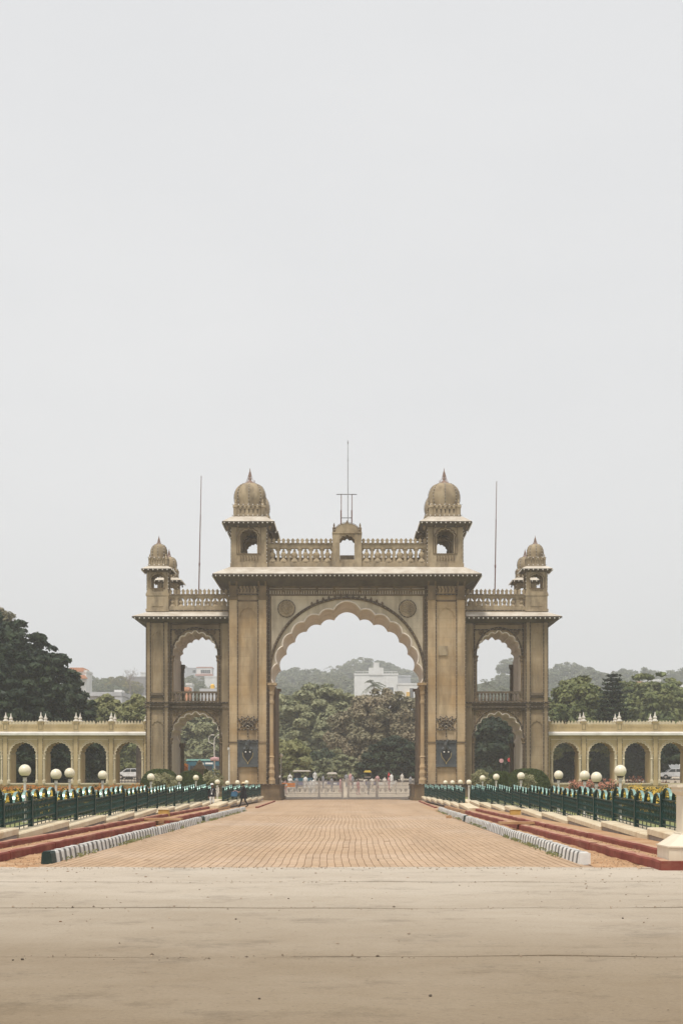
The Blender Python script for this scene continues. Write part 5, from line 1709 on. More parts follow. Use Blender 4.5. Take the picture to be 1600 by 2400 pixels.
o = MB().box(fx(653, DG), fx(974, DG), DG - .35, DG + .35, 0.0, 0.05).build('gate_sill', M['riser'], ig)

# globe lamp beside the arch, camera post by the left pier
d = 133.6
lp = empty('globe_lamp', (fx(658.5, d), d, 0), 'white globe lamp on a tall post inside the great arch', 'lamp')
MB().lathe(fx(658.5, d), d, [(0.1, 0.0), (0.08, .3), (0.05, .4), (0.045, 3.9)], 8).build('post', M['post_white'], lp)
MB().ball((fx(658.5, d), d, fz(1771, d)), 0.19, 16, 10).build('globe', M['globe'], lp, smooth=True)
d = 119.0
cp = empty('camera_post', (fx(537, d), d, 0.25), 'slim white post with a small camera in front of the pier and wing', 'post')
MB().lathe(fx(537, d), d, [(0.09, 0.0), (0.09, .4), (0.065, .5), (0.06, fz(1756, d))], 8).build('post', M['post_white'], cp)
mb = MB().box(fx(537, d) - .12, fx(537, d) + .06, d - .2, d + .06, fz(1758, d), fz(1752, d)); mb.box(fx(537, d) - .05, fx(537, d) + .02, d - .26, d - .2, fz(1757, d), fz(1753.5, d))
mb.build('camera_box', M['post_white'], cp)
HAZE = 0.00055
def far(d): return d if d <= 280 else 280 + (d - 280) * 4.0

# ------------------------------------------------------------------ trees
def fib_dirs(n, zmin, R):
    i = np.arange(n) + 0.5
    z = 1 - (1 - zmin) * i / n
    a = i * 2.399963 + R.random() * 6
    r = np.sqrt(np.maximum(0, 1 - z * z))
    d = np.stack([r * np.cos(a), r * np.sin(a), z], 1)
    return unit(d + R.normal(0, 0.09, d.shape))

def crown_arrays(seed, rx, ry, rz, nclump, nleaf, ls, zmin=-0.35, flat=0.6, rough=0.16, inner=0.55, tight=0.8):
    R = np.random.default_rng(seed)
    D_ = fib_dirs(nclump, zmin, R)
    lob = np.zeros(nclump)
    for k in range(7):                                   # broad lobes make the outline uneven
        ax = unit(R.normal(size=3)); lob += np.maximum(0, D_ @ ax) ** 6 * R.uniform(-0.6, 1)
    rad = (1 + rough * (lob - lob.mean())) * R.uniform(tight, 1.04, nclump)
    C = D_ * rad[:, None] * np.array([rx, ry, rz])
    sp = math.sqrt(2 * PI * rx * rz * (1 - zmin) / nclump) * 0.85
    cr_ = sp * R.uniform(0.55, 1.15, nclump)
    # a share of the clumps lie deeper in the crown
    deep = R.random(nclump) < 0.25
    C[deep] *= R.uniform(inner, 0.85, (deep.sum(), 1))
    w_ = cr_ ** 2; w_ /= w_.sum()
    idx = R.choice(nclump, nleaf, p=w_)
    d = unit(R.normal(size=(nleaf, 3)) + np.array([0, 0, 0.45]) + D_[idx] * 0.7)
    u = R.random((nleaf, 1)) ** 0.4
    P = C[idx] + d * u * cr_[idx][:, None] * np.array([1, 1, flat])
    N = d * 0.8 + R.normal(0, 0.5, (nleaf, 3)) + np.array([0, 0, 0.35])
    return P, N, ls * R.uniform(0.6, 1.35, nleaf), C, R

def core_arrays(seed, rx, ry, rz, zmin, k=0.72, n=26, m=14):
    R = np.random.default_rng(seed + 99)
    ph = R.random(6) * 6
    V = []; Fq = []
    for j in range(m + 1):
        t = j / m
        el = math.asin(max(-1, zmin)) + (PI / 2 - math.asin(max(-1, zmin))) * t
        for i in range(n):
            a = 2 * PI * i / n
            q = k * (1 + 0.05 * math.sin(3 * a + ph[0]) + 0.04 * math.sin(5 * a + 4 * el + ph[1]) + 0.04 * math.sin(7 * el + 2 * a + ph[2]))
            V.append((rx * q * math.cos(el) * math.cos(a), ry * q * math.cos(el) * math.sin(a), rz * q * math.sin(el)))
    for j in range(m):
        for i in range(n):
            Fq.append((j * n + i, j * n + (i + 1) % n, (j + 1) * n + (i + 1) % n, (j + 1) * n + i))
    return np.array(V), np.array(Fq)

def crown_mesh(name, mat, seed, rx, ry, rz, nclump, nleaf, ls, zmin=-0.35, flat=0.6, rough=0.16, core=0.7, aspect=0.6, tight=0.8):
    P, N, S_, C, R = crown_arrays(seed, rx, ry, rz, nclump, nleaf, ls, zmin, flat, rough, tight=tight)
    V = leaf_arrays(P, N, S_, aspect, R)
    Fq = np.arange(len(P) * 4).reshape(-1, 4)
    if core:
        R2 = np.random.default_rng(seed + 5)
        ne = nleaf // 3
        dd = unit(R2.normal(size=(ne, 3))); dd[:, 2] = np.maximum(dd[:, 2], zmin)
        Pe = dd * np.array([rx, ry, rz]) * R2.uniform(core * .98, core * 1.16, (ne, 1))
        Ve = leaf_arrays(Pe, dd + R2.normal(0, .5, (ne, 3)) + np.array([0, 0, .4]), ls * R2.uniform(.7, 1.4, ne), aspect, R2)
        V = np.concatenate([V, Ve]); Fq = np.arange(len(V)).reshape(-1, 4)
        cv, cf = core_arrays(seed, rx, ry, rz, zmin, core)
        Fq = np.concatenate([Fq, cf + len(V)]); V = np.concatenate([V, cv])
    return np_mesh(name, V, Fq, mat), C

def tree(label, x, y, z0, zc, rx, ry, rz, mat, nclump=140, nleaf=16000, ls=0.32, seed=1, zmin=-0.35, flat=0.6, rough=0.16, core=0.7, trunk_r=0.45, bark='bark', group='trees', lean=0.0, name='tree', aspect=0.6, tight=0.8):
    """zc: height of the crown's centre (world)"""
    root = empty(name, (x, y, z0), label, 'tree', group)
    me, C = crown_mesh('crown', M[mat], seed, rx, ry, rz, nclump, nleaf, ls, zmin, flat, rough, core, aspect, tight)
    place(me, 'crown', (x, y, zc), root)
    mb = MB(); r = random.Random(seed)
    top = (x + lean, y, zc - rz * 0.05)
    mid = (x + lean * .4 + r.uniform(-.2, .2), y, z0 + (zc - z0) * .5)
    mb.tube([(x, y, z0 - .1), (x, y, z0 + .3), mid, top], [trunk_r * 1.5, trunk_r * 1.1, trunk_r * .85, trunk_r * .5], 9)
    for k in range(9):
        c = C[r.randrange(len(C))] * 0.8
        b = Vector(mid).lerp(Vector(top), r.uniform(0, .9))
        e_ = Vector((x, y, zc)) + Vector(c)
        m_ = b.lerp(e_, .5) + Vector((0, 0, r.uniform(-.1, .25) * rz * .4))
        mb.tube([b, m_, e_], [trunk_r * .45, trunk_r * .28, trunk_r * .1], 6)
    mb.build('trunk', M[bark], root, smooth=True)
    return root

def at(px, py, d): return fx(px, d), fz(py, d)

def big_tree(label, px0, px1, ptop, pbot, d, mat, seed, **kw):
    """crown spanning photo columns px0..px1 and rows ptop..pbot when standing at depth d"""
    cx = fx((px0 + px1) / 2, d); rx = (px1 - px0) / 2 * d / F
    zt = fz(ptop, d); zb = fz(pbot, d)
    zmin = kw.pop('zmin', -0.35)
    rz = (zt - zb) / (1 - zmin); zc = zt - rz
    z0 = terr(cx, d)
    return tree(label, cx, d, z0, zc, rx, kw.pop('ry', rx * .8), rz, mat, seed=seed, zmin=zmin, **kw)

# the big dark tree behind the arcade
big_tree('huge dark evergreen tree with a domed crown behind the yellow arcade', -528, 226, 1422, 1815, 153, 'leaf_dark', 5, zmin=-0.05, nclump=1700, nleaf=120000, ls=0.32, flat=0.5, rough=0.03, ry=15, core=0.84, tight=0.93, trunk_r=0.9)
big_tree('thin feathery tree top showing over the huge dark tree', -60, 22, 1418, 1520, 176, 'leaf_brown', 6, nclump=30, nleaf=4000, ls=0.25, core=0, trunk_r=.3)
big_tree('low dark spreading tree behind the arcade under the huge dark tree', -120, 120, 1725, 1835, 155, 'leaf_dark', 31, zmin=-0.5, nclump=120, nleaf=15000, ls=0.3, core=.8)
big_tree('low dark tree behind the arcade beside the white car', 100, 262, 1730, 1838, 157, 'leaf_dark', 32, zmin=-0.5, nclump=90, nleaf=12000, ls=0.3, core=.8)
big_tree('pale green loose tree in front of the modern grey house', 190, 308, 1636, 1720, 182, 'leaf_pale', 7, nclump=80, nleaf=10000, ls=0.3, core=.55)
big_tree('pale green tree between the modern house and the gateway wing', 285, 372, 1634, 1720, 178, 'leaf_pale', 8, nclump=70, nleaf=9000, ls=0.3, core=.55)
big_tree('grey green tree behind the last left arcade arch and the white car', 262, 345, 1700, 1812, 205, 'leaf_mid', 9, nclump=60, nleaf=9000, ls=0.28, zmin=-.6)
# seen through the left wing
big_tree('mid green tree filling the lower left wing arch behind the bus', 380, 545, 1672, 1812, 232, 'leaf_rain', 10, nclump=130, nleaf=20000, ls=0.38, zmin=-.55, core=.68)
# seen through the great arch
big_tree('wide green domed rain tree framed by the great arch', 585, 935, 1614, 1800, 226, 'leaf_rain', 12, nclump=330, nleaf=48000, ls=0.4, zmin=-0.25, flat=0.45, rough=0.1, core=.78, trunk_r=.8)
big_tree('brownish half dry tree framed by the great arch', 780, 1030, 1624, 1800, 205, 'leaf_brown', 13, nclump=240, nleaf=42000, ls=0.24, zmin=-0.5, flat=0.8, rough=0.14, core=.62, trunk_r=.6)
big_tree('dark flat crowned tree low on the right of the great arch', 840, 1005, 1733, 1822, 186, 'leaf_dark', 14, nclump=120, nleaf=16000, ls=0.28, zmin=-0.15, flat=0.35, core=.7)
big_tree('low olive spreading tree in the middle of the great arch', 735, 850, 1772, 1822, 188, 'leaf_rain', 15, nclump=70, nleaf=9000, ls=0.26, zmin=-0.1, flat=0.35, core=.75)
big_tree('pale leafy young tree beside the globe lamp in the great arch', 630, 722, 1735, 1822, 180, 'leaf_pale', 16, nclump=60, nleaf=6000, ls=0.36, zmin=-.6, core=.5, trunk_r=.2)
big_tree('dark shrubby tree at the foot of the domed rain tree', 700, 800, 1760, 1826, 196, 'leaf_dark', 17, nclump=60, nleaf=8000, ls=0.28, zmin=-.7, core=.8)
# seen through and beside the right wing
big_tree('dark green tree filling the lower right wing arch', 1085, 1245, 1668, 1830, 178, 'leaf_dark', 18, nclump=110, nleaf=16000, ls=0.34, zmin=-.7, core=.78)
big_tree('yellowish green tree behind the right arcade next to the wing', 1270, 1428, 1590, 1770, 185, 'leaf_mid', 19, nclump=150, nleaf=21000, ls=0.34, zmin=-.5, rough=.2, ry=9)
big_tree('flat crowned spreading tree behind the right arcade', 1385, 1660, 1587, 1740, 208, 'leaf_mid', 20, nclump=260, nleaf=36000, ls=0.34, zmin=-0.2, flat=0.3, rough=.08, core=.78, ry=16)
big_tree('low dark tree behind the right arcade arches by the wing', 1260, 1450, 1725, 1838, 188, 'leaf_dark', 21, nclump=120, nleaf=15000, ls=0.3, zmin=-.5, core=.8)
big_tree('low dark tree behind the right arcade arches below the flat crowned tree', 1400, 1560, 1725, 1838, 206, 'leaf_dark', 22, nclump=90, nleaf=12000, ls=0.3, zmin=-.5, core=.8)
big_tree('dark tree with a bare stem at the far end of the right arcade', 1555, 1720, 1690, 1790, 160, 'leaf_dark', 23, nclump=90, nleaf=12000, ls=0.3, zmin=-.3, core=.7, trunk_r=.5)

# conifer with tiers
def conifer(label, px, ptop, pbot, d):
    x = fx(px, d); z0 = terr(x, d); zt = fz(ptop, d); zb = fz(pbot, d)
    root = empty('conifer', (x, d, z0), label, 'tree')
    mb = MB(); mb.tube([(x, d, z0 - .1), (x, d, (z0 + zt) / 2), (x, d, zt)], [.35, .2, .03], 8)
    mb.build('trunk', M['bark'], root)
    P = []; N = []
    nt_ = 17
    for i in range(nt_):
        t = i / (nt_ - 1)
        zz = zt - 0.6 - (zt - zb) * t * 0.97
        rad = 0.35 + 2.9 * t ** 0.8 * (1 - 0.2 * t)
        nb = 7 + int(5 * t)
        for b in range(nb):
            a = 2 * PI * b / nb + i * 0.7 + random.uniform(-.2, .2)
            L = rad * random.uniform(.75, 1.1)
            m_ = int(50 + 150 * t)
            tt = rng.random(m_) ** .7
            px_ = x + math.cos(a) * L * tt + rng.normal(0, .16, m_) * (1 + tt)
            py_ = d + math.sin(a) * L * tt + rng.normal(0, .16, m_) * (1 + tt)
            pz_ = zz + 0.35 * L * tt * tt * .5 - 0.15 * tt * L + rng.normal(0, .07, m_)
            P.append(np.stack([px_, py_, pz_], 1)); N.append(rng.normal(0, .45, (m_, 3)) + np.array([0, 0, 1]))
    P = np.concatenate(P); N = np.concatenate(N)
    me = leaf_mesh('crown', P - np.array([x, d, z0]), N, rng.uniform(.14, .3, len(P)), M['leaf_dark'], .45)
    place(me, 'crown', (x, d, z0), root)
conifer('dark tiered conifer with a thin tip behind the right arcade', 1435, 1572, 1735, 176)

def palm(label, px, ptop, d, size, z0=None):
    size *= far(d) / d; d = far(d)
    x = fx(px, d); z0 = terr(x, d) if z0 is None else z0
    zt = fz(ptop, d) - size * .45
    root = empty('palm_tree', (x, d, z0), label, 'tree', 'palm trees on the hill')
    mb = MB(); mb.tube([(x - .3, d, z0 - .2), (x - .1, d, (z0 + zt) / 2), (x, d, zt)], [.28, .2, .16], 7)
    mb.build('trunk', M['bark_pale'], root)
    P = []; N = []
    for k in range(22):
        a = k * 2.4; up = random.uniform(-.35, 1.1)
        L = size * random.uniform(.8, 1.1)
        for t in np.linspace(.08, 1, 26):
            r_ = L * math.cos(up) * t; z_ = L * (math.sin(up) * t - .55 * t * t)
            for sd_ in (-1, 1):
                P.append((x + r_ * math.cos(a) - sd_ * .22 * math.sin(a), d + r_ * math.sin(a) + sd_ * .22 * math.cos(a), zt + z_ - .12))
                N.append((random.gauss(0, .4) + sd_ * .5 * math.sin(a), random.gauss(0, .4), .9))
    P = np.array(P); N = np.array(N)
    me = leaf_mesh('crown', P - np.array([x, d, z0]), N, rng.uniform(.2, .38, len(P)), M['leaf_far'], .3)
    place(me, 'crown', (x, d, z0), root)
palm('palm tree in front of the white house framed by the great arch', 876, 1588, 300, 3.4)
palm('palm tree on the hill crest left of the white house', 782, 1556, 430, 3.6)
palm('palm tree seen through the upper right wing arch', 1140, 1590, 330, 2.8)

# trees scattered over the hill: a few crowns shared by many trees
protos = []
for i in range(6):
    me, _ = crown_mesh('crown', M['leaf_far'] if i < 4 else (M['leaf_mid'] if i == 4 else M['leaf_yellow']), 200 + i, 1, 1, [.75, .6, .9, .5, .8, .65][i], 60, 5200, 0.055, -.45, .6, .25, .7)
    protos.append(me)
tme = MB().tube([(0, 0, -1.6), (0.03, 0, -.6), (0, 0, .2)], [.09, .07, .04], 6).mesh('trunk', M['bark'])
def hill_tree(px, ptop, d, wpx, k, label):
    d = far(d)
    x = fx(px, d); r = wpx / 2 * d / F
    zz = [.75, .6, .9, .5, .8, .65][k] * r * 1.02
    zt = fz(ptop, d); zc = zt - zz
    label = label.replace('hazy round tree', 'hazy tree').replace('hazy tree', 'hazy %s tree' % ('round crowned', 'low spreading', 'tall crowned', 'flat topped', 'greener', 'yellowish')[k])
    z0 = terr(x, d)
    root = empty('hill_tree', (x, d, min(z0, zc - r * .7)), label, 'tree', 'trees on the hill')
    place(protos[k], 'crown', (x, d, zc), root, (0, 0, random.random() * 6), (r, r * .9, r))
    hgt = max(0.2, (zc - min(z0, zc - r * .7)) / 1.5)
    place(tme, 'trunk', (x, d, zc), root, (0, 0, 0), (r * .8, r * .8, hgt))
la = 'hazy round tree on the far hill behind the great arch'
for px, py, d, w_, k in ((640, 1585, 430, 90, 0), (690, 1568, 440, 110, 1), (735, 1570, 425, 90, 2), (775, 1578, 410, 80, 0), (815, 1558, 455, 80, 1), (850, 1546, 470, 90, 0), (892, 1551, 468, 80, 3), (925, 1565, 462, 80, 1), (960, 1574, 455, 80, 0), (990, 1580, 450, 70, 2),
                         (660, 1596, 395, 80, 1), (705, 1600, 385, 80, 0), (755, 1602, 380, 85, 3), (800, 1590, 390, 80, 0), (640, 1625, 350, 90, 0), (680, 1615, 345, 80, 3), (725, 1612, 340, 80, 1)):
    hill_tree(px, py, d, w_, k, la)
lb = 'hazy tree on the far hill seen through the upper left wing arch'
for px, py, d, w_, k in ((425, 1562, 470, 40, 0), (447, 1585, 400, 60, 1), (478, 1590, 395, 60, 0), (505, 1598, 380, 60, 3), (430, 1600, 370, 60, 0), (460, 1604, 350, 70, 2), (495, 1612, 345, 70, 0), (410, 1590, 410, 60, 0)):
    hill_tree(px, py, d, w_, k, lb)
lc = 'hazy tree on the far hill beyond the modern grey house'
for px, py, d, w_, k in ((222, 1588, 400, 70, 0), (252, 1592, 390, 60, 4), (285, 1588, 380, 75, 5), (310, 1598, 370, 60, 5), (210, 1605, 370, 80, 1), (260, 1608, 350, 80, 0), (190, 1612, 350, 80, 0)):
    hill_tree(px, py, d, w_, k, lc)
ld = 'hazy tree on the far hill beyond the flat crowned tree'
for px, py, d, w_, k in ((1320, 1558, 430, 110, 0), (1352, 1560, 430, 90, 1), (1395, 1575, 400, 80, 0), (1425, 1578, 420, 70, 2), (1460, 1570, 430, 90, 1), (1500, 1570, 430, 100, 0), (1475, 1590, 380, 90, 3), (1590, 1572, 420, 110, 0), (1560, 1592, 400, 80, 1), (1290, 1575, 410, 90, 2), (1640, 1575, 410, 90, 1), (1545, 1600, 360, 60, 0)):
    hill_tree(px, py, d, w_, k, ld)
le = 'hazy tree on the far hill seen through the upper right wing arch'
for px, py, d, w_, k in ((1195, 1545, 430, 60, 0), (1180, 1580, 400, 60, 1), (1150, 1600, 380, 70, 0), (1125, 1605, 370, 60, 3), (1205, 1590, 380, 60, 2), (1170, 1612, 340, 80, 0)):
    hill_tree(px, py, d, w_, k, le)

# the wood that covers the hillside between the trees that can be told apart
RW = np.random.default_rng(77)
Vs = []
for k in range(190):
    y_ = RW.uniform(420, 1060); x_ = RW.uniform(-.27, .27) * y_
    if 440 < y_ < 560 and .0 < x_ / y_ < .06: continue
    r_ = RW.uniform(6, 11); zc_ = terr(x_, y_) + r_ * .45
    P, N, S_, C, _r = crown_arrays(900 + k, r_, r_, r_ * RW.uniform(.6, .85), 26, 900, .85, -.3, .6, .25)
    Vs.append(leaf_arrays(P + np.array([x_, y_, zc_]), N, S_, .6, RW))
Vs = np.concatenate(Vs)
o = place(np_mesh('hillside_wood', Vs, np.arange(len(Vs)).reshape(-1, 4), M['leaf_far']), 'hillside_wood', (0, 0, 0))
tag(o, 'hazy green wood covering the far hillside', 'wood', kind='stuff')

# bare tree
def bare_tree(label, px, ptop, d, h):
    h *= far(d) / d; d = far(d)
    x = fx(px, d); zt = fz(ptop, d); z0 = terr(x, d)
    root = empty('bare_tree', (x, d, z0), label, 'tree')
    mb = MB(); r = random.Random(4)
    def grow(p, dr, L, rad, lev):
        q = p + dr * L
        mb.tube([p, p.lerp(q, .5) + Vector((r.uniform(-.1, .1), r.uniform(-.1, .1), 0)) * L * .4, q], [rad, rad * .8, rad * .6], 5)
        if lev == 0: return
        for k in range(3 if lev > 1 else 4):
            nd = (dr + Vector((r.uniform(-.75, .75), r.uniform(-.6, .6), r.uniform(-.1, .5)))).normalized()
            grow(p.lerp(q, r.uniform(.6, 1)), nd, L * r.uniform(.6, .8), rad * .55, lev - 1)
    grow(Vector((x, d, zt - h)), Vector((0, 0, 1)), h * .33, h * .028, 5)
    mb.tube([(x, d, z0 - .2), (x, d, zt - h)], [h * .035, h * .028], 6)
    mb.build('branches', M['bark_pale'], root, recalc=False)
bare_tree('leafless grey tree on the hill beside the brown grey house', 306, 1556, 345, 8.5)

# ------------------------------------------------------------------ far buildings
def building(label, px0, px1, ptop, pbot, d, mat, dep=10, wins=(), roof=None, extra=None):
    d = far(d)
    x0, x1 = fx(px0, d), fx(px1, d); zt = fz(ptop, d); zb = terr((x0 + x1) / 2, d) - .5
    root = empty('house', ((x0 + x1) / 2, d, zb), label, 'house', None)
    MB().box(x0, x1, d, d + dep, min(zb, fz(pbot, d)), zt).build('wall', M[mat], root)
    MB().box(x0 - .15, x1 + .15, d - .15, d + dep + .15, zt - .35, zt + .25).build('parapet', M[roof or mat], root)
    for (a, b, c, e_) in wins:
        fr = MB().box(fx(a, d) - .1, fx(b, d) + .1, d - .08, d + .1, fz(e_, d) - .1, fz(c, d) + .1).build('window', M['hb_white'], root)
        MB().box(fx(a, d), fx(b, d), d - .1, d, fz(e_, d), fz(c, d)).build('pane', M['glass'], fr)
        n = max(1, int((b - a) / 5))
        mb = MB()
        for k in range(1, n + 1):
            xx = fx(a + (b - a) * k / (n + 1), d); mb.box(xx - .05, xx + .05, d - .13, d - .1, fz(e_, d), fz(c, d))
        mb.build('mullion', M['hb_white'], fr)
    return root
b1 = building('modern grey white house with two barred windows beside the huge dark tree', 211, 288, 1626, 1690, 228, 'hb_grey', 10, ((226, 241.5, 1637, 1648), (251, 266, 1637, 1652)))
d = 228
o = MB().box(fx(207, d), fx(288, d), d - 1.2, d - .2, fz(1632, d), fz(1623, d)).build('canopy', M['hb_grey'], b1)
o = MB().box(fx(272, d), fx(288.5, d), d - 1.1, d - .2, fz(1690, d), fz(1632, d)).build('fin_wall', M['hb_grey'], b1)
o = MB().box(fx(261, d), fx(279, d), d + 3, d + 6, fz(1623, d), fz(1614, d)).build('roof_tank', M['hb_white'], b1)
b2 = building('low white house between the modern house and the gateway wing', 289, 350, 1634, 1700, 236, 'hb_white', 8, ((303, 318, 1640.5, 1643.5),))
MB().box(fx(289, 236), fx(297, 236), 235.7, 235.95, fz(1674, 236), fz(1652, 236)).build('door', M['hb_grey'], b2)
b3 = building('large brown grey house on the hill behind the leafless tree', 303, 360, 1587, 1640, 372, 'hb_dark', 12)
b4 = building('white house corner with a red line on the hill beside the wing', 330, 352, 1576, 1592, 384, 'hb_white', 8)
b5 = building('white house with a terracotta roof peeping over the huge dark tree', 166, 203, 1573, 1620, 300, 'hb_white', 8)
d = far(300)
mb = MB(); mb.prism_xz([(fx(160, d), fz(1574, d)), (fx(197, d), fz(1574, d)), (fx(196, d), fz(1565, d)), (fx(165, d), fz(1565, d))], d - .5, d + 8)
mb.prism_xz([(fx(185, d), fz(1591, d)), (fx(207, d), fz(1591, d)), (fx(200, d), fz(1583, d)), (fx(186, d), fz(1583, d))], d - 1.2, d - .1)
mb.build('roof', M['hb_orange'], b5)
w1 = building('big white house with a raised tower behind the palm in the great arch', 830, 932, 1580, 1640, 340, 'hb_white', 12, ((908, 921, 1611, 1621),))
d = far(340)
MB().box(fx(864, d), fx(898, d), d - .3, d + 6, fz(1582, d), fz(1565, d)).build('tower', M['hb_white'], w1)
MB().box(fx(875, d), fx(888, d), d - .2, d + 4, fz(1565, d), fz(1553, d)).build('tower_top', M['hb_white'], w1)
mb = MB()
for a, b in ((832, 864), (898, 931)):
    mb.tube([(fx(a, d), d, fz(1574, d)), (fx(b, d), d, fz(1574, d))], .12, 4)
    for k in range(6): mb.tube([(fx(a + (b - a) * k / 5, d), d, fz(1581, d)), (fx(a + (b - a) * k / 5, d), d, fz(1574, d))], .07, 4)
mb.build('roof_rail', M['hb_white'], w1)
w2 = building('lower white house right of the big white house in the great arch', 932, 990, 1603, 1660, 332, 'hb_white', 9, ((960, 968, 1613, 1640),))
d = far(332) - 2
MB().box(fx(952, d), fx(960, d), d, d + 1.9, fz(1633, d), fz(1622, d)).build('yellow_tank', M['tank'], w2)
w3 = building('grey white house above the lower white house in the great arch', 933, 962, 1584, 1610, 352, 'hb_grey', 8)
w4 = building('small house with an orange roof low on the left of the great arch', 683, 704, 1641, 1652, 290, 'hb_white', 6, roof='hb_orange')
h1 = building('pink and white flat roofed house seen through the upper left wing arch', 461, 497, 1564, 1590, 395, 'hb_white', 9, ((471, 493, 1570, 1578),), roof='hb_pink')
d = far(395) - 1.2
MB().box(fx(458, d), fx(499, d), d, d + 1, fz(1584, d), fz(1579.5, d)).build('band', M['hb_pink'], h1)
h2 = building('pale house seen through the upper left wing arch behind the pink and white house', 426, 462, 1566, 1590, 410, 'hb_grey', 9, ((452, 459, 1570, 1577), (429, 434, 1570, 1577)))
h3 = building('low white house seen through the upper left wing arch', 480, 520, 1586, 1610, 372, 'hb_white', 8)
h4 = building('white block among trees seen through the upper left wing arch', 437, 449, 1603, 1622, 300, 'hb_white', 5)
h5 = building('long blue roofed shed seen through the upper left wing arch', 470, 515, 1617, 1626, 280, 'hb_grey', 5)
h6 = building('orange shed seen through the upper left wing arch', 424, 442, 1613, 1626, 285, 'hb_orange', 5)
t = empty('water_tank', (fx(496, 279), 279, fz(1617, 279)), 'yellow water tank on the blue roofed shed', 'tank')
MB().lathe(fx(496, 279), 281, [(.4, fz(1617, 280)), (.42, fz(1605, 280)), (.2, fz(1602.5, 280))], 12).build('body', M['tank'], t)
g1 = building('white house on the hill above the flat crowned tree', 1517, 1547, 1594, 1616, 330, 'hb_white', 8, ((1526, 1533, 1599, 1604),))
g2 = building('tan roofed house on the hill beside the white house', 1490, 1520, 1599, 1612, 338, 'hb_white', 8, roof='hb_orange')
g3 = building('grey white long house on the hill over the end of the right arcade', 1544, 1590, 1613, 1650, 300, 'hb_grey', 8, ((1560, 1568, 1622, 1630),))
g4 = building('white house on the hill at the end of the long grey white house', 1583, 1640, 1607, 1660, 305, 'hb_white', 8)

# ------------------------------------------------------------------ hedges, bushes, flowers
def hedge(label, x, y, z0, rx, ry, rz, seed, n=16000, mat='hedge', ls=0.06, squash=True):
    root = empty('hedge', (x, y, z0), label, 'hedge', 'rounded hedges')
    R = np.random.default_rng(seed)
    d_ = unit(R.normal(size=(n, 3)) * np.array([1, 1, 1])); d_[:, 2] = np.abs(d_[:, 2])
    e_ = 0.72
    q = np.sign(d_) * np.abs(d_) ** e_
    P = q * np.array([rx, ry, rz]) * R.uniform(.96, 1.02, (n, 1))
    N = d_ + R.normal(0, .45, (n, 3))
    me = leaf_mesh('leaves', P, N, ls * R.uniform(.6, 1.4, n), M[mat], .6, R)
    place(me, 'leaves', (x, y, z0), root)
    V = []; Fq = []
    for j in range(9):
        for i in range(20):
            el = PI / 2 * j / 8; a = 2 * PI * i / 20
            v = np.array([math.cos(el) * math.cos(a), math.cos(el) * math.sin(a), math.sin(el)])
            V.append(np.sign(v) * np.abs(v) ** e_ * np.array([rx, ry, rz]) * .96)
    for j in range(8):
        for i in range(20): Fq.append((j * 20 + i, j * 20 + (i + 1) % 20, (j + 1) * 20 + (i + 1) % 20, (j + 1) * 20 + i))
    place(np_mesh('inner_mass', np.array(V), np.array(Fq), M[mat], 4, True), 'inner_mass', (x, y, z0), root)
    return root
def hedge_px(label, px0, px1, ptop, d, seed, dep=None, **kw):
    rx = (px1 - px0) / 2 * d / F
    hedge(label, fx((px0 + px1) / 2, d), d, .28, rx, dep or rx * .7, fz(ptop, d) - .28, seed, **kw)
hedge_px('large rounded clipped hedge beside the wing and the arcade with the parked car', 328, 424, 1803, 116, 41)
hedge_px('second rounded hedge in front of the lower left wing arch', 412, 482, 1807, 119, 42)
hedge_px('small round clipped bush beside the globe lamps on the bus side', 426, 456, 1831, 110, 43, n=5000)
hedge_px('dark upright clipped bush in front of the lower left wing arch', 476, 492, 1804, 121, 44, n=5000)
hedge_px('large rounded clipped hedge at the foot of the right wing', 1180, 1290, 1802, 117, 45)
hedge_px('long rounded hedge in front of the lower right wing arch', 1138, 1206, 1808, 119.5, 46)
hedge_px('small round clipped bush between the hedges opposite the bus side', 1166, 1192, 1818, 112, 47, n=5000)
hedge_px('tiny dark clipped bush in the lower right wing arch', 1125, 1139, 1805, 122, 48, n=4000)
hedge_px('dark clipped bush at the foot of the great pier beyond the loose brick', 1098, 1124, 1858, 104, 49, n=4000)
def bush(label, px, pc, d, wpx, hpx, mat, seed, n=2200, ls=.08):
    rx = wpx / 2 * d / F; rz = hpx / 2 * d / F
    x = fx(px, d); zc = fz(pc, d)
    root = empty('bush', (x, d, .28), label, 'bush', 'leafy bushes')
    P, N, S_, C, R = crown_arrays(seed, rx, rx, rz, 26, n, ls, -.9, .8, .3)
    place(leaf_mesh('leaves', P, N, S_, M[mat], .4, R), 'leaves', (x, d, zc), root)
    mb = MB()
    for k in range(6):
        c = C[k * 4 % len(C)] * .7
        mb.tube([(x, d, .2), (x + c[0] * .4, d + c[1] * .4, zc - rz * .3), (x + c[0], d + c[1], zc + c[2])], [.03, .025, .012], 5)
    mb.build('stems', M['bark'], root)
bush('cream variegated bush in front of the large rounded hedge, bus side', 381, 1832, 108, 50, 34, 'bush_cream', 51, 3600)
bush('cream variegated bush behind the standing person', 502, 1828, 112, 34, 46, 'bush_cream', 52, 2600)
bush('cream variegated bush in front of the large rounded hedge at the right wing', 1232, 1838, 104, 30, 44, 'bush_cream', 53, 2600)
bush('cream variegated bush by the pier opposite the bus side', 1125, 1830, 108, 36, 44, 'bush_cream', 54, 2600)
bush('orange leaved bush beside the bus', 427, 1800, 150, 24, 26, 'petal_orange', 55, 1400)
bush('small yellow green plant by the short fence beyond the loose brick', 1108, 1855, 100, 16, 12, 'bush_cream', 56, 700, .05)

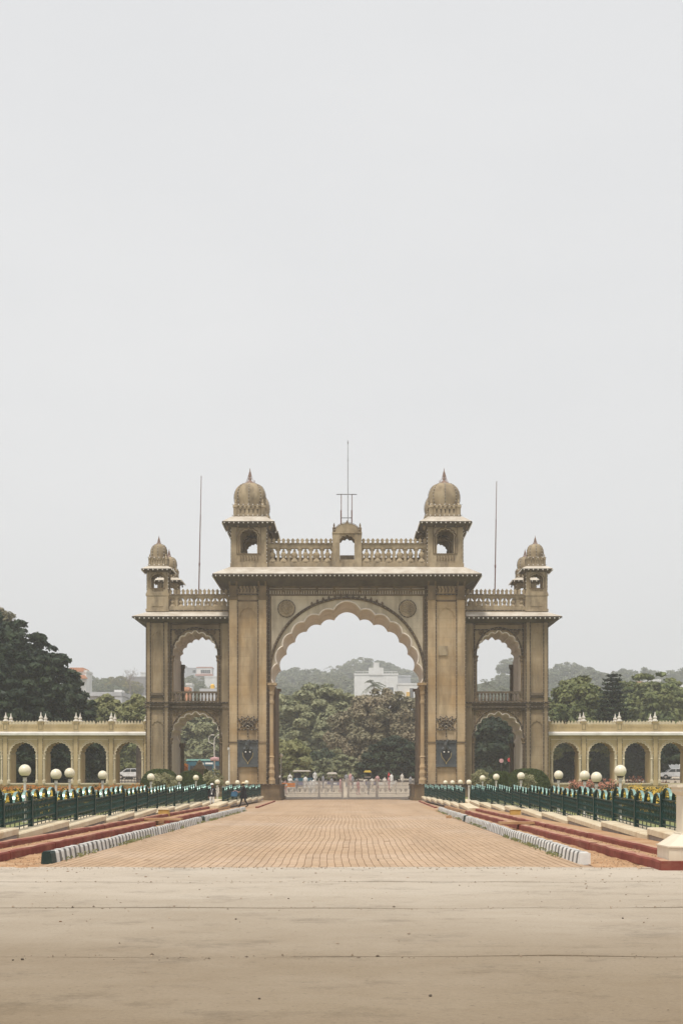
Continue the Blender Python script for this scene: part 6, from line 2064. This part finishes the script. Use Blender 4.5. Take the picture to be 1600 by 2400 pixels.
def flower_bed(label, x0, x1, y0, y1, h, petal, n, seed, share=.32):
    root = empty('flower_bed', ((x0 + x1) / 2, (y0 + y1) / 2, .28), label, 'flower bed')
    R = np.random.default_rng(seed)
    def pts(m, lo, hi):
        # plants grow in rounded clusters, taller in places
        x = R.uniform(x0, x1, m); y = R.uniform(y0, y1, m)
        hh = h * (0.72 + .28 * np.sin(x * 1.7 + seed) * np.sin(y * 1.1 + x * .6) + R.normal(0, .07, m))
        return np.stack([x, y, .28 + np.maximum(.03, hh * R.uniform(lo, hi, m))], 1)
    m = int(n * (1 - share))
    P = pts(m, .05, .95)
    o = place(leaf_mesh('foliage', P, R.normal(0, .6, (m, 3)) + np.array([0, -.3, .6]), R.uniform(.05, .12, m), M['bed_green'], .5, R), 'foliage', (0, 0, 0), None)
    o.parent = root; o.location = -wo(root); o['kind'] = 'stuff'
    m2 = n - m
    c = pts(m2 // 6, .75, 1.08)
    P = np.repeat(c, 6, 0) + R.normal(0, .07, (len(c) * 6, 3))
    o = place(leaf_mesh('blossoms', P, R.normal(0, .5, (len(P), 3)) + np.array([0, -.5, .8]), R.uniform(.03, .075, len(P)), M[petal], .8, R), 'blossoms', (0, 0, 0), None)
    o.parent = root; o.location = -wo(root); o['kind'] = 'stuff'
flower_bed('tall bed of orange flowers at the foot of the arcade with the parked car', -30, -14.2, 110, 117, 1.05, 'petal_orange', 26000, 61)
flower_bed('bed of yellow marigolds on the lawn beside the globe lamps', -22, -10.6, 52, 92, .86, 'petal_yellow', 52000, 62, .13)
flower_bed('tall bed of orange and yellow flowers at the foot of the right arcade', 20.5, 33, 108, 116, 1.0, 'petal_yellow', 20000, 63)
flower_bed('coral flowering bushes in front of the right arcade by the hedge', 17.2, 21, 108, 113, 1.5, 'petal_pink', 9000, 64, .3)
flower_bed('bed of marigolds on the lawn near the cream pedestal', 10.2, 20, 50, 86, .84, 'petal_yellow', 46000, 65, .13)
flower_bed('coral flowering bushes behind the right arcade sill', 24.5, 30.5, 131.5, 133.5, 1.7, 'petal_pink', 5000, 66, .35)

# ------------------------------------------------------------------ vehicles beyond the gateway
def wheel_part(parent, x, y, z, r, w_=.22):
    mb = MB(); n = 16
    vs = []; fs = []
    for yy in (-w_ / 2, w_ / 2):
        for rr in (r, r * .6):
            for k in range(n): vs.append((x + rr * math.cos(2 * PI * k / n), y + yy, z + rr * math.sin(2 * PI * k / n)))
    for k in range(n):
        k2 = (k + 1) % n
        fs += [(k, k2, n * 2 + k2, n * 2 + k), (k, n + k, n + k2, k2), (2 * n + k, 2 * n + k2, 3 * n + k2, 3 * n + k), (n + k, n * 3 + k, n * 3 + k2, n + k2)]
    mb.add(vs, fs); wl = mb.build('wheel', M['tyre'], parent)
    mb = MB(); vs = [(x + r * .6 * math.cos(2 * PI * k / n), y - w_ / 2 + .03, z + r * .6 * math.sin(2 * PI * k / n)) for k in range(n)]
    mb.add(vs, [tuple(range(n))]); mb.build('rim', M['gate_metal'], wl)
d = 204.0; x0 = fx(437, d); zg = terr(x0, d); Lb = 9.6
bus = empty('city_bus', (x0 + Lb / 2, d, zg), 'teal city bus with a pale green roof behind the lower left wing arch', 'bus')
zr = fz(1779, d)
mb = MB(); mb.box(x0, x0 + Lb, d, d + 2.5, zg + .45, zr - .25); bb = mb.build('body', M['teal'], bus)
bm = bmesh.new(); bm.from_mesh(bb.data); bmesh.ops.bevel(bm, geom=bm.edges[:], offset=.15, segments=2, affect='EDGES'); bm.to_mesh(bb.data); bm.free()
MB().prism_xz([(x0 - .1, zr - .25), (x0 + Lb + .1, zr - .25), (x0 + Lb - .1, zr), (x0 + .1, zr)], d - .06, d + 2.56).build('roof', M['teal_light'], bus)
for k in range(5):
    MB().box(x0 + .5 + k * 1.75, x0 + 1.95 + k * 1.75, d - .03, d + .02, zr - 1.75, zr - .95).build('window', M['glass'], bus)
MB().box(x0 + 2.0, x0 + 2.5, d - .035, d, zr - .78, zr - .55).box(x0 + 2.7, x0 + 3.8, d - .035, d, zr - .75, zr - .5).build('lettering', M['white'], bus)
mb = MB(); mb.add(*yl(x0 + 5.4, zr - .72, [(.42, 0), (.42, .04), (.05, .05)], 18, d - .01)); mb.build('round_emblem', M['red_cloth'], bus)
for xx in (1.6, 7.6): wheel_part(bus, x0 + xx, d + .15, zg + .48, .48)
for xx in (.4, Lb - .4): MB().box(x0 + xx - .15, x0 + xx + .15, d - .03, d + .05, zg + .7, zg + .9).build('headlight', M['bulb'], bus)

def car(label, x, y, zg, mat, name='parked_car'):
    root = empty(name, (x, y, zg), label, 'car')
    prof = [(-2.1, .35), (-2.1, .75), (-1.95, .88), (-1.2, .98), (-.55, 1.45), (.75, 1.5), (1.5, 1.02), (2.0, .92), (2.1, .7), (2.1, .35)]
    mb = MB(); mb.prism_xz([(x + a, zg + b) for a, b in prof], y - .8, y + .8)
    o = mb.build('body', M[mat], root)
    bm = bmesh.new(); bm.from_mesh(o.data); bmesh.ops.bevel(bm, geom=[e for e in bm.edges if e.calc_face_angle(0) > .3], offset=.07, segments=2, affect='EDGES'); bm.to_mesh(o.data); bm.free()
    for poly in ([(-1.0, 1.0), (-.5, 1.38), (.05, 1.4), (.05, 1.0)], [(.13, 1.0), (.13, 1.4), (.7, 1.41), (1.25, 1.02)]):
        MB().prism_xz([(x + a, zg + b) for a, b in poly], y - .815, y - .78).build('window', M['glass'], root)
    for xx in (-1.3, 1.3): wheel_part(root, x + xx, y - .72, zg + .32, .32); wheel_part(root, x + xx, y + .72, zg + .32, .32)
    for xx in (-2.08, 2.0): MB().box(x + xx, x + xx + .1, y - .75, y - .45, zg + .68, zg + .82).build('headlight', M['bulb'], root)
    return root
car('white car parked beyond the last left arcade arch', fx(307, 198), 198, terr(-30, 198), 'car_white')
car('white car parked beyond the end of the right arcade', fx(1578, 196), 196, terr(45, 196), 'car_white')
car('white car parked under the trees behind the middle right arcade arch', fx(1330, 200), 200, terr(30, 200), 'car_white')
# three-wheeler with canopy
d = 172; xa = fx(711, d); zg = terr(xa, d)
rk_ = empty('auto_rickshaw', (xa, d, zg), 'green three wheeled taxi with a pale canopy beyond the iron gates', 'rickshaw')
mb = MB(); mb.prism_xz([(xa - 1.1, zg + .3), (xa + 1.2, zg + .3), (xa + 1.25, zg + .9), (xa + .9, zg + 1.0), (xa - 1.2, zg + .95)], d - .6, d + .6); mb.build('body', M['teal'], rk_)
mb = MB(); mb.prism_xz([(xa - 1.3, zg + 1.75), (xa + .9, zg + 1.75), (xa + .7, zg + 1.9), (xa - 1.1, zg + 1.92)], d - .65, d + .65); mb.build('canopy', M['gate_scroll'], rk_)
for dx in (-1.1, .8):
    for dy in (-.55, .55): MB().box(xa + dx - .03, xa + dx + .03, d + dy - .03, d + dy + .03, zg + .9, zg + 1.76).build('roof_post', M['collar'], rk_)
MB().box(xa - 1.15, xa - .3, d - .5, d + .5, zg + .95, zg + 1.6).build('seat', M['black_cloth'], rk_)
for xx, yy in ((1.0, 0), (-.8, -.5), (-.8, .5)): wheel_part(rk_, xa + xx, d + yy, zg + .25, .25, .12)

# barricades beyond the gates
M['barr'] = plain('faded blue barricade paint', (0.2, 0.2, 0.30), 0.6)
bl = [(700, 1826, 'blue'), (722, 1825, 'blue'), (748, 1826, 'gate_scroll'), (768, 1826, 'blue'), (790, 1826, 'blue'), (838, 1826, 'gate_scroll'), (856, 1825.5, 'blue'), (876, 1825, 'blue'), (896, 1826, 'gate_scroll'), (918, 1827, 'white')]
def barricade(px, py, mat, d, label, w_=1.25, h_=1.1):
    x = fx(px, d); zg = terr(x, d)
    root = empty('barricade', (x, d, zg), label, 'barricade', 'barricades beyond the iron gates')
    zt = zg + h_
    MB().box(x - w_ / 2, x + w_ / 2, d - .02, d + .02, zt - .42, zt).build('board', M[mat], root)
    MB().box(x - w_ / 2 + .1, x - .05, d - .035, d - .02, zt - .32, zt - .12).build('panel', M['white'], root)
    for s in (-1, 1):
        mb = MB(); mb.tube([(x + s * w_ * .48, d - .3, zg), (x + s * w_ * .48, d, zt)], .025, 5); mb.tube([(x + s * w_ * .48, d + .3, zg), (x + s * w_ * .48, d, zt)], .025, 5)
        mb.build('leg', M['gate_metal'], root)
    MB().box(x - w_ / 2, x + w_ / 2, d - .02, d + .02, zg + .35, zg + .4).build('rail', M['gate_metal'], root)
for px, py, mt in bl:
    barricade(px, py, 'barr' if mt == 'blue' else mt, 168 + random.uniform(-2, 2), {'blue': 'blue steel barricade with a white panel beyond the iron gates', 'gate_scroll': 'pale steel barricade with a white panel beyond the iron gates', 'white': 'white steel barricade beyond the iron gates'}[mt], 1.15, .8)
barricade(674, 1826, 'orange', 150, 'orange plastic barrier beside the globe lamp beyond the iron gates', 1.7, 1.35)
# market awning stalls
def stall(px, d, mat, label, w_=1.8, h_=2.0):
    x = fx(px, d); zg = terr(x, d)
    root = empty('market_stall', (x, d, zg), label, 'stall')
    mb = MB(); mb.prism_xz([(x - w_ / 2 - .1, zg + h_ - .15), (x + w_ / 2 + .1, zg + h_ - .15), (x + w_ / 2 * .8, zg + h_ + .1), (x - w_ / 2 * .8, zg + h_ + .1)], d - .8, d + .8); mb.build('awning', M[mat], root)
    for dx in (-1, 1):
        for dy in (-.7, .7): MB().box(x + dx * w_ / 2 - .03, x + dx * w_ / 2 + .03, d + dy - .03, d + dy + .03, zg, zg + h_ - .14).build('pole', M['collar'], root)
    MB().box(x - w_ / 2, x + w_ / 2, d - .4, d + .4, zg + .55, zg + .75).build('counter', M['riser'], root)
stall(861, 182, 'yellow_cloth', 'small stall with a yellow awning beyond the iron gates', 0.8, 1.4)
stall(778, 184, 'gate_scroll', 'small stall with a cream awning beyond the iron gates', 1.2, 1.1)
stall(897, 188, 'bush_cream', 'small stall hung with dry grass beyond the iron gates', 1.1, 1.3)
# red umbrellas behind the right wing
for px, pt, lab, mt in ((1193, 1780, 'red round sign on a post behind the lower right wing arch', 'red_cloth'), (1174, 1782, 'smaller faded red sign on a post behind the lower right wing arch', 'pink_cloth')):
    d = 160; x = fx(px, d); zg = terr(x, d)
    root = empty('street_sign', (x, d, zg), lab, 'sign')
    MB().tube([(x, d, zg), (x, d, fz(pt + 2, d))], .04, 6).build('post', M['collar'], root)
    mb = MB(); mb.add(*yl(x, fz(pt + 1, d), [(.24, 0), (.24, .04), (.04, .05)], 16, d - .04)); mb.build('disc', M[mt], root)
# street lamp seen through left wing arch
d = 170; x = fx(504, d); zg = terr(x, d)
sl = empty('street_lamp', (x, d, zg), 'white double armed street lamp behind the lower left wing arch', 'street lamp')
mb = MB(); mb.tube([(x, d, zg), (x - .1, d, fz(1745, d)), (x - .05, d, fz(1730, d)), (x + .35, d, fz(1722, d))], [.1, .07, .05, .04], 7); mb.build('pole', M['post_white'], sl)
mb = MB(); mb.tube([(x - .1, d, fz(1745, d)), (x - .7, d, fz(1740, d)), (x - .75, d, fz(1728, d)), (x - .45, d, fz(1722, d))], .04, 6); mb.build('arm', M['post_white'], sl)
mb = MB().box(x + .3, x + .75, d - .1, d + .1, fz(1723.5, d), fz(1721, d)).box(x - .5, x - .1, d - .1, d + .1, fz(1723.5, d), fz(1721, d)); split_loose(mb.build('lamp_head', M['post_white'], sl), 'lamp_head')
mb = MB(); mb.lathe(x, d, [(.5, fz(1783, d)), (.6, fz(1780, d)), (.55, fz(1776, d)), (.1, fz(1774, d))], 12); mb.build('shade_disc', M['pink_cloth'], sl)
# stone gate post behind the bus side arch
d = 140; x = fx(468, d)
sp = empty('stone_post', (x, d, 0), 'brown stone post with a stepped cap behind the hedge by the bus', 'post')
mb = MB(); mb.box(x - .55, x + .55, d - .5, d + .5, 0, fz(1806, d)); mb.build('shaft', M['stone_wing'], sp)
mb = MB(); mb.box(x - .8, x + .8, d - .75, d + .75, fz(1806, d), fz(1802, d)); mb.prism_xy([(x - .6, d - .6), (x + .6, d - .6), (x + .6, d + .6), (x - .6, d + .6)], fz(1802, d), fz(1793, d), top_scale=.6); mb.lathe(x, d, [(.35, fz(1793, d)), (.3, fz(1787, d)), (.12, fz(1783, d)), (.02, fz(1780, d))], 8); mb.build('cap', M['stone_wing'], sp)
# railings behind the arcades
for px0, px1, lab in ((190, 345, 'dark iron railing behind the left arcade arches by the white car'), (1290, 1560, 'dark iron railing behind the right arcade arches')):
    d = 140; xa, xb = fx(px0, d), fx(px1, d); zg = terr(0, d)
    rl = empty('street_railing', ((xa + xb) / 2, d, zg), lab, 'railing')
    for z_ in (1.9, 2.75): MB().box(xa, xb, d - .03, d + .03, zg + z_ - .9, zg + z_ - .84).build('rail', M['collar'], rl)
    n = int((xb - xa) / .3); bmx = MB().lathe(0, 0, [(.03, 0), (.03, 1.95), (.05, 2.0), (.005, 2.12)], 5).mesh('bar', M['collar'])
    for k in range(n + 1): place(bmx, 'bar', (xa + (xb - xa) * k / n, d, zg), rl)

# ------------------------------------------------------------------ people
def skin_body(verts, edges, radii, root_i, mat_fn, mats, name):
    me = bpy.data.meshes.new(name)
    me.from_pydata(verts, edges, [])
    o = bpy.data.objects.new('tmp', me); COL.objects.link(o)
    sk = o.modifiers.new('s', 'SKIN'); sk.use_smooth_shade = True
    for i, r in enumerate(radii):
        me.skin_vertices[0].data[i].radius = (r[0], r[1]) if isinstance(r, tuple) else (r, r)
    me.skin_vertices[0].data[root_i].use_root = True
    ss = o.modifiers.new('u', 'SUBSURF'); ss.levels = 2; ss.render_levels = 2
    dg = bpy.context.evaluated_depsgraph_get()
    m2 = bpy.data.meshes.new_from_object(o.evaluated_get(dg))
    bpy.data.objects.remove(o)
    m2.name = name
    m2.materials.clear()
    for m in mats: m2.materials.append(m)
    for p in m2.polygons:
        p.material_index = mat_fn(p.center); p.use_smooth = True
    return m2
def person_mesh(h, step, arm, mat_fn, mats, stout=1.0, facing_turn=0.0):
    """figure facing -X; step: half stride; arm: (left hand, right hand) positions as (forward, up) from shoulder"""
    k = h / 1.7
    v = [(0, 0, .95), (0, 0, 1.1), (-.01, 0, 1.3), (0, 0, 1.43), (-.02, 0, 1.52), (-.03, 0, 1.6), (-.03, 0, 1.68)]
    r = [(.15 * stout, .12 * stout), (.145 * stout, .11 * stout), (.16 * stout, .12 * stout), (.09, .08), (.055, .055), (.085, .075), (.06, .06)]
    e = [(0, 1), (1, 2), (2, 3), (3, 4), (4, 5), (5, 6)]
    for s in (-1, 1):
        f = -step * s
        b = len(v)
        v += [(f * .15, s * .1, .86), (f * .55 - .02, s * .1, .48), (f * 1.0 + (.05 if f > 0 else 0), s * .1, .09 + (.05 if f > 0.1 else 0)), (f * 1.0 - .14, s * .1, .04)]
        r += [(.095 * stout, .095 * stout), .065, .045, .04]
        e += [(0, b), (b, b + 1), (b + 1, b + 2), (b + 2, b + 3)]
        b = len(v); ha = arm[0 if s < 0 else 1]
        v += [(0, s * .2, 1.38), (ha[0] * .35 + .03, s * .25, 1.38 + ha[1] * .55), (ha[0], s * .22, 1.38 + ha[1]), (ha[0] - .07, s * .2, 1.38 + ha[1] - .02), (ha[0] - .12, s * .19, 1.38 + ha[1] - .05), (ha[0] - .06, s * .17, 1.38 + ha[1] + .045)]
        r += [.06, .045, .032, (.038, .018), .014, .012]
        e += [(2, b), (b, b + 1), (b + 1, b + 2), (b + 2, b + 3), (b + 3, b + 4), (b + 3, b + 5)]
    v = [(a * k, b_ * k, c * k) for a, b_, c in v]
    r = [tuple(q * k for q in x) if isinstance(x, tuple) else x * k for x in r]
    return skin_body(v, e, r, 0, lambda c: mat_fn(c / k), mats, 'body')

def head_bits(root, x, y, z, k, hat=None, hair='black_cloth', fx_=-1):
    """face, hair and hat; figure faces -X"""
    hz = z + 1.6 * k
    mb = MB(); mb.ball((x - .02 * k, y, hz + .035 * k), .098 * k, 12, 8); mb.v = [(max(a, x - .075 * k) if c < hz + .06 * k else a, b, c) for a, b, c in mb.v]
    mb.build('hair', M[hair], root, smooth=True)
    mb = MB(); mb.tube([(x - .10 * k, y, hz + .03 * k), (x - .128 * k, y, hz - .012 * k), (x - .105 * k, y, hz - .022 * k)], .012 * k, 5)
    mb.build('nose', M['skin'], root)
    mb = MB()
    for s in (-1, 1): mb.ball((x - .103 * k, y + s * .032 * k, hz + .022 * k), .009 * k, 6, 4)
    mb.build('eyes', M['black_cloth'], root)
    if hat:
        mb = MB(); mb.lathe(x - .02 * k, y, [(.17 * k, hz + .075 * k), (.165 * k, hz + .09 * k), (.1 * k, hz + .1 * k), (.098 * k, hz + .16 * k), (.07 * k, hz + .185 * k), (.01 * k, hz + .188 * k)], 16)
        mb.build('hat', M[hat], root, smooth=True)
# walking person in black with a straw hat
d = gd(1892.5); x = fx(571, d)
pw = empty('person', (x, d, 0.0), 'walking person in loose black clothes and a straw hat carrying a blue bag', 'person')
me = person_mesh(1.58, .26, ((-.3, -.32), (-.28, -.30)), lambda c: 1 if (c.z > 1.46 or (c.x < -.2 and c.z > .95) or c.z < .06) else 0, [M['black_cloth'], M['skin']], 1.0)
place(me, 'body', (x, d, 0), pw)
k = 1.58 / 1.7
# loose tunic
mb = MB(); pr = [(.13, 1.42), (.19, 1.3), (.2, 1.1), (.23, .9), (.26, .72), (.27, .62)]
mb.lathe(x, d, [(a * k, b * k) for a, b in reversed(pr)], 14, sy=.75)
mb.build('tunic', M['black_cloth'], pw, smooth=True)
head_bits(pw, x, d, 0, k, 'straw')
bag = empty('shoulder_bag', (x - .62, d - .1, .78), 'bright blue cloth bag held out by the walking person in black', 'bag')
mb = MB(); mb.prism_xz([(x - .82, .74), (x - .44, .70), (x - .36, .98), (x - .5, 1.04), (x - .78, 1.02)], d - .1, d + .08)
mb.build('pouch', M['blue_cloth'], bag)
mb = MB(); mb.tube([(x - .7, d, 1.02), (x - .55, d, 1.1), (x - .3, d - .18, 1.0)], .018, 5); mb.build('strap', M['pink_cloth'], bag)
# standing person, white cap, black shirt, white trousers
d = 86.0; x = fx(497, d)
ps = empty('person', (x, d, 0.02), 'standing person in a black shirt, white trousers and pale cap with a lanyard', 'person')
me = person_mesh(1.5, .03, ((-.02, -.62), (-.02, -.62)), lambda c: 2 if (c.z > 1.46 or (abs(c.y) > .17 and c.z < .86)) else (0 if c.z > .84 else (1 if c.z > .07 else 0)), [M['black_cloth'], M['white_cloth'], M['skin']], 1.22)
# turn to face the camera: swap axes so -X faces -Y
for v_ in me.vertices: v_.co = Vector((-v_.co.y, v_.co.x, v_.co.z))
place(me, 'body', (x, d, .02), ps)
k = 1.5 / 1.7; hz = .02 + 1.6 * k
mb = MB(); mb.ball((x, d + .02, hz + .03 * k), .098 * k, 12, 8); mb.v = [(a, max(b, d - .06 * k) if c < hz + .05 * k else b, c) for a, b, c in mb.v]; mb.build('hair', M['black_cloth'], ps, smooth=True)
mb = MB(); mb.tube([(x, d - .08, hz + .03), (x, d - .115, hz - .012), (x, d - .095, hz - .02)], .012, 5); mb.build('nose', M['skin'], ps)
mb = MB()
for s in (-1, 1): mb.ball((x + s * .03, d - .092, hz + .02), .009, 6, 4)
mb.build('eyes', M['plaque_dark'], ps)
mb = MB(); mb.lathe(x, d, [(.105, hz + .05), (.108, hz + .09), (.09, hz + .13), (.02, hz + .15)], 14); mb.box(x - .08, x + .08, d - .19, d - .07, hz + .05, hz + .065); mb.build('cap', M['white_cloth'], ps)
mb = MB(); mb.tube([(x - .06, d - .11, 1.24), (x, d - .175, .98), (x + .06, d - .11, 1.24)], .012, 4); mb.box(x - .035, x + .035, d - .19, d - .17, .9, 1.0); mb.build('lanyard', M['white_cloth'], ps)
# small distant people beyond the iron gates
dm = person_mesh(1.65, .08, ((-.06, -.58), (-.05, -.58)), lambda c: 2 if c.z > 1.45 or (abs(c.y) > .17 and c.z < .92) else (0 if c.z > .85 else 1), [M['pink_cloth'], M['grey_cloth'], M['skin']])
def far_person(px, d, top, bottom, label, rot=0):
    x = fx(px, d); zg = terr(x, d)
    root = empty('person', (x, d, zg), label, 'person')
    me = dm.copy(); me.materials.clear()
    for m in (top, bottom, 'skin'): me.materials.append(M[m])
    place(me, 'body', (x, d, zg), root, (0, 0, rot))
    mb = MB(); mb.ball((x, d, zg + 1.6), .1, 8, 6); mb.build('hair', M['black_cloth'], root, smooth=True)
far_person(821, 172, 'pink_cloth', 'grey_cloth', 'small distant person in pink standing beyond the gate crest', 1)
far_person(917, 170, 'white_cloth', 'black_cloth', 'small distant person in a white shirt at the stalls beyond the gates', 2.2)
far_person(911, 174, 'red_cloth', 'black_cloth', 'small distant person in red beside the white shirted one beyond the gates', .4)
far_person(680, 160, 'white_cloth', 'grey_cloth', 'small distant person in white beside the orange barrier', 1.2)
far_person(738, 176, 'white_cloth', 'white_cloth', 'small distant person all in white beyond the gates near the green taxi', 2)
far_person(905, 184, 'yellow_cloth', 'grey_cloth', 'small distant person in yellow near the grass hung stall', 2)
far_person(1180, 158, 'white_cloth', 'blue', 'small distant person in a white top behind the lower right wing arch', 1)
far_person(1200, 162, 'grey_cloth', 'black_cloth', 'small distant person in grey behind the lower right wing arch', 1)
far_person(1334, 150, 'pink_cloth', 'black_cloth', 'small distant person in pink behind the right arcade arch by the wing', 1)

R9 = random.Random(3)
for k in range(22):
    px = 664 + 300 * (k + R9.uniform(.1, .9)) / 22
    tp = R9.choice(['white_cloth', 'white_cloth', 'gate_scroll', 'grey_cloth', 'pink_cloth', 'grey_cloth', 'white_cloth'])
    adj = {'white_cloth': 'white', 'gate_scroll': 'cream', 'grey_cloth': 'grey', 'pink_cloth': 'pink'}[tp]
    far_person(px, R9.uniform(150, 172), tp, R9.choice(['grey_cloth', 'black_cloth', 'white_cloth', 'riser']), 'small distant visitor in a %s top in the crowd beyond the iron gates' % adj, R9.random() * 6)
for o_ in bpy.data.objects:
    if str(o_.get('label', '')).startswith('small distant visitor'): o_['group'] = 'crowd beyond the iron gates'

for o_ in bpy.data.objects:
    if o_.name.split('.')[0] in ('light_string', 'lotus_light'): o_['kind'] = 'stuff'

# ------------------------------------------------------------------ haze
hz_ = MB().box(-900, 900, -60, 900, -1.2, 62).build('haze', [])if False else None
me = MB().box(-1150, 1150, -110, 1650, -26, 130).mesh('haze', [])
hz_ = place(me, 'haze', (0, 0, 0))
tag(hz_, 'pale dusty haze in the air over the whole place', 'haze', kind='stuff')
m = bpy.data.materials.new('pale haze'); m.use_nodes = True
n = m.node_tree; n.nodes.clear()
oo = n.nodes.new('ShaderNodeOutputMaterial'); vv = n.nodes.new('ShaderNodeVolumePrincipled')
vv.inputs['Color'].default_value = (0.95, 0.965, 0.985, 1)
vv.inputs['Density'].default_value = HAZE
vv.inputs['Anisotropy'].default_value = 0.2
n.links.new(vv.outputs[0], oo.inputs['Volume'])
hz_.data.materials.append(m)
